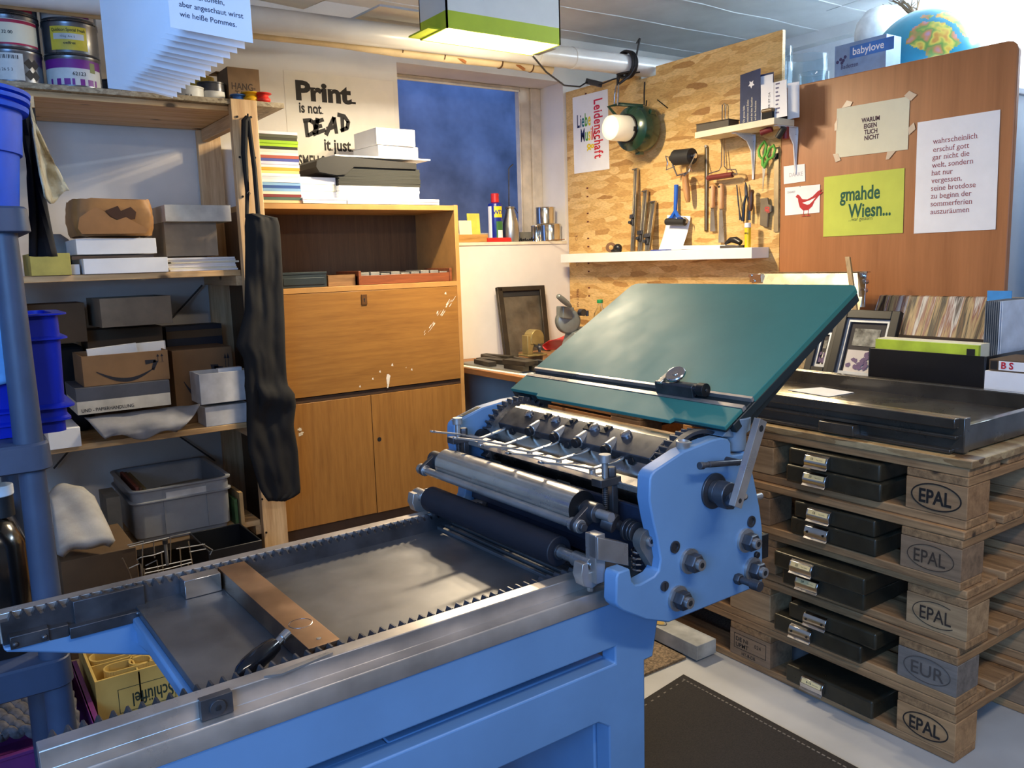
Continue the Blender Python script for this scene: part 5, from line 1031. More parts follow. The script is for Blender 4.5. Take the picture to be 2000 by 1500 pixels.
def artA(g, c, r_, h, a):
    z = c[2]; cpatch(g, c, r_, z+.012, z+h-.016, a-1.2, a+.95, 0); cpatch(g, c, r_, z+.03, z+h*.55, a-.95, a+.75, 1, .0007); ctext(g, 'Quickson', c, r_, z+h*.62, .026, a-.05, 1, .85, .02); return [mag, lwhite]
def artB(g, c, r_, h, a):
    z = c[2]; cpatch(g, c, r_, z+.012, z+h-.016, a-1.3, a+1.1, 0); cpatch(g, c, r_, z+h-.028, z+h-.018, a-1.3, a+1.1, 1, .0007); cpatch(g, c, r_, z+.012, z+.018, a-1.3, a+1.1, 1, .0007); ctext(g, '80 32 00', c, r_, z+h*.42, .014, a-.2, 2, 1, .015); return [cream, mag, dk]
def artC(g, c, r_, h, a):
    z = c[2]; cpatch(g, c, r_, z+.010, z+h-.014, a-1.3, a+.35, 0)
    for k in range(14): cpatch(g, c, r_, z+h-.032, z+h-.020, a-.5+.05*k, a-.5+.05*k+(.02, .035, .012)[k % 3], 1, .0007, 2)
    ctext(g, 'M 26 5 3', c, r_, z+h*.35, .013, a-.3, 1)
    for zz in (.03, .065):
        for aa in (.55, .8):
            q_ = []
            for dx_, dz_ in ((0, -.017), (.017, 0), (0, .017), (-.017, 0)): an = a+aa+dx_/r_; q_.append(V((c[0]+(r_+.001)*math.sin(an), c[1]-(r_+.001)*math.cos(an), z+zz+dz_)))
            g.add(q_, [(0, 1, 2, 3)], 1)
    return [lwhite, dk]
def artD(g, c, r_, h, a):
    z = c[2]; cpatch(g, c, r_, z+.010, z+h-.014, a-1.3, a+1.2, 0); cpatch(g, c, r_, z+h*.6, z+h-.014, a-1.3, a+1.2, 1, .0007)
    for k in range(7): cpatch(g, c, r_, z+.010, z+h*.28, a-.95+.29*k, a-.95+.29*k+(.1, .17, .23)[k % 3], 1, .0007, 3)
    ctext(g, '62123', c, r_, z+h*.38, .017, a+.2, 2, 1, .01); cpatch(g, c, r_, z+h*.5, z+h*.8, a+.62, a+.85, 3, .001, 4); return [lwhite, pur, dk, M('label_green', (120, 130, 70), .5)]
def artE(g, c, r_, h, a):
    z = c[2]; cpatch(g, c, r_, z+.014, z+h-.018, a-.75, a+.62, 0); cpatch(g, c, r_, z+h*.44, z+h*.62, a-.62, a+.5, 1, .0007); ctext(g, 'Quickson Special Fresh', c, r_, z+h*.68, .0145, a-.06, 2, .78, .015); ctext(g, '10 kg  Art. 5', c, r_, z+h*.5, .009, a-.1, 2); ctext(g, 'oelfrei', c, r_, z+h*.3, .012, a-.05, 2, 1.2, .02); return [yel, lwhite, dk]
def artF(g, c, r_, h, a):
    z = c[2]; cpatch(g, c, r_, z+.010, z+h-.014, a-1.2, a+1.1, 0); cpatch(g, c, r_, z+h*.62, z+h-.014, a-1.2, a+1.1, 1, .0007); ctext(g, 'JS 340', c, r_, z+h*.33, .026, a+.32, 2, .85, .01); ctext(g, 'JO', c, r_, z+h*.62, .026, a+.5, 0, 1, .03); cpatch(g, c, r_, z+.012, z+h*.2, a+.1, a+.8, 1, .0007); return [lwhite, pur, dk]
cx2 = PY(146, 160, 3.32).x; cx1 = PY(30, 160, 3.32).x; rr = .088; h_ = .108
for k, (a_, lb) in enumerate(((artC, 'grey ink tin with black hazard diamonds, bottom of the left column'), (artB, 'ink tin with a cream and red label, middle of the left column'), (artA, 'ink tin with a magenta label, upper one in the left column'))): ink_tin(cx1, 3.32, TZ1+h_*k+.0005*k, rr, h_, lb, a_)
ink_tin(cx1, 3.32, TZ1+h_*3+.0015, rr, h_, 'ink tin at the very top of the left column cut by the picture edge', artB)
for k, (a_, lb) in enumerate(((artD, 'purple and white ink tin with 62123 on it, bottom of the second column'), (artE, 'grey ink tin with a yellow label, middle of the second column'), (artF, 'purple and white ink tin with JS 340 on it, top of the second column'))): ink_tin(cx2, 3.32, TZ1+h_*k+.0005*k, rr, h_, lb, a_)
def smalltin(x, y, z, rr, h, m, label, txt='JS'):
    r = thing('ink_tin', label, 'ink tin', (x, y, z), 0, 'ink tins on the shelf top'); g = MB(); g.lathe((x, y, z), Z1, [(rr, 0), (rr, h-.006), (rr*1.03, h-.005), (rr*1.03, h), (0, h)], 0, 32); g.build('body', m, r); g = MB(); cpatch(g, (x, y, z), rr, z+.008, z+h*.55, -1.1, .9, 0); ctext(g, txt, (x, y, z), rr, z+h*.2, h*.25, -.25, 1, 1, .02); g.build('label', [lwhite, dk], r)
p = PY(228, 185, 3.5); smalltin(p.x+.01, 3.52, TZ1, .07, .085, dsteel, 'dark ink tin with a white label half hidden behind the hanging sheets', 'JS')
p = PY(367, 185, 3.34); smalltin(p.x, 3.33, TZ1, .055, .05, lwhite, 'low white tin on the shelf top right of the hanging sheets', 'W A')
p = PY(298, 185, 3.4); smalltin(p.x, 3.4, TZ1, .06, .05, lwhite, 'low white tin behind the hanging sheets on the shelf top', 'go')
p = PY(413, 185, 3.36); smalltin(p.x-.004, 3.34, TZ1, .05, .075, dsteel, 'dark tin with a yellow striped label left of the cardboard box', '')
p = PY(418, 150, 3.5); g = MB(); g.lathe((p.x-.03, 3.56, TZ1), Z1, [(.04, 0), (.05, .09), (.045, .14), (.02, .15), (0, .15)], 0, 20); tag(g.build('yellow_pot', M('pot_yellow', (196, 168, 70), .6, var=.3, scale=30)), 'pot with yellow paint marks behind the dark tin on the shelf top', 'pot')
x0, x1 = PY(448, 190, 3.3).x, PY(509, 190, 3.3).x; zt_ = PY(475, 133, 3.3).z; r = thing('cardboard_box', 'brown cardboard box with handwritten letters HANG-TAGS on the shelf top', 'box', ((x0+x1)/2, 3.38, TZ1))
g = MB().box((x0, 3.3, TZ1), (x1, 3.44, zt_)); g.text('HANG-', PY(452, 174, 3.3), X1, Z1, .036, 1, .012, .8); g.text('TAGS', PY(460, 189, 3.3), X1, Z1, .034, 1, .012, .8); g.build('carton', [M('hang_tag_card', (132, 106, 78), .85), M('marker', (60, 46, 36), .7)], r, .001)
g = MB(); g.obox(((x0+x1)/2-.02, 3.45, zt_+.002), ((x1-x0)*.9, .1, .003), (.05, .0, 0)); g.build('box_flap', M('hang_tag_card', (132, 106, 78), .85), r)
for px, cy, m_, lb, rr2, h2 in ((470, 0, M('toy_blue', (70, 120, 190), .4), 'blue plastic toy cup on the shelf top corner', .026, .024), (492, -.015, M('toy_yellow', (230, 180, 30), .4), 'yellow plastic toy cup on the shelf top corner', .03, .033), (513, -.03, M('toy_red', (206, 52, 44), .4), 'red plastic toy cup at the shelf top corner', .028, .032)):
    p = PY(px, 200, 3.24); g = MB(); g.lathe((p.x, 3.265+cy, TZ1), Z1, [(rr2*.75, 0), (rr2, .006), (rr2*1.05, h2*.4), (rr2*.72, h2*.68), (rr2*.8, h2*.85), (rr2*1.2, h2), (rr2*1.15, h2+.003), (rr2*.6, h2*.8), (0, h2*.75)], 0, 28); tag(g.build('toy_cup', m_), lb, 'toy')
# ------------------------------------------------------------ hanging cards
ptx = M('card_ink', (58, 62, 88), .7)
def dep(x, y, d): return CAM + ray(x, y)*d
L0, R0, L1, R1 = dep(333, 52, 1.70), dep(494, 83, 1.70), dep(238, 167, 2.5), dep(338, 193, 2.5)
cardm = M('hanging_card_white', (236, 238, 244), .75, var=.01)
N_ = 15; tops = []
for k in range(N_+1):
    t = k/(N_-1); L, R_ = L0.lerp(L1, t), R0.lerp(R1, t)
    if k == N_: L, R_ = dep(211, 172, 2.56), dep(345, 186, 2.56)
    j = random.uniform(-.004, .004); L.z += j; R_.z += j; hgt = .31 if k < N_ else .33
    u = (R_-L).normalized(); vz = Z1; nn = u.cross(vz)
    g = MB().prism([L, R_, R_+vz*hgt, L+vz*hgt], -nn*.0012, 0); ttl = None
    if k == 0:
        g.text('wie ein\nSack Kartoffeln,\naber angeschaut wirst\nwie heiße Pommes.', L+u*.022+vz*(.0135+.0195*3+.011), u, vz, .0148, 1, .008, 1.02, 'LEFT', 1.3)
        g.text('Wenn du dich fühlst', L+u*.022+vz*(.0135+.0195*4+.011), u, vz, .0148, 1, .008, 1.02)
        ttl = 'front printed card of the hanging row with dark lettering at the top of the picture'
    elif k == N_: ttl = 'largest blank white sheet at the far end of the hanging row'
    else:
        ords = ('second', 'third', 'fourth', 'fifth', 'sixth', 'seventh', 'eighth', 'ninth', 'tenth', 'eleventh', 'twelfth', 'thirteenth', 'fourteenth', 'fifteenth')
        ttl = 'white hanging card, %s in the row counted from the printed front card' % ords[k-1]
    tag(g.build('hanging_card', [cardm, ptx]), ttl, 'card', 'white cards hanging in a row'); tops.append((L+R_)/2+vz*hgt)
g = MB(); a_, b_ = tops[0]+(tops[0]-tops[-2]).normalized()*.06, tops[-1]+(tops[-1]-tops[0]).normalized()*.05
g.tube([a_+V((0, 0, ZC-a_.z)), a_+Z1*.004]+[p+Z1*.0035 for p in tops]+[b_+Z1*.004, b_+V((0, 0, ZC-b_.z))], .0022, 0, 6); tag(g.build('hanging_line', M('steel_line', (120, 120, 124), .4, .8)), 'thin line hung from the ceiling that carries the row of white cards', 'line')
# ------------------------------------------------------------ things on the pine shelves
def cbox(name, label, x0, x1, yt, yb, Y, depth, mat, cat='box', open_=False, lid=None, z0=None, extra=None, mats=(), rz=0, bev=.001):
    A_, B_ = PY(x0, yb, Y), PY(x1, yt, Y); z0 = A_.z if z0 is None else z0
    mx_ = None
    if rz: c_ = V(((A_.x+B_.x)/2, Y, 0)); mx_ = Matrix.Translation(c_) @ Matrix.Rotation(rz, 4, 'Z') @ Matrix.Translation(-c_)
    g = MB(mx_)
    if open_: open_box(g, A_.x, B_.x, Y, Y+depth, z0, B_.z, .004)
    else: g.box((A_.x, Y, z0), (B_.x, Y+depth, B_.z))
    if extra: extra(g, A_.x, B_.x, z0, B_.z)
    return tag(g.build(name, [mat]+list(mats), bevel=bev), label, cat)
Z2 = zS[2]+.001; Z3 = zS[1]+.001
kraft = M('kraft_paper', (164, 116, 62), .6, var=.15, scale=9, bmp=.5, bscale=18)
cbox('paper_stack', 'wide white paper stack with a dark blue bottom sheet under the kraft parcel', 165, 327, 502, 533, SY0+.02, .33, white, 'paper stack', z0=Z2)
cbox('paper_stack', 'white paper stack directly under the kraft paper parcel', 151, 304, 465, 501, SY0+.03, .3, white, 'paper stack', z0=PY(165, 502, SY0+.02).z+.0085)
x0, x1 = PY(143, 430, SY0+.03).x, PY(305, 430, SY0+.03).x; za, zb2 = PY(220, 462, SY0+.03).z+.004, PY(220, 388, SY0+.03).z
r = thing('kraft_parcel', 'torn kraft paper parcel on the white paper stacks', 'parcel', ((x0+x1)/2, 3.36, za))
def parc(u, v):
    a = 2*math.pi*u; n_ = 5; cx_, cy_ = math.cos(a), math.sin(a); sq = lambda c: math.copysign(abs(c)**.28, c)
    rr_ = 1+.03*NZ.noise(V((cx_*3, cy_*3, v*6)))
    bulge = .93+.07*math.sin(math.pi*min(1, max(0, v)))
    return V(((x0+x1)/2+sq(cx_)*(x1-x0)/2*rr_*bulge, SY0+.03+.12+sq(cy_)*.12*rr_*bulge, za+(zb2-za)*v+.006*NZ.noise(V((cx_*4, cy_*4, v*3)))))
g = MB().grid(parc, 48, 10, 0); nb = 49; top = [parc(i/48, 1) for i in range(48)]; g.add(top, [tuple(range(48))], 0); g.add([parc(i/48, 0) for i in range(48)], [tuple(range(47, -1, -1))], 0); g.build('wrapping', kraft, r, angle=60)
yf = SY0+.024
def fl(pts, m_, off): 
    P_ = [PY(x, y, yf-off) for x, y in pts]; return MB().prism(P_, (0, .002, 0), 0).build('torn_flap', m_, r)
fl([(152, 446), (155, 425), (172, 413), (188, 404), (204, 413), (214, 423), (228, 430), (246, 424), (268, 436), (290, 447), (285, 456), (160, 457)], M('kraft_light', (158, 112, 66), .7, var=.1), .006)
fl([(206, 411), (230, 402), (236, 412), (255, 404), (266, 414), (264, 428), (240, 432), (218, 424)], M('kraft_dark', (70, 42, 24), .8), .001)
cbox('notebook', 'yellow folder leaning at the left of the middle pine shelf', 62, 136, 494, 539, SY0+.02, .25, M('dusty_yellow', (190, 174, 84), .7), 'folder', z0=Z2)
cbox('paper_stack', 'small white paper pile right of the yellow folder', 137, 155, 516, 534, SY0+.05, .2, white, 'paper stack', z0=Z2)
p = PY(118, 480, SY0+.2); g = MB(); g.lathe((p.x, SY0+.33, Z2), Z1, [(.05, 0), (.055, .03), (.048, .06), (.056, .1), (.045, .13), (.02, .15), (0, .15)], 0, 24); tag(g.build('grey_pot', M('pot_grey', (150, 146, 138), .6)), 'grey pot behind the yellow folder on the middle pine shelf', 'pot')
x0, x1 = PY(322, 460, SY0+.12).x, PY(424, 460, SY0+.12).x; z1_ = PY(380, 433, SY0+.1).z; z2_ = PY(380, 401, SY0+.1).z; zp_ = PY(380, 500, SY0+.12).z
r = thing('lidded_carton', 'grey cardboard carton with a large white lid on the middle pine shelf', 'box', ((x0+x1)/2, 3.45, Z2))
MB().box((x0, SY0+.12, zp_), (x1, SY0+.34, z1_)).build('carton', M('grey_carton', (150, 134, 114), .8), r, .001)
la, lb2 = PY(322, 415, SY0+.08).x, PY(451, 415, SY0+.08).x; MB().box((la, SY0+.08, z1_), (lb2, SY0+.37, z2_)).build('lid', M('lid_white', (214, 208, 194), .8), r, .001)
pile('loose_paper_pile', 'uneven white paper pile under the lidded carton on the middle pine shelf', 'paper pile', 331, 462, 501, 527, SY0+.06, .3, [white, cream, white], 7, .012, .01, Z2)
# lower pine shelf
cbox('cardboard_box', 'plain brown cardboard box at the left end of the lower pine shelf', 60, 164, 591, 672, SY0+.2, .2, cardb_d, z0=PY(100, 672, SY0+.2).z)
cbox('black_bag', 'black bag below the plain brown box on the lower pine shelf', 118, 162, 674, 765, SY0+.29, .16, M('black_cloth', (16, 16, 18), .9), 'bag', z0=Z3, bev=.015)
def edge_print(g, a, b_, z0, z1): g.box((a-.0005, SY0-.0005, z0+(z1-z0)*.5), (b_+.0005, SY0+.25, z1+.0006), 1); g.text('UND - PAPIERHANDLUNG', V((a+.012, SY0-.0, z0+.008)), X1, Z1, .017, 2, .01, .85)
cbox('book_box', 'grey topped white box with a printed line, at the bottom of the lower pine shelf', 152, 330, 742, 808, SY0, .26, M('aged_white', (196, 192, 182), .75), z0=PY(200, 806, SY0).z, extra=edge_print, mats=[M('slate_paper', (72, 76, 88), .7), dk])
def smile(g, a, b_, z0, z1, y=SY0+.02, s_=1.0):
    W_, H_ = b_-a, z1-z0; o = V((a, y, z0)); n_ = 16; up_, lo_ = [], []
    for k in range(n_+1):
        t = k/n_; x = W_*(.15+.68*t*s_); zz = H_*(.50-.36*math.sin(math.pi*(t*.92+.03))); th_ = H_*.075*math.sin(math.pi*min(1, t*.9+.06)); lo_.append((x, zz-th_*1.25)); up_.append((x, zz+th_*.5))
    for k in range(n_): g.flat([lo_[k], lo_[k+1], up_[k+1], up_[k]], o, X1, Z1, 1)
    e = (W_*(.15+.68*s_), H_*.5); 
    for A2, B2, w_ in (((-.12, .14), (.02, .16), .075), ((.02, .17), (-.03, -.14), .075)):
        d2_ = V((B2[0]-A2[0], B2[1]-A2[1], 0)); d2_ = V((d2_.x*W_*.9, d2_.y*H_, 0)); a3 = (e[0]+A2[0]*W_*.9, e[1]+A2[1]*H_); nn_ = V((-d2_.y, d2_.x, 0)).normalized()*H_*w_
        g.flat([(a3[0]-nn_.x, a3[1]-nn_.y), (a3[0]+d2_.x-nn_.x*.6, a3[1]+d2_.y-nn_.y*.6), (a3[0]+d2_.x+nn_.x*.6, a3[1]+d2_.y+nn_.y*.6), (a3[0]+nn_.x, a3[1]+nn_.y)], o, X1, Z1, 1)
    for k in (0, 1):
        q_ = (W_*(.875+.05*k), H_*.62); g.flat([(q_[0]-.001, q_[1]), (q_[0]+.001, q_[1]), (q_[0]+.001, q_[1]+H_*.2), (q_[0]-.001, q_[1]+H_*.2)], o, X1, Z1, 1); g.flat([(q_[0]-.005, q_[1]+H_*.18), (q_[0]+.005, q_[1]+H_*.18), (q_[0], q_[1]+H_*.27)], o, X1, Z1, 1)
    g.flat([(W_*.86, H_*.60), (W_*.945, H_*.60), (W_*.945, H_*.607), (W_*.86, H_*.607)], o, X1, Z1, 1)
ink_n = M('navy_print', (24, 26, 40), .6)
cb1 = cbox('open_carton', 'open brown carton printed with a curved smile arrow, full of envelopes', 164, 327, 683, 752, SY0+.02, .22, cardb, open_=True, z0=PY(240, 749, SY0+.02).z, extra=lambda g, a, b_, z0, z1: smile(g, a, b_, z0, z1), mats=[ink_n], rz=.0)
for k, (x0, x1, yt) in enumerate(((171, 266, 672), (200, 320, 667), (230, 322, 666))):
    A_, B_ = PY(x0, 700, SY0+.06+.05*k), PY(x1, yt, SY0+.06+.05*k); g = MB().obox(((A_.x+B_.x)/2, SY0+.06+.05*k, (A_.z+B_.z)/2), (B_.x-A_.x, .012, B_.z-A_.z), (.08, -.06 if k == 0 else -.03, 0)); tag(g.build('envelope_bundle', white), ('front', 'middle', 'rear')[k]+' white envelope bundle standing in the open smile arrow carton', 'envelopes')
cbox('cardboard_box', 'brown cardboard box behind the open smile arrow carton', 179, 316, 636, 745, SY0+.28, .17, cardb_d, z0=Z3)
cbox('open_box', 'open grey brown box standing highest on the lower pine shelf', 199, 334, 577, 640, SY0+.12, .22, M('grey_brown_card', (128, 112, 92), .8), open_=True, z0=PY(250, 637, SY0+.12).z, rz=.06)
cbox('cardboard_box', 'brown carton with a partly hidden arrow print beside the white boxes', 343, 452, 676, 770, SY0+.16, .2, cardb, z0=Z3, extra=lambda g, a, b_, z0, z1: smile(g, a, b_, z0+.06, z1, SY0+.16, .86), mats=[ink_n])
def band(g, a, b_, z0, z1): g.box((a-.0005, SY0+.22-.0005, z0), (b_+.0005, SY0+.22+.1, z0+(z1-z0)*.42), 1); g.box((a-.0005, SY0+.22-.0005, z0+(z1-z0)*.78), (b_+.0005, SY0+.22+.1, z1+.0005), 1)
cbox('striped_carton', 'brown carton with navy stripes behind the partly hidden arrow carton', 328, 432, 632, 690, SY0+.365, .12, cardb_d, z0=PY(380, 676, SY0+.365).z, extra=lambda g, a, b_, z0, z1: (g.box((a-.0005, SY0+.3645, z0), (b_+.0005, SY0+.45, z0+(z1-z0)*.42), 1), g.box((a-.0005, SY0+.3645, z0+(z1-z0)*.78), (b_+.0005, SY0+.45, z1+.0005), 1)), mats=[ink_n])
cbox('white_box', 'white box under the open white box at the right end of the lower pine shelf', 402, 486, 786, 818, SY0+.03, .12, M('box_white', (212, 212, 212), .75), z0=Z3+.0)
cbox('open_white_box', 'open white box with papers at the right end of the lower pine shelf', 393, 486, 722, 786, SY0+.02, .14, M('box_white', (212, 212, 212), .75), open_=True, z0=PY(440, 785.5, SY0+.02).z)
cbox('paper_bundle', 'small white paper bundle in the open white box', 428, 472, 716, 745, SY0+.05, .03, white, 'paper')
cbox('paper_pad', 'white paper pad under the blue crate edge on the lower pine shelf', 96, 156, 834, 870, SY0-.01, .2, white, 'paper pad', z0=Z3)
# crumpled grey paper hanging over the shelf edge
A_, B_, C_, D_ = PY(205, 858, SY0-.05), PY(345, 846, SY0-.05), PY(388, 796, SY0-.0), PY(232, 800, SY0+.0)
def crum(u, v):
    lo = A_.lerp(B_, u); hi = PY(165, 815, SY0+.02).lerp(PY(392, 788, SY0+.02), u); p = lo.lerp(hi, v)
    n_ = .5*NZ.noise(V((u*5, v*3, 1.3)))+.12*NZ.noise(V((u*14, v*9, 4)))
    return p+V((0, -.03*math.sin(math.pi*v)-.02*n_-.0, .012*n_+(.012*math.sin(u*9) if v < .1 else 0)))
g = MB().grid(crum, 26, 14); tag(g.build('crumpled_paper', M('grey_paper', (132, 134, 142), .75, var=.1), solid=.0015, angle=45), 'crumpled grey wrapping paper hanging over the lower pine shelf edge', 'paper')
# bottom level
crate_m = M('grey_crate_plastic', (140, 144, 150), .45, var=.06, bmp=.05)
ZB = zS[0]+.001
def rrect(x0, x1, y0, y1, r_, n=6):
    out = []
    for cx_, cy_, a0 in ((x1-r_, y1-r_, 0), (x0+r_, y1-r_, 90), (x0+r_, y0+r_, 180), (x1-r_, y0+r_, 270)):
        for k in range(n+1): a = math.radians(a0+90*k/n); out.append((cx_+r_*math.cos(a), cy_+r_*math.sin(a)))
    return out
def shell(g, levels, mat=0):
    """stack of rounded rectangles (x0,x1,y0,y1,r,z) lofted"""
    rings = [[(x, y, L[5]) for x, y in rrect(*L[:5])] for L in levels]; n = len(rings[0]); vs = [p for R in rings for p in R]; fs = []
    for k in range(len(rings)-1):
        for i in range(n): j = (i+1) % n; fs.append((k*n+i, k*n+j, (k+1)*n+j, (k+1)*n+i))
    fs.append(tuple(range((len(rings)-1)*n, len(rings)*n))); fs.append(tuple(range(n-1, -1, -1))); g.add(vs, fs, mat, True)
cx0, cx1 = PY(262, 1000, SY0+.01).x, PY(452, 1000, SY0+.01).x; cz1 = PY(400, 938, SY0).z; cy0, cy1 = SY0+.005, SY0+.42
r = thing('grey_crate', 'grey plastic stacking crate with books on the bottom of the pine shelf', 'crate', ((cx0+cx1)/2, (cy0+cy1)/2, ZB))
g = MB(); e_ = .012
shell(g, [(cx0+.012, cx1-.012, cy0+.012, cy1-.012, .03, ZB), (cx0+.008, cx1-.008, cy0+.008, cy1-.008, .03, ZB+.02), (cx0, cx1, cy0, cy1, .035, ZB+.022), (cx0, cx1, cy0, cy1, .035, cz1-.05), (cx0-e_, cx1+e_, cy0-e_, cy1+e_, .045, cz1-.05), (cx0-e_, cx1+e_, cy0-e_, cy1+e_, .045, cz1-.046), (cx0-.002, cx1+.002, cy0-.002, cy1+.002, .037, cz1-.044), (cx0-.002, cx1+.002, cy0-.002, cy1+.002, .037, cz1-.006), (cx0-e_, cx1+e_, cy0-e_, cy1+e_, .045, cz1-.005), (cx0-e_, cx1+e_, cy0-e_, cy1+e_, .045, cz1), (cx0+.004, cx1-.004, cy0+.004, cy1-.004, .03, cz1), (cx0+.01, cx1-.01, cy0+.01, cy1-.01, .03, ZB+.03)])
for px in (322, 407): xx = PY(px, 1000, cy0).x; g.box((xx-.0015, cy0-.004, ZB+.025), (xx+.0015, cy0, cz1-.01))
g.build('shell', crate_m, r)
xa_, xb_2 = PY(325, 980, cy0).x, PY(404, 975, cy0).x; MB().box((xa_, cy0-.004, cz1-.045), (xb_2, cy0-.001, cz1-.022)).build('grip_slot', M('slot_grey', (196, 196, 196), .5), r)
for k in range(3): x_ = cx0+.02+.013*k; tag(MB().box((x_, cy0+.05, cz1-.17), (x_+.011, cy1-.06, cz1+.003-.004*k)).build('book', M('book_%d' % k, ((120, 60, 44), (96, 70, 48), (110, 96, 60))[k], .7), bevel=.001), ('leftmost', 'second', 'third')[k]+' reddish book standing at the left wall in the grey crate', 'book')
tag(MB().obox((cx1-.12, cy0+.12, cz1-.06), (.15, .2, .03), (0, 0, .15)).build('book', M('book_grey', (116, 112, 104), .7), bevel=.001), 'grey book lying flat in the grey crate', 'book'); tag(MB().obox((cx1-.115, cy0+.12, cz1-.09), (.16, .21, .03), (0, 0, .02)).build('book', M('book_pale', (140, 136, 128), .7), bevel=.001), 'pale book lying lowest in the grey crate', 'book')
tag(MB().box((cx0+.08, cy0+.04, ZB+.034), (cx1-.04, cy1-.06, cz1-.108)).build('dark_bag', M('dark_cloth', (30, 32, 36), .9), bevel=.01), 'dark cloth filling the grey crate below the books', 'cloth')
g = MB(); p0, p1 = PY(453, 1020, SY0+.0), PY(476, 975, SY0+.0); g.box((cx1+.016, SY0+.02, ZB), (cx1+.028, SY0+.26, p1.z)); tag(g.build('picture_book', M('green_cover', (70, 104, 60), .5, var=.4, scale=12)), 'green picture book standing right of the grey crate', 'book')
g = MB(); g.box((cx1+.032, SY0+.0, ZB), (cx1+.046, SY0+.2, ZB+.13)); tag(g.build('wooden_strip', M('pale_strip', (170, 140, 96), .6)), 'pale narrow carton beside the green picture book', 'box')
x0, x1 = PY(118, 1100, 2.85).x, PY(268, 1090, 2.85).x; zt_ = PY(266, 1068, 2.85).z
tag(MB().box((x0, 2.85, 0), (x1, 3.17, zt_)).build('cardboard_box', cardb_d, bevel=.002), 'large closed brown box on the floor under the folded greyish cloth', 'box')
def cloth(u, v):
    xl_, xr_ = PY(110+12*v, 1000, 2.92).x-.01, PY(180+25*(1-v), 1000, 2.92).x
    y_ = 2.83+.30*v; z_ = zt_+.045+.12*min(1, v*1.6)
    return V((xl_+(xr_-xl_)*u, y_, z_+.006*math.sin(u*8+v*5)-.02*(abs(u-.5)*2)**3))
g = MB().grid(cloth, 16, 16); tag(g.build('folded_cloth', M('grey_white_cloth', (168, 168, 168), .9, bmp=.2, bscale=200), solid=.03), 'folded greyish white cloth lying on the large closed box', 'cloth')
tag(open_box(MB(), PY(408, 1090, 2.9).x, PY(512, 1060, 2.9).x, 2.9, 3.16, 0, PY(450, 1068, 2.9).z, .006).build('black_bin', M('black_bin_plastic', (22, 23, 26), .4), bevel=.002), 'low black bin on the floor in front of the grey crate', 'bin')
tag(MB().box((PY(215, 1020, 3.2).x, 3.24, ZB), (PY(243, 1020, 3.2).x, 3.4, PY(230, 970, 3.24).z)).build('small_carton', M('dim_carton', (120, 118, 112), .8)), 'small grey carton left of the grey crate', 'box')
r = thing('wire_rack', 'thin silver wire dish rack in front of the grey crate', 'wire rack', (PY(320, 1100, 2.7).x, 2.72, .1))
wz = 2.68; wire = M('silver_wire', (170, 168, 160), .3, .9)
def wl(g, pts, Y=wz, r_=.0022): g.tube([PY(x, y, Y) for x, y in pts], r_, 0, 6)
g = MB(); wl(g, [(239, 1090), (252, 1117), (258, 1135)]); wl(g, [(252, 1110), (272, 1101), (268, 1093), (274, 1089), (300, 1084), (320, 1077)]); wl(g, [(278, 1078), (278, 1135)]); wl(g, [(315, 1078), (319, 1120)]); wl(g, [(284, 1105), (306, 1094), (310, 1120)])
wl(g, [(344, 1072), (400, 1063), (402, 1072), (370, 1078)]); wl(g, [(351, 1068), (354, 1108)]); wl(g, [(368, 1057), (376, 1105)]); wl(g, [(282, 1120), (330, 1110), (375, 1098)]); wl(g, [(284, 1112), (375, 1092)]); wl(g, [(281, 1128), (375, 1106)])
wl(g, [(249, 1065), (280, 1057), (278, 1078)], wz+.12); wl(g, [(252, 1068), (330, 1050)], wz+.12); wl(g, [(333, 1100), (333, 1048), (372, 1040)], wz+.12); wl(g, [(395, 1062), (415, 1074), (410, 1084)], wz+.05); wl(g, [(300, 1055), (302, 1090)], wz+.12)
z_b = PY(330, 1135, wz).z
for x in (281, 375): a = PY(x, 1110, wz); g.tube([a, (a.x, wz, .003)], .0022, 0, 6); g.tube([(a.x, wz+.05, a.z), (a.x, wz+.05, .003), (a.x, wz, .003)], .0022, 0, 6)
g.build('wires', wire, r); g = MB(); a, b_ = PY(323, 1062, wz), PY(327, 1104, wz); g.cyl(b_, a, .005, 0, 12); g.build('post', M('grey_post', (110, 108, 104), .4), r); g = MB(); g.cyl(a, a+Z1*.012, .008, 0, 14); g.build('knob', black, r)
# ------------------------------------------------------------ black apron hanging from the pine post
r = thing('black_apron', 'long black apron hanging from a hook on the pine shelf post', 'apron', (PY(520, 980, 3.12).x, 3.12, PY(520, 980, 3.12).z))
apm = M('black_canvas', (9, 10, 13), .85, var=.25, scale=14, bmp=.15, bscale=120)
Ya = SY0-.07
bnd = [(418, 480, 500), (424, 480, 540), (440, 478, 545), (500, 479, 549), (560, 479, 552), (610, 478, 554), (640, 470, 555), (675, 461, 556), (700, 476, 557), (740, 479, 559), (755, 478, 562), (768, 480, 574), (790, 482, 577), (830, 482, 572), (880, 485, 581), (930, 500, 584), (955, 508, 586), (965, 514, 585), (978, 524, 556)]
def apr(u, v):
    y = 418+560*v
    for a, b_ in zip(bnd, bnd[1:]):
        if y <= b_[0]: break
    t = (y-a[0])/(b_[0]-a[0]); xl_, xr_ = a[1]+(b_[1]-a[1])*t, a[2]+(b_[2]-a[2])*t
    fold = .010*math.sin(u*6+v*2+2*NZ.noise(V((u*2, v*3, 5))))+.022*NZ.noise(V((u*2.2, v*5, 2)))+.010*NZ.noise(V((u*6, v*14, 7)))+(.03*math.exp(-((y-775)/22)**2) if u > .25 else 0)
    w_ = math.sin(math.pi*u)**.6
    p = PY(xl_+(xr_-xl_)*u, y, Ya-.012); return p+V((0, -.012*w_-.7*fold*w_, 0))
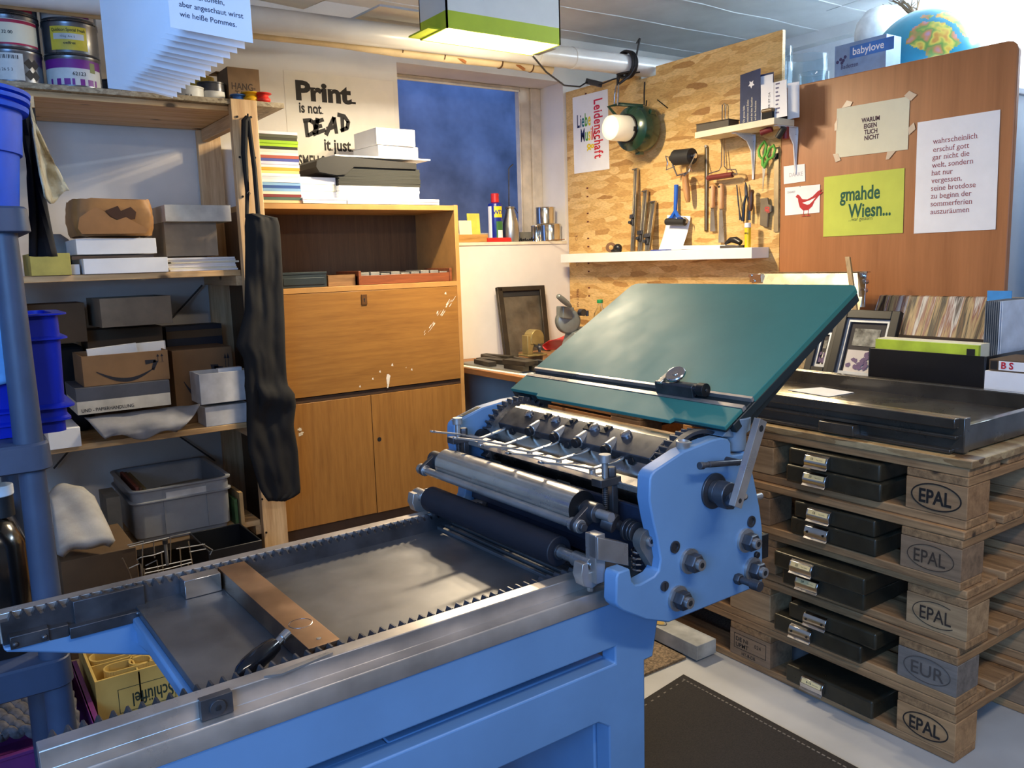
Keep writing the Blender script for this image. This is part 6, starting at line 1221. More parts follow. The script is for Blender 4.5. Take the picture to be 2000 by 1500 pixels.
g = MB().grid(apr, 28, 70); g.build('cloth', apm, r, solid=.006, angle=60)
g = MB(); g.tube([PY(484, 229, SY0-.026), PY(478, 236, SY0-.026), PY(477, 300, SY0-.026), PY(483, 375, SY0-.02), PY(482, 425, Ya)], [.010, .013, .012, .008, .007], 0, 8); g.tube([PY(485, 229, SY0-.024), PY(488, 260, SY0-.024), PY(497, 330, SY0-.026), PY(505, 428, Ya)], [.008, .009, .009, .009], 0, 8); g.build('neck_strap', apm, r)
g = MB(); p = PY(486, 378, SY0-.03); g.tube([p+V((0, 0, .008)), p+V((.006, 0, 0)), p+V((0, 0, -.008)), p+V((-.006, 0, 0))], .0016, 0, 6, True); g.build('buckle', chrome, r)
tag(MB().tube([PY(484, 228, SY0-.001), PY(484, 228, SY0-.03), PY(484, 222, SY0-.034)], .003, 0, 8).build('coat_hook', iron), 'small iron hook at the top of the pine post holding the apron', 'hook')
# ============================================================ dark blue plastic shelf at the left edge
QY = 1.70; pls = M('blue_grey_plastic', (58, 70, 92), .5, var=.08, bmp=.05, bscale=200)
zq = [PY(70, 888, QY).z, PY(70, 1315, QY).z, PY(30, 430, QY).z]
ps = thing('plastic_shelf', 'dark blue grey plastic shelf with round posts at the left edge', 'shelf unit', (-.1, 1.85, 0))
pcx = (PY(67, 1150, QY).x+PY(122, 1150, QY).x)/2; pr_ = .023
for nm, zc, hh, xr in ((0, zq[0], .05, PY(104, 885, QY-.03).x), (1, zq[1], .055, PY(146, 1310, QY-.03).x), (2, zq[2], .045, PY(62, 430, QY-.03).x)):
    g = MB(); shell(g, [(-.6, xr-.004, QY-.03, QY+.305, .03, zc-hh/2), (-.6, xr, QY-.034, QY+.309, .034, zc-hh/2+.003), (-.6, xr-.002, QY-.031, QY+.307, .032, zc+hh/2-.004), (-.6, xr-.006, QY-.027, QY+.303, .03, zc+hh/2)]); g.build('shelf_plate', pls, ps, angle=40)
for (x, y) in ((pcx-.004, QY+.0), (.10, QY+.28)):
    for z0, z1, r0, r1 in ((0, zq[1]-.027, .025, .024), (zq[1]+.027, zq[0]-.025, .025, .022), (zq[0]+.025, zq[2]-.022, .024, .021)):
        xo = x-.0+(0 if z0 < .3 else 0)
        MB().cyl((xo, y, z0), (xo, y, z1), r0, 0, 28, r1).build('post', pls, ps)
ZP1, ZP2, ZP3 = zq[2]+.0235, zq[0]+.026, zq[1]+.0285
# blue buckets, blue crate, canister
bkm = M('blue_plastic_bucket', (0, 84, 222), .5, spec=.2, var=.05)
bxr = PY(44, 300, QY+.1).x; bcx = bxr-.142; zt_ = PY(30, 182, QY+.1).z
r = thing('blue_bucket', 'nested bright blue buckets on the top plate of the plastic shelf', 'bucket', (bcx, QY+.14, ZP1))
g = MB(); g.lathe((bcx, QY+.14, ZP1), Z1, [(.13, 0), (.148, zt_-ZP1-.035), (.162, zt_-ZP1-.034), (.164, zt_-ZP1-.026), (.150, zt_-ZP1-.024), (.152, zt_-ZP1-.02), (.166, zt_-ZP1-.018), (.167, zt_-ZP1-.011), (.152, zt_-ZP1-.009), (.168, zt_-ZP1-.006), (.169, zt_-ZP1), (.155, zt_-ZP1), (.145, .1), (0, .1)], 0, 56); g.build('bucket_stack', bkm, r)
g = MB(); cpatch(g, (bcx, QY+.14, ZP1), .1385, ZP1+.0, ZP1+.09, .15, .62, 0, .004, 10); g.build('white_label', M('pale_blue_label', (190, 206, 236), .5), r)
cxr = PY(124, 700, QY+.06).x; cyy = QY+.055; czt = PY(100, 612, cyy).z
r = thing('blue_crate', 'deep blue plastic stacking crate on the middle plate of the plastic shelf', 'crate', (cxr-.2, cyy+.15, ZP2))
g = MB(); c0_, c1_, d0, d1 = -.38, cxr, cyy, cyy+.19
shell(g, [(c0_, c1_-.006, d0+.006, d1-.006, .02, ZP2), (c0_, c1_-.006, d0+.006, d1-.006, .02, ZP2+.02), (c0_, c1_+.004, d0-.004, d1, .024, ZP2+.022), (c0_, c1_+.004, d0-.004, d1, .024, ZP2+.026), (c0_, c1_-.002, d0, d1, .02, ZP2+.03), (c0_, c1_-.002, d0, d1, .02, ZP2+.045), (c0_, c1_+.012, d0-.012, d1, .03, ZP2+.047), (c0_, c1_+.012, d0-.012, d1, .03, ZP2+.05), (c0_, c1_-.004, d0, d1, .02, ZP2+.055), (c0_, c1_, d0, d1, .02, czt-.05), (c0_, c1_+.012, d0-.012, d1, .03, czt-.048), (c0_, c1_+.012, d0-.012, d1, .03, czt-.045), (c0_, c1_, d0, d1, .02, czt-.042), (c0_, c1_, d0, d1, .02, czt-.004), (c0_, c1_+.014, d0-.014, d1, .03, czt-.003), (c0_, c1_+.014, d0-.014, d1, .03, czt), (c0_, c1_-.008, d0+.008, d1-.008, .02, czt), (c0_, c1_-.012, d0+.012, d1-.012, .02, ZP2+.06)])
xx = PY(25, 750, d0).x; g.box((xx, d0-.006, ZP2+.03), (xx+.004, d0, czt-.06)); g.build('shell', M('crate_blue', (10, 34, 160), .45, spec=.25, var=.06), r)
def bagf(u, v):
    xr_ = PY(36-22*max(0, v-.45)*2-(14 if .42 < v < .5 else 0), 700, d0-.02).x; z = PY(10, 610, d0-.02).z+.002-.20*v*(1-.35*u)
    return V((-.2+(xr_+.2)*u, d0-.020-.004*math.sin(u*7+v*4)-.004*math.sin(v*3), z+.004*math.sin(u*9)))
g = MB().grid(bagf, 24, 16); tag(g.build('blue_sheet', M('pale_blue_sheet', (120, 176, 230), .4), solid=.003), 'pale blue plastic sheet hanging out of the front of the blue crate', 'sheet')
r = thing('canister', 'glossy black plastic canister on the lowest plate of the plastic shelf', 'canister', (-.05, QY+.1, ZP3))
xr = PY(54, 1100, QY+.04).x; zt_ = PY(20, 1010, QY+.06).z
g = MB(); shell(g, [(xr-.26, xr, QY+.03, QY+.24, .045, ZP3), (xr-.26, xr+.003, QY+.027, QY+.24, .05, ZP3+.02), (xr-.26, xr+.003, QY+.027, QY+.24, .05, zt_-.05), (xr-.25, xr-.012, QY+.04, QY+.23, .045, zt_-.015), (xr-.23, xr-.035, QY+.06, QY+.2, .04, zt_)]); g.build('body', M('black_gloss', (14, 14, 15), .18, coat=.5), r, angle=70)
p = PY(2, 985, QY+.08); g = MB(); g.cyl((p.x, QY+.1, zt_-.005), (p.x, QY+.1, zt_+.035), .022, 0, 20); g.build('neck', black, r); g = MB(); g.cyl((p.x, QY+.1, zt_+.035), (p.x, QY+.1, zt_+.055), .024, 0, 20); g.build('cap', white, r, .002)
# dark cloth and stained cotton bag hanging at the shelf's side
def bag(u, v):
    y = 205+180*v; xl_ = 57+16*v+12*v*v; xr_ = 60+16*v+58*v**1.4
    p = PY(xl_+(xr_-xl_)*u, y, QY+.16+.10*u); return p+V((0, -.02*math.sin(u*6+v*2)-.01*NZ.noise(V((u*5, v*6, 0))), -.012*math.sin(u*5)*v))
sm, nt_, b__ = nodes('stained_cotton'); b__.inputs['Roughness'].default_value = .9
nt_.links.new(ramp(nt_, noise(nt_, coords(nt_, (1, 1, 1)), 14, 5, .65), [(.3, (92, 66, 46)), (.42, (178, 164, 132)), (.55, (196, 190, 166)), (.66, (96, 124, 130)), (.75, (206, 196, 170))]), b__.inputs['Base Color'])
g = MB().grid(bag, 16, 26); tag(g.build('stained_cloth', sm, solid=.003), 'paint stained cotton cloth hanging beside the blue buckets', 'cloth')
def dcl(u, v):
    y = 196+305*v; xl_ = 42+18*min(1, v*1.4)+2*v; xr_ = 60+20*v+28*v*v
    p = PY(xl_+(xr_-xl_)*u, y, QY+.30); return p+V((0, -.015*math.sin(u*7+v*3), 0))
g = MB().grid(dcl, 12, 30); tag(g.build('dark_apron', M('navy_black_cloth', (14, 15, 24), .9), solid=.012), 'dark apron hanging behind the stained cloth at the plastic shelf', 'apron')
tag(MB().box((-.3, QY+.28, PY(50, 200, QY+.3).z-.012), (PY(62, 200, QY+.32).x, QY+.34, PY(50, 190, QY+.3).z)).build('wooden_batten', pine), 'dark wooden batten behind the buckets that carries the hanging cloths', 'batten')
# ------------------------------------------------------------ purple crate, rug and yellow bottle crate under the bed
yc = M('beer_crate_yellow', (208, 176, 96), .5, var=.06)
bz1 = .22; P0 = PZ(185, 1333, bz1); 
r = thing('bottle_crate', 'pale yellow bottle crate turned so its lettering is upside down, under the press bed', 'crate', (P0.x+.15, P0.y+.12, .02))
x0, y0 = P0.x, P0.y; x1, y1 = x0+.40, y0+.30; wallt = .006
g = MB(); g.hexa([(x0+.004, y0+.004, .012), (x1-.004, y0+.004, .012), (x1-.004, y1-.004, .012), (x0+.004, y1-.004, .012)], [(x0+.004, y0+.004, bz1-.105), (x1-.004, y0+.004, bz1-.105), (x1-.004, y1-.004, bz1-.105), (x0+.004, y1-.004, bz1-.105)])
open_box(g, x0, x1, y0, y1, .012, bz1, wallt, 0, False)
random.seed(9)
for cx_, cy_, sx_2, sy_, kd in ((.085, .05, .11, .05, 'd'), (.13, .055, .08, .05, 'o'), (.20, .05, .055, .04, 'r'), (.27, .06, .08, .05, 'r'), (.07, .14, .12, .06, 'l'), (.15, .15, .1, .06, 'o'), (.22, .13, .06, .06, 'r'), (.3, .15, .1, .06, 'd'), (.08, .23, .12, .07, 'o'), (.2, .23, .1, .07, 'r'), (.3, .24, .1, .06, 'o')):
    n_ = 4 if kd == 'r' else 16; pts = []
    rs = rrect(x0+cx_-sx_2/2, x0+cx_+sx_2/2, y0+cy_-sy_/2+.006, y0+cy_+sy_/2+.006, (.008 if kd == 'r' else min(sx_2, sy_)*.46))
    for i in range(len(rs)):
        a, b_ = V((rs[i][0], rs[i][1], 0)), V((rs[(i+1) % len(rs)][0], rs[(i+1) % len(rs)][1], 0)); d_ = (b_-a)
        if d_.length < 1e-5: continue
        nn = V((-d_.y, d_.x, 0)).normalized()*.0022
        g.hexa([a-nn+Z1*(bz1-.1), b_-nn+Z1*(bz1-.1), b_+nn+Z1*(bz1-.1), a+nn+Z1*(bz1-.1)], [a-nn+Z1*bz1, b_-nn+Z1*bz1, b_+nn+Z1*bz1, a+nn+Z1*bz1])
for k in (.25, .5, .75): g.box((x0+.40*k-.002, y0, bz1-.1), (x0+.40*k+.002, y1, bz1-.004))
for k in (.35, .68): g.box((x0, y0+.3*k-.002, bz1-.1), (x1, y0+.3*k+.002, bz1-.004))
fo = V((x0+.195, y0-.0, bz1-.072)); g.text('Schlüffel', V((x0+.178, y0, bz1-.056)), -X1, -Z1, .050, 1, .014, .60)
for a, b_ in (((.048, -.036), (.182, -.0375)), ((.048, -.098), (.182, -.0995)), ((.048, -.036), (.0495, -.098)), ((.1805, -.036), (.182, -.098))):
    g.flat([(a[0], a[1]), (b_[0], a[1]), (b_[0], b_[1]), (a[0], b_[1])], (x0, y0, bz1), X1, Z1, 1)
g.build('body', [yc, M('crate_print', (40, 56, 44), .6)], r)
pu = M('purple_plastic', (112, 44, 104), .4, var=.06)
A_, B_ = PZ(165, 1292, .18), PZ(214, 1418, .18)
r = thing('purple_crate', 'purple plastic tub on the floor holding the grey rug', 'crate', (A_.x-.15, (A_.y+B_.y)/2, 0))
xq = .205; ya_, yb_3 = 2.02, 2.42
g = MB(); open_box(g, xq-.55, xq, ya_, yb_3, .0, .18, .005); g.box((xq-.006, ya_-.006, .172), (xq+.010, yb_3, .18)); g.box((xq-.55, ya_-.012, .172), (xq+.010, ya_+.006, .18)); 
for k in range(6): g.box((xq, ya_+.03+.065*k, .05), (xq+.004, ya_+.04+.065*k, .17))
g.build('tub', pu, r, .001)
def rugf(u, v):
    x = xq-.51+.48*u; y = ya_+.03+(yb_3-ya_-.06)*v
    k = NZ.noise(V((x*9, y*9, 0)))*.03+.006*math.sin(x*210)*math.sin(y*160)+.05*math.sin(u*3.1)*math.sin(v*3.1)
    return V((x, y, .165+k+.05*math.sin(u*3.1)))
g = MB().grid(rugf, 150, 150); tag(g.build('knitted_rug', M('grey_knit', (96, 94, 98), .95, var=.3, scale=60), solid=.02), 'grey chunky knitted rug heaped in the purple tub', 'rug')
# ============================================================ window ledge
LZ = 1.3085
def LP(x, y, Y): return PY(x, y, Y)
yl = YB+.07
x0, x1 = pxx(896, 460, YB+.03), pxx(953, 460, YB+.03); zt_ = PY(920, 458, YB+.03).z
r = thing('wooden_case', 'small wooden case with cards on the window ledge beside the bookcase', 'box', ((x0+x1)/2, YB+.08, LZ)); open_box(MB(), x0, x1, YB+.03, YB+.15, LZ, zt_, .006).build('case', WOOD('light_box', (196, 150, 84), (160, 112, 56), 0, 2, .5), r, .001)
tag(MB().obox(((x0+x1)/2-.03, YB+.06, (zt_+PY(900, 427, YB+.06).z)/2-.02), ((x1-x0)*.42, .006, PY(900, 427, YB+.06).z-LZ-.02), (-.08, 0, 0)).build('index_card', cream), 'cream card standing in the left of the wooden case', 'card')
tag(MB().obox(((x0+x1)/2+.035, YB+.08, (LZ+PY(930, 416, YB+.08).z)/2+.005), ((x1-x0)*.42, .006, PY(930, 416, YB+.08).z-LZ-.015), (-.06, 0, 0)).build('index_card', M('yellow_green_card', (214, 212, 90), .7)), 'yellow green card standing in the right of the wooden case', 'card')
p = PY(969, 465, YB+.07); zt_ = PY(967, 396, YB+.07).z; R_ = (pxx(981, 430, YB+.07)-pxx(957, 430, YB+.07))/2; h = zt_-LZ
r = thing('spray_can', 'blue and yellow spray can with a red cap on the window ledge', 'spray can', (p.x, YB+.07, LZ)); c = (p.x, YB+.07, LZ)
g = MB(); g.lathe(c, Z1, [(R_*.96, 0), (R_, .004), (R_, h-.016), (R_*.93, h-.006), (R_*.6, h)], 0, 36)
cpatch(g, c, R_, LZ+h*.62, LZ+h*.9, -.75, .45, 1, .0006); ctext(g, 'WD', c, R_, LZ+h*.70, h*.15, -.22, 2, .95, .03); cpatch(g, c, R_, LZ+.01, LZ+h*.52, -.5, .6, 3, .0006); cpatch(g, c, R_, LZ+h*.1, LZ+h*.3, -.3, .5, 4, .001); cpatch(g, c, R_, LZ+.01, LZ+h-.02, -1.9, -1.1, 4, .0006); g.build('can', [M('can_blue', (24, 42, 140), .3), M('can_yellow', (244, 214, 40), .4), M('can_text', (20, 40, 130), .5), M('can_green', (60, 120, 60), .4), white], r)
g = MB(); g.cyl((p.x, YB+.07, zt_), (p.x, YB+.07, PY(967, 378, YB+.07).z), R_*.55, 0, 24); g.build('cap', M('cap_red', (206, 40, 40), .4), r, .003)
p = PY(998, 465, YB+.05); R_ = (pxx(1014, 440, YB+.05)-pxx(984, 440, YB+.05))/2*.93; zt_ = PY(998, 406, YB+.05).z; h = zt_-LZ
r = thing('oil_can', 'bare aluminium oil can with a long thin spout on the window ledge', 'oil can', (p.x, YB+.05, LZ))
g = MB(); g.lathe((p.x, YB+.05, LZ), Z1, [(R_*.9, 0), (R_*.96, .01), (R_, h*.3), (R_*.9, h*.55), (R_*.55, h*.88), (R_*.45, h*.97), (R_*.55, h), (R_*.5, h+.006), (0, h+.006)], 0, 36); g.build('flask', M('aluminium', (178, 176, 170), .38, 1, var=.1, rvar=.1), r)
g = MB(); t0 = V((p.x, YB+.05, zt_)); g.tube([t0, PY(994, 400, YB+.05), PY(993.5, 330, YB+.05), PY(996, 326, YB+.05), PY(1002, 321, YB+.05)], .0032, 0, 8); g.build('spout', dsteel, r)
g = MB(); g.tube([t0+V((-.015, 0, -.005)), t0+V((-.028, 0, .004)), t0+V((-.03, 0, -.004)), t0+V((-.015, 0, -.016))], .0022, 0, 6); g.tube([t0+V((.01, 0, .002)), t0+V((.035, 0, -.004)), t0+V((.05, 0, -.028))], .0022, 0, 6); g.build('lever', dsteel, r)
tinm = M('bright_tin', (214, 206, 190), .16, 1, var=.05)
for i, (xa, xb_, ya, yb_, Y, lb) in enumerate(((1039, 1057, 441, 470, YB+.13, 'small bright tin, lower left of the three on the ledge'), (1059, 1091, 438, 470, YB+.05, 'bright tin, lower right of the three on the ledge'), (1051, 1081, 405, 438, YB+.065, 'bright tin stacked on top of the two others on the ledge'))):
    X_ = (pxx(xa, 450, Y)+pxx(xb_, 450, Y))/2; R_ = (pxx(xb_, 450, Y)-pxx(xa, 450, Y))/2; z0_ = LZ if i < 2 else PY(1060, 438, YB+.05).z+.001; z1_ = PY(xa, ya, Y).z
    if i == 0: zt0 = z1_
    g = MB(); g.lathe((X_, Y, z0_), Z1, [(R_, 0), (R_*1.03, .002), (R_, .005), (R_, z1_-z0_-.006), (R_*1.04, z1_-z0_-.003), (R_*1.02, z1_-z0_), (R_*.9, z1_-z0_-.003), (0, z1_-z0_-.003)], 0, 36); tag(g.build('tin_can', tinm), lb, 'tin', 'bright tins on the window ledge')
g = MB(); a, b_ = PY(953, 471, YB+.02), PY(1001, 466, YB+.02); g.box((a.x, YB+.012, LZ), (b_.x, YB+.045, LZ+.022)); tag(g.build('red_box', M('bright_red', (214, 40, 34), .45), bevel=.003), 'flat bright red case lying at the ledge front', 'case')
g = MB(); random.seed(2)
for k in range(9): q = PY(1006+4.2*k, 467, YB+.03); g.tube([(q.x, YB+.02+.01*random.random(), LZ+.005), (q.x+.012, YB+.03, LZ+.012*random.random()+.008), (q.x+.02, YB+.04, LZ+.005)], .0032, 0, 6)
tag(g.build('key_bunch', iron), 'bunch of small black iron keys right of the red case on the ledge', 'keys')
g = MB(); a, b_ = PY(1062, 468, YB+.02), PY(1112, 487, YB-.14); g.tube([(a.x, YB+.0, LZ+.004), (b_.x, YB-.1, LZ+.005)], .0024, 0, 6); 
tag(g.build('brown_stick', M('stick_brown', (128, 84, 46), .6)), 'thin brown stick poking over the ledge edge beside the tins', 'stick')
tag(MB().box((pxx(1015, 455, YB+.17), YB+.165, LZ), (pxx(1042, 455, YB+.17), YB+.18, PY(1030, 453, YB+.17).z)).build('grey_block', M('grey_slat', (120, 116, 104), .6)), 'small grey block behind the oil can at the window sill', 'block')
# ============================================================ work bench along the tool wall
BZ = .70; bw = WOOD('bench_wood', (158, 108, 62), (122, 80, 44), 1, 1.2, .5)
xbL = 2.09; r = thing('work_bench', 'brown wooden work bench with drawers in the corner by the window', 'work bench', (2.55, 3.0, 0))
MB().box((xbL, 2.28, BZ-.028), (2.985, 3.74, BZ)).build('bench_top', bw, r, .002)
g = MB(); g.box((xbL+.03, 2.32, 0), (xbL+.06, 2.36, BZ-.028)); g.box((xbL+.03, 3.69, 0), (xbL+.06, 3.73, BZ-.028)); g.box((2.94, 2.32, 0), (2.98, 2.36, BZ-.028)); g.box((xbL+.03, 3.02, 0), (xbL+.05, 3.05, BZ-.028)); g.build('leg_frame', bw, r, .002)
redp = M('red_smear', (176, 30, 30), .6)
for k in range(5):
    zt_ = BZ-.04-.062*k; g = MB().box((xbL+.01, 2.36, zt_-.052), (xbL+.5, 3.0, zt_)); 
    if k < 2: g.box((xbL+.0085, 2.9, zt_-.05), (xbL+.0105, 2.97-.03*k, zt_-.002), 1)
    dr_ = g.build('drawer', [bw, redp], r, .002)
    g = MB(); g.sphere((xbL+.0, 2.68, zt_-.026), .010, 0, 14); g.build('knob', dsteel, dr_)
for k in range(3): MB().box((xbL+.02, 3.05, .08+.14*k), (2.9, 3.70, .10+.14*k)).build('shelf_board', bw, r, .001)
tag(MB().box((xbL+.06, 3.2, .4015), (xbL+.3, 3.34, .45)).build('white_box', white), 'white box lying in the dark shelf under the bench', 'box')
g = MB(); g.sphere((xbL+.18, 3.13, .4415), .06, 0, 18, (1, 1.0, .66)); tag(g.build('blue_cloth', M('blue_patterned_cloth', (40, 60, 120), .85, var=.6, scale=40)), 'blue patterned cloth bundle in the shelf under the bench', 'cloth')
# printing furniture and chases on the bench
random.seed(4)
tag(MB().obox((2.32, 3.22, BZ+.002), (.42, .66, .003), (0, 0, .05)).build('paper_sheet', cream), 'cream paper sheet spread on the bench under the metal furniture', 'paper')
tag(MB().obox((2.30, 3.30, BZ+.008), (.34, .5, .008), (0, 0, .03)).build('zinc_plate', M('zinc', (130, 130, 128), .45, .7)), 'grey zinc plate lying on the bench near the bookcase', 'plate')
for k in range(10):
    x_, y_ = 2.17+.055*(k % 4)+random.uniform(-.01, .01), 3.12+.13*(k//2 % 4)+random.uniform(-.02, .02)
    tag(MB().obox((x_, y_, BZ+.0235+.0215*(k//8)), (.03+.012*(k % 3), .17+.03*(k % 2), .021), (0, 0, random.uniform(-.25, .25))).build('metal_furniture', M('furniture_dark', (58, 52, 42), .55, .4, var=.3), bevel=.001), 'dark metal spacing bar, one of the heap on the bench beside the bookcase', 'spacing bar', 'spacing bars heaped on the bench')
# black L profile rails
tag(MB().obox((2.22, 2.98, BZ+.016), (.018, .36, .018), (0, 0, .12)).build('black_rail', black, bevel=.001), 'long black bar on the bench, nearest the bookcase corner', 'bar'); tag(MB().obox((2.33, 3.02, BZ+.026), (.014, .26, .028), (0, 0, .2)).build('black_rail', black, bevel=.001), 'black upright bar on the bench right of the longer black bar', 'bar')
tag(MB().obox((2.46, 2.93, BZ+.02), (.13, .34, .03), (0, 0, .25)).build('white_block', M('off_white_block', (216, 210, 194), .6), bevel=.002), 'flat off white block on the bench behind the feed board corner', 'block')
# wood board with numbering head, leaning galley
wbz = BZ+.03; wy0 = 3.34
tag(MB().box((2.50, 3.345, BZ+.001), (2.63, 3.56, wbz)).build('wooden_board', WOOD('board_brown', (140, 100, 62), (98, 66, 38), 0, 1.5, .6), bevel=.002), 'brown wooden board on the bench carrying the brass perforator', 'board')
b0, b1, b2, b3 = PY(985, 700, 3.60), PY(1073, 686, 3.60), PY(1061, 558, 3.71), PY(968, 562, 3.71)
r = thing('galley_tray', 'dark metal galley tray leaning upright against the white wall', 'tray', (b0+b1)/2)
ls = V((0, 0, 0)); P_ = [b0, b1, b2+ls, b3+ls]; zmn = BZ+.001
P_[0].z = max(P_[0].z, zmn); P_[1].z = max(P_[1].z, zmn)
uu = (P_[1]-P_[0]).normalized(); vv = (P_[3]-P_[0]).normalized(); nn = uu.cross(vv).normalized()
def GP(a, b_, n=0): return (P_[0]*(1-a)+P_[1]*a)*(1-b_)+(P_[3]*(1-a)+P_[2]*a)*b_+nn*n
g = MB().prism([GP(0, 0), GP(1, 0), GP(1, 1), GP(0, 1)], nn*-.006, 0); g.build('plate', M('galley_grey', (118, 112, 100), .42, .8, var=.2, rvar=.1), r)
g = MB(); fm2 = M('galley_frame', (62, 54, 44), .45, .6, var=.2)
for a0, b0_, a1, b1_ in ((0, 0, .11, 1), (.89, 0, 1, 1), (.0, .93, 1, 1)): g.prism([GP(a0, b0_), GP(a1, b0_), GP(a1, b1_), GP(a0, b1_)], nn*.014, 0)
g.build('rim', fm2, r, .003)
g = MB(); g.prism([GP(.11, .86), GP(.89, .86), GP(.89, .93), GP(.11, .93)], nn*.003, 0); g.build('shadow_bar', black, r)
# brass perforator
gd = M('olive_brass', (150, 132, 84), .42, .55, var=.12)
px = PY(1042, 660, 3.38); r = thing('perforator', 'old olive brass hand perforator standing on the wooden board', 'perforator', (px.x, 3.38, wbz))
S_ = .0023
def pf_(pts, y0, th, m_=0, g=None): return g.prism([(px.x+a*S_, y0, wbz+b_*S_) for a, b_ in pts], (0, th, 0), m_)
g = MB(); pf_([(-28, 0), (24, 0), (24, 4), (-28, 4)], 3.34, .09, 0, g); pf_([(-24, 4), (-10, 4), (-10, 16), (-7, 22), (0, 25), (18, 25), (18, 40), (-12, 44), (-24, 46)], 3.355, .05, 0, g); g.build('frame', gd, r, .003)
g = MB(); g.cyl((px.x+2*S_, 3.35, wbz+40*S_), (px.x+2*S_, 3.415, wbz+40*S_), 17*S_, 0, 36); pf_([(-16, 26), (20, 26), (20, 42), (-16, 42)], 3.352, .062, 0, g); g.build('wheel_housing', gd, r, .002)
g = MB(); g.sphere((px.x+4*S_, 3.34, wbz+17*S_), .014, 0, 16); g.cyl((px.x-6*S_, 3.35, wbz+22*S_), (px.x+8*S_, 3.345, wbz+18*S_), .006, 0, 12); g.cyl((px.x+4*S_, 3.345, wbz+26*S_), (px.x+4*S_, 3.345, wbz+8*S_), .007, 0, 12); g.build('punch', dsteel, r)
# grey eyelet press with lever
pg = PY(1118, 625, 3.30); r = thing('lever_press', 'grey hand lever press standing on the bench behind the feed board', 'lever press', (pg.x, 3.3, BZ))
gr_ = M('grey_enamel', (112, 116, 112), .35, .2)
g = MB(); g.lathe((pg.x, 3.34, PY(1112, 628, 3.3).z), V((-.4, -.9, 0)), [(.0, -.03), (.05, -.03), (.062, -.02), (.066, 0), (.062, .03), (.05, .036), (0, .036)], 0, 36); g.prism([PY(1100, 598, 3.3), PY(1122, 600, 3.3), PY(1122, 625, 3.3), PY(1100, 622, 3.3)], (0, .06, 0)); g.prism([(pg.x-.06, 3.28, BZ), (pg.x+.10, 3.28, BZ), (pg.x+.08, 3.28, PY(1112, 640, 3.3).z), (pg.x-.0, 3.28, PY(1112, 650, 3.3).z)], (0, .08, 0)); g.build('body', gr_, r, .006)
g = MB(); a, b_ = PY(1113, 597, 3.28), PY(1090, 578, 3.28); g.lathe(a, b_-a, [(.006, -.01), (.010, 0), (.014, .02), (.0155, (b_-a).length*.6), (.013, (b_-a).length), (.006, (b_-a).length+.006), (0, (b_-a).length+.007)], 0, 20); g.build('lever', gr_, r)
g = MB(); a = PY(1133, 610, 3.28); g.cyl(a, a+V((0, -.03, 0)), .018, 0, 20); g.cyl(a+V((.03, -.02, .008)), a+V((.03, -.02, -.02)), .008, 0, 14); g.build('hinge', dsteel, r)
def rbg(u, v): p = PY(1066+52*u, 684-34*v*(.55+.45*u), 3.50); return p+V((0, .03*math.sin(u*3+v*4), 0))
g = MB().grid(rbg, 12, 8); m, nt, b = nodes('red_film'); b.inputs['Base Color'].default_value = lin((214, 60, 60)); b.inputs['Roughness'].default_value = .3; b.inputs['Alpha'].default_value = .72
MATS['red_film'] = m; tag(g.build('red_bag', m, solid=.002), 'red translucent plastic bag between galley tray and grey lever press', 'bag')
pb_ = PY(1172, 600, 3.2); r = thing('plastic_bottle', 'clear plastic bottle with a green cap standing behind the feed board', 'bottle', (pb_.x, 3.2, BZ)); zc_ = PY(1172, 592, 3.2).z
g = MB(); g.lathe((pb_.x, 3.2, BZ), Z1, [(.034, 0), (.036, .01), (.036, zc_-BZ-.09), (.03, zc_-BZ-.05), (.012, zc_-BZ-.018), (.0115, zc_-BZ)], 0, 28, True); g.build('bottle', GLASS('pet_plastic', (240, 246, 244), .05), r)
g = MB(); g.cyl((pb_.x, 3.2, zc_), (pb_.x, 3.2, zc_+.018), .0155, 0, 24); g.build('cap', M('cap_green', (30, 130, 70), .4), r, .002)
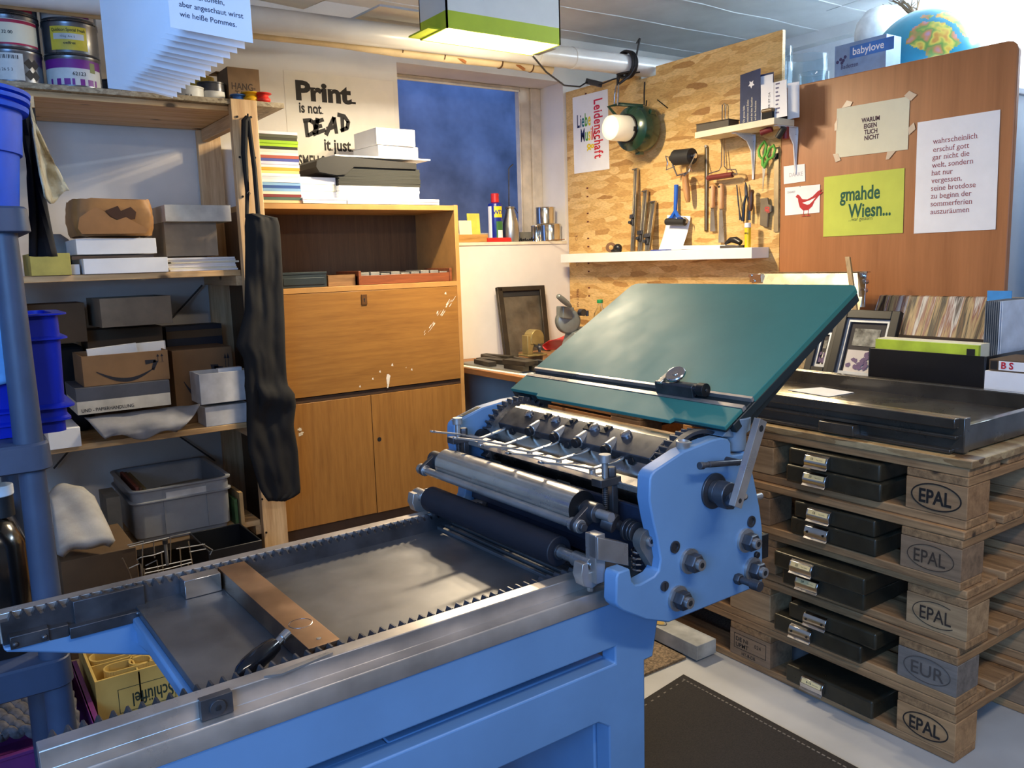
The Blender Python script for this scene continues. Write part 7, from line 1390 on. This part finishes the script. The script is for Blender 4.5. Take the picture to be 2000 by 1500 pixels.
# ============================================================ behind the pallets: frames, boxes, painting, steel plate
DZ = ZP
def lean(name, label, cat, x, yl_, yr_, h, th, dx, mats, art=None):
    """framed thing leaning towards +X, lower edge at x"""
    r = thing(name, label, cat, (x, (yl_+yr_)/2, DZ)); up = V((dx, 0, h)).normalized(); n_ = V((-up.z, 0, up.x)); L = math.hypot(dx, h); o = V((x, yl_, DZ+.009))
    return r, (lambda a, b_, c=0: o+NY*a+up*b_+n_*c), L
xf = 2.60
tl, tr = PX(1649, 612, xf+.09), PX(1766, 612, xf+.09); yl_, yr_ = tl.y, tr.y-.0; hh = tl.z-DZ; Wd = yl_-yr_
fr_ = M('black_frame', (13, 13, 14), .4); matt = M('silver_line', (170, 176, 186), .4, .6); pbk = M('picture_back', (46, 42, 44), .7)
def framed(label, x, yl_, yr_, hh, dx, seed, purple=True):
    r, Q, L = lean('framed_picture', label, 'picture frame', x, yl_, yr_, hh, .02, dx, None); W_ = yl_-yr_; k = .03
    g = MB()
    for a0, b0_, a1, b1_ in ((0, 0, k, L), (W_-k, 0, W_, L), (k, 0, W_-k, k), (k, L-k, W_-k, L)): g.prism([Q(a0, b0_), Q(a1, b0_), Q(a1, b1_), Q(a0, b1_)], Q(0, 0, .022)-Q(0, 0), 0)
    g.build('frame', fr_, r, .002); g = MB(); j = k+.012
    for a0, b0_, a1, b1_ in ((k, k, j, L-k), (W_-j, k, W_-k, L-k), (j, L-j, W_-j, L-k), (j, k, W_-j, j)): g.prism([Q(a0, b0_, .0), Q(a1, b0_, .0), Q(a1, b1_, .0), Q(a0, b1_, .0)], Q(0, 0, .012)-Q(0, 0), 0)
    g.build('inner_liner', matt, r); g = MB(); g.prism([Q(j, j), Q(W_-j, j), Q(W_-j, L-j), Q(j, L-j)], Q(0, 0, .004)-Q(0, 0), 0)
    m_ = j+.022; mid = j+(L-2*j)*.5
    def pat(a0, b0_, a1, b1_, mt_): g.prism([Q(a0, b0_), Q(a1, b0_), Q(a1, b1_), Q(a0, b1_)], Q(0, 0, .0055)-Q(0, 0), mt_)
    pat(m_, mid+.005, W_-m_, L-m_, 1); pat(j+.012, j+.0, W_-j-.012, mid-.01, 2)
    random.seed(seed)
    for i in range(22):
        a_, b2 = W_*.5+random.gauss(0, .018), max(j+.016, mid*.55+random.gauss(0, .025*min(1, L/.25))); pt_ = [(a_+.010*math.cos(t)*random.uniform(.5, 1.3), b2+.010*math.sin(t)*random.uniform(.5, 1.3)) for t in (0, 1, 2, 3, 4, 5)]
        g.add([Q(p[0], p[1], .0062+.0001*i) for p in pt_], [tuple(range(6))], 3)
    g.build('picture', [pbk, M('grey_photo', (112, 112, 104), .5, var=.7, scale=34), M('sketch_paper', (206, 198, 190), .7, var=.05), M('violet_ink', (104, 84, 118), .7)], r)
framed('large dark picture frame with a grey photograph leaning behind the press bed', xf, yl_, yr_, hh, .09, 1)
a_, b_ = PX(1588, 640, 2.74), PX(1640, 640, 2.74); framed('second dark picture frame half hidden behind the feed board corner', 2.70, a_.y+.0, yl_+.012 if b_.y < yl_ else b_.y, PX(1620, 640, 2.74).z-DZ, .07, 2)
# black file box with lime board, sleeves and blue card
XB = 2.47; yA, yB2 = PX(1697, 681, XB).y, PX(1927, 695, XB).y; zT = (PX(1697, 681, XB).z+PX(1927, 695, XB).z)/2
r = thing('file_box', 'black open file box standing behind the press bed', 'box', (XB+.15, (yA+yB2)/2, DZ)); blkp = M('black_plastic', (26, 26, 28), .35)
g = open_box(MB(), XB, XB+.36, yB2, yA, DZ, zT, .004); g.build('box', M('black_card', (20, 20, 23), .38), r, .001)
lx_ = XB+.03; pA, pB, pC = PX(1710, 660, lx_), PX(1916, 672, lx_), PX(1916, 690, lx_)
r2 = thing('lime_board', 'lime green board box standing upright in the black file box', 'board', (lx_, (pA.y+pB.y)/2, DZ+.005))
zl_ = (pA.z+pB.z)/2; yLm = max(pB.y, yB2+.012)
MB().box((lx_-.012, yLm, DZ+.006), (lx_, min(pA.y, yA)-.008, zl_-.003)).build('front', M('lime_bright', (192, 212, 62), .55), r2); MB().box((lx_, yLm, DZ+.006), (lx_+.05, min(pA.y, yA)-.008, zl_)).build('sleeve', cream, r2); MB().box((lx_-.0128, yLm+.01, zl_-.04), (lx_-.0119, yLm+.034, zl_-.014)).build('black_mark', black, r2)
slp = [PX(1910, 602, XB+.02), PX(1925, 600, XB+.02)]
ys0 = yB2+.025; zsl = PX(1915, 598, XB+.03).z
g = MB()
for k in range(9): g.obox((XB+.24, ys0+.007*k, (DZ+zsl)/2+.01), (.20, .0022, zsl-DZ-.004), (.0, 0, .01*(k-4)), 0 if k < 2 else 1)
# sleeves standing across the box
tag(g.build('plastic_sleeves', [M('sleeve_white', (206, 216, 230), .35), M('sleeve_grey', (120, 124, 128), .4)]), 'white plastic sleeves standing upright in the right end of the black file box', 'sleeves')
pq = [PX(1927, 592, XB+.3), PX(1975, 588, XB+.3)]; zq1 = PX(1950, 568, XB+.3).z; cyA, cyB = pq[0].y, pq[1].y
tag(MB().box((XB+.30, max(cyB, yB2+.01), DZ+.005), (XB+.304, cyA, zq1)).build('blue_card', M('sky_blue_card', (70, 150, 214), .6), bevel=.0005), 'bright blue card sticking up from the white sleeves', 'card')
XW = 2.44; yW = yB2-.012; pw = PX(1952, 728, XW)
tag(MB().box((XW, .97, DZ+.002), (XW+.2, yW-.0, PX(1960, 727, XW).z)).build('paper_block', white), 'white paper block beside the black file box at the right edge', 'paper block')
r = thing('label_box', 'cardboard label box with red print on the white paper block', 'box', (XW+.1, 1.1, PX(1960, 727, XW).z)); zz0_, zz1_ = PX(1960, 726, XW).z, PX(1960, 704, XW+.0).z; yWb = PX(1960, 715, XW).y
g = MB().box((XW+.005, .97, zz0_), (XW+.16, yW-.008, zz1_), 0); g.box((XW+.0042, yW-.03, zz0_+.004), (XW+.005, yW-.012, zz1_-.004), 1); g.box((XW+.0042, .97, zz0_+.003), (XW+.005, yW-.034, zz1_-.003), 2); g.text('B S', V((XW+.004, yW-.040, zz0_+.008)), NY, Z1, .026, 3, .03); g.build('carton', [cardb_d, black, white, M('label_red', (206, 36, 52), .5)], r, .001)
# abstract painting leaning on the brown panel
XPn = 2.955; q0, q1 = PX(1718, 577, XPn), PX(2004, 584, XPn); zTp = (q0.z+q1.z)/2; zBp = PX(1860, 660, XPn-.04).z
pm, nt, b = nodes('abstract_painting'); b.inputs['Roughness'].default_value = .5
vec = coords(nt, (1, 9, .35)); nz = noise(nt, vec, 2.0, 5, .6, .25)
nt.links.new(ramp(nt, nz, [(.30, (44, 34, 34)), (.40, (96, 68, 40)), (.44, (24, 22, 24)), (.50, (176, 150, 104)), (.54, (120, 70, 60)), (.58, (200, 196, 186)), (.62, (60, 48, 52)), (.70, (96, 110, 74)), (.78, (134, 96, 110))]), b.inputs['Base Color']); MATS['abstract_painting'] = pm
g = MB().prism([(XPn-.06, q0.y+.01, DZ+.16), (XPn-.06, q1.y, DZ+.16), (XPn, q1.y, zTp), (XPn, q0.y, zTp)], (.012, 0, .003)); r = tag(g.build('abstract_painting', pm), 'abstract painting with brown and violet vertical streaks leaning on the brown panel', 'painting')
g = MB().box((2.86, 1.25, DZ), (2.955, 2.05, DZ+.16)); tag(g.build('storage_box', M('dark_storage', (60, 48, 38), .7)), 'dark box behind the frames that carries the leaning painting', 'box')
# steel plate with clamps and an upright stick
XS = 2.86; c_ = [PX(1483, 532, XS), PX(1694, 530, XS), PX(1686, 640, XS-.05), PX(1478, 640, XS-.05)]
r = thing('steel_plate', 'polished steel plate with corner clamps leaning behind the feed board', 'plate', (XS-.08, (c_[0].y+c_[1].y)/2, DZ))
yl3, yr3 = c_[0].y, c_[1].y; z3 = (c_[0].z+c_[1].z)/2
g = MB().prism([(XS, yl3, z3), (XS, yr3, z3), (XS-.12, yr3, DZ+.001), (XS-.12, yl3, DZ+.001)], (.004, 0, .001)); g.box((XS-.004, yr3, z3-.004), (XS+.022, yl3, z3)); g.build('plate', M('polished_plate', (196, 186, 160), .26, 1, var=.12, scale=4, rvar=.1), r)
g = MB()
for px_, py_ in ((1684, 537), (1690, 550), (1688, 567)): p = PX(px_, py_, XS-.012); g.cyl(p+V((.01, 0, 0)), p+V((-.012, 0, 0)), .010, 0, 14)
g2 = MB()
for px_, py_ in ((1468, 538), (1474, 549)): p = PX(px_, py_, XS-.012); g2.cyl(p+V((.01, 0, 0)), p+V((-.012, 0, 0)), .009, 0, 14)
g.prism([PX(1676, 530, XS-.004), PX(1694, 530, XS-.004), PX(1690, 600, XS-.03), PX(1680, 600, XS-.03)], (-.006, 0, 0)); g2.obox(PX(1478, 543, XS-.01), (.02, .06, .035)); g.build('clamp', chrome, r, .001); g2.build('clamp', chrome, r, .001)
a, b_ = PX(1656, 502, XS-.03), PX(1664, 560, XS-.06); d_ = (a-b_).normalized(); b2 = b_-d_*((b_.z-DZ-.004)/d_.z)
tag(MB().strip([b2, a], (0, .018, 0), .010).build('wooden_stick', WOOD('stick_wood', (170, 140, 92), (130, 102, 62), 2, 2, .5)), 'flat wooden stick standing up in front of the steel plate', 'stick')
# ============================================================ storage behind the panels
cabm = M('cool_white_cabinet', (214, 222, 230), .5, var=.02); CT = 1.72
r = thing('storage_cabinet', 'white storage cabinet behind the brown panel carrying globe and glasses', 'cabinet', (3.45, 1.9, 0))
MB().box((3.07, 1.44, 0), (4.10, 2.7, CT)).build('body', cabm, r, .003); g = MB().box((3.06, 1.43, CT), (4.11, 2.71, CT+.02)); g.build('top', cabm, r, .002); CT += .02
zc2 = PY(1985, 251, 1.3).z
r = thing('side_cabinet', 'pale cabinet at the right edge behind the brown panel', 'cabinet', (3.4, 1.1, 0)); MB().box((3.12, .6, 0), (3.95, 1.36, zc2)).build('body', cabm, r, .003); MB().box((3.118, 1.27, .05), (3.12, 1.275, zc2-.03)).build('door_gap', M('grey_gap', (120, 126, 132), .6), r)
tag(MB().box((3.15, .75, zc2+.001), (3.5, 1.35, zc2+.05)).build('book_pile', M('dim_books', (96, 100, 96), .7, var=.4, stretch=(1, 1, 30), scale=5)), 'dim pile of books on the pale cabinet at the right edge', 'books'); tag(MB().box((3.16, .8, zc2+.052), (3.5, 1.33, zc2+.075)).build('black_folder', blkp), 'black folder on the book pile at the right edge', 'folder'); tag(MB().box((3.17, .8, zc2+.077), (3.45, 1.32, zc2+.15)).build('white_stack', white), 'white paper stack above the black folder at the right edge', 'paper stack')
glass = GLASS('clear_glass')
def tumbler(px, yt, wpx, X, label):
    c_ = PX(px, yt, X); d_ = (c_-CAM).dot(FW); R_ = wpx/2*d_/F; h = c_.z-CT
    g = MB(); g.lathe((c_.x, c_.y, CT+.001), Z1, [(R_*.86, 0), (R_*.9, .004), (R_, h), (R_*.965, h), (R_*.87, .012), (0, .010)], 0, 40); return tag(g.build('glass_vase', glass), label, 'glass', 'clear glasses on the cabinet')
tumbler(1574, 112, 82, 3.33, 'wide clear glass behind the brown panel, largest of the three'); tumbler(1590, 144, 56, 3.16, 'small clear glass in front of the wide glass'); tumbler(1536, 92, 24, 3.42, 'narrow tall clear glass beside the chipboard edge')
# globe
XG = 3.515; gc = PX(1810, 127, XG); RG = 104*((gc-CAM).dot(FW))/F
gm_, nt, b = nodes('globe_map'); b.inputs['Roughness'].default_value = .25; vec = coords(nt, (1, 1, 1))
land = ramp(nt, noise(nt, vec, 5.0, 5, .55), [(.50, (0, 0, 0)), (.52, (255, 255, 255))]); lc_ = ramp(nt, noise(nt, coords(nt, (1, 1, 1), (1, 2, 0)), 16, 2, .4), [(.38, (210, 150, 70)), (.46, (226, 206, 90)), (.54, (110, 160, 80)), (.62, (206, 140, 90)), (.7, (190, 150, 170))])
x_ = nt.nodes.new('ShaderNodeMix'); x_.data_type = 'RGBA'; nt.links.new(land, x_.inputs[0]); x_.inputs[6].default_value = lin((64, 150, 176)); nt.links.new(lc_, x_.inputs[7]); nt.links.new(lc_, b.inputs['Base Color']); MATS['globe_map'] = gm_
r = thing('globe', 'large blue school globe behind the brown panel', 'globe', (gc.x, gc.y, CT)); g = MB().sphere(gc, RG, 0, 180, (1, 1, 1), 110); conts = [[(1771, 72), (1787, 50), (1801, 42), (1824, 44), (1843, 42), (1857, 53), (1871, 73), (1879, 86), (1866, 92), (1857, 98), (1850, 112), (1835, 128), (1815, 120), (1806, 98), (1785, 92), (1770, 86)], [(1826, 34), (1840, 22), (1866, 26), (1890, 50), (1893, 74), (1880, 70), (1868, 48), (1850, 38)], [(1702, 128), (1708, 108), (1722, 112), (1742, 122), (1736, 140), (1716, 150)], [(1795, 36), (1812, 27), (1826, 29), (1815, 38)]]
def inpoly(x, y, P):
    c = False
    for (x1_, y1_), (x2_, y2_) in zip(P, P[1:]+P[:1]):
        if (y1_ > y) != (y2_ > y) and x < (x2_-x1_)*(y-y1_)/(y2_-y1_)+x1_: c = not c
    return c
for i, f_ in enumerate(g.f):                              # land faces of the printed map
    m_ = (g.v[f_[0]]+g.v[f_[2]])/2; d_ = m_-CAM
    if (m_-gc).dot(d_) > 0: continue
    k_ = d_.dot(FW); px_, py_ = 1000+F*d_.dot(RT)/k_, 750-F*d_.dot(UP)/k_; n_ = NZ.noise(m_*30)*5
    if any(inpoly(px_+n_, py_+n_, P) for P in conts): g.mi[i] = 1
g.build('ball', [M('globe_sea', (58, 150, 178), .25, var=.08, scale=6), gm_], r); zb_g = gc.z-RG
g = MB(); zb0 = CT
if zb_g > CT+.03: g.lathe((gc.x, gc.y, CT), Z1, [(.10, 0), (.10, .01), (.03, .02), (.02, zb_g-CT+.01)], 0, 28)
else: g.lathe((gc.x, gc.y, CT), Z1, [(.12, 0), (.12, .02), (.11, .025)], 0, 28)
g.build('stand', M('globe_stand', (90, 84, 78), .4), r)
# white paper lantern with dry roots, blue box
XLn = 3.80; lc2 = PX(1724, 66, XLn); RL = 52*((lc2-CAM).dot(FW))/F
g = MB().lathe(V((lc2.x, lc2.y, lc2.z-RL)), Z1, [(RL*.3, 0), (RL*.75, RL*.3), (RL*.97, RL*.7), (RL, RL*1.05), (RL*.92, RL*1.45), (RL*.6, RL*1.85), (RL*.2, RL*1.98), (0, RL*2)], 0, 40); r = thing('paper_lantern', 'round white paper lantern behind the globe', 'lantern', (lc2.x, lc2.y, CT)); g.build('shade', M('lantern_paper', (238, 238, 240), .7), r)
g = MB().cyl((lc2.x, lc2.y, CT), (lc2.x, lc2.y, lc2.z-RL+.01), .03, 0, 20); g.build('stand', white, r)
random.seed(8); XR = 3.97; g = MB(); rt = PX(1790, 32, XR)
for k in range(26):
    e = PX(1725+random.uniform(-6, 66), random.uniform(-14, 22), XR); m1 = rt.lerp(e, .5)+V((random.uniform(-.02, .02), random.uniform(-.02, .02), random.uniform(-.005, .03))); g.tube([rt+V((random.uniform(-.012, .012),)*3), m1, e], [.0045, .003, .0012], 0, 5)
st_ = V((rt.x, rt.y, CT)); g.tube([st_, rt], .008, 0, 8)
tag(g.build('dry_roots', M('root_brown', (110, 88, 64), .8)), 'bundle of dry brown twigs above the globe and paper lantern', 'twigs')
XBb = 3.10; bA, bB = PX(1631, 96, XBb), PX(1722, 76, XBb); zTb = (bA.z+bB.z)/2
r = thing('blue_carton', 'light blue printed carton behind the brown panel left of the globe', 'box', (XBb+.1, (bA.y+bB.y)/2, CT))
yEnd = max(bB.y-.06, gc.y+RG*.2); g = MB().box((XBb, bB.y-.02, CT+.001), (XBb+.1, bA.y, zTb+.012), 0)
pl_ = PX(1665, 108, XBb); hb = .035; wbb = abs(PX(1665, 100, XBb).y-PX(1722, 90, XBb).y); g.flat([(-.012, -.012), (wbb+.05, -.012), (wbb+.05, hb), (-.012, hb)], V((XBb, pl_.y, pl_.z)), NY, Z1, 1); g.text('babylove', V((XBb, pl_.y, pl_.z)), NY, Z1, .040, 2, .012, .95, lift=.0012); g.text('Badetten', PX(1642, 136, XBb), NY, Z1, .024, 3, .008, .9)
for a2, b2_ in ((0, 0), (.014, .008), (.026, .002), (.034, .014), (.02, -.006)): g.flat([(a2+.007*math.cos(t), b2_+.007*math.sin(t)) for t in [i*.785 for i in range(8)]], PX(1636, 122, XBb), NY, Z1, 3, .0008+a2*.01)
g.build('carton', [M('carton_blue', (120, 150, 190), .55), M('carton_band', (40, 110, 190), .5), white, M('carton_navy', (50, 50, 100), .6)], r)
tag(MB().box((3.52, 2.30, CT+.001), (3.64, 2.66, CT+.24)).build('box_row', M('dim_boxes', (86, 92, 104), .7, var=.5, stretch=(1, 6, 6), scale=3)), 'dark row of boxes behind the glasses on the storage cabinet', 'boxes')
# ceiling light above the cabinet, out of sight over the picture's right edge
cl = PX(1992, 40, 3.9)
r = thing('ceiling_light', 'cool white tube light on the ceiling at the upper right', 'ceiling light', (cl.x, cl.y, ZC-.08))
MB().box((cl.x-.03, cl.y-.65, ZC-.02), (cl.x+.03, cl.y+.35, ZC)).build('housing', cabm, r, .004)
MB().cyl((cl.x, cl.y-.62, ZC-.085), (cl.x, cl.y+.32, ZC-.085), .016, 0, 20).build('tube', M('tube_glow', (230, 244, 255), .4, emit=(214, 236, 255), es=40), r)
l = bpy.data.lights.new('tube_light', 'AREA'); l.shape = 'RECTANGLE'; l.size = .06; l.size_y = .9; l.energy = 9; l.color = (.78, .9, 1.0); o = bpy.data.objects.new('tube_light', l); COL.objects.link(o); o.location = (cl.x, cl.y-.15, ZC-.105)
for s_ in (-1, 1): o = bpy.data.objects.new('tube_light', l); COL.objects.link(o); o.location = (cl.x+.022*s_, cl.y-.15, ZC-.085); o.rotation_euler = (0, math.radians(115)*-s_, 0); MB().box((cl.x-.012, cl.y-.15+.45*s_-.01, ZC-.085), (cl.x+.012, cl.y-.15+.45*s_+.01, ZC-.02)).build('tube_holder', cabm, r)
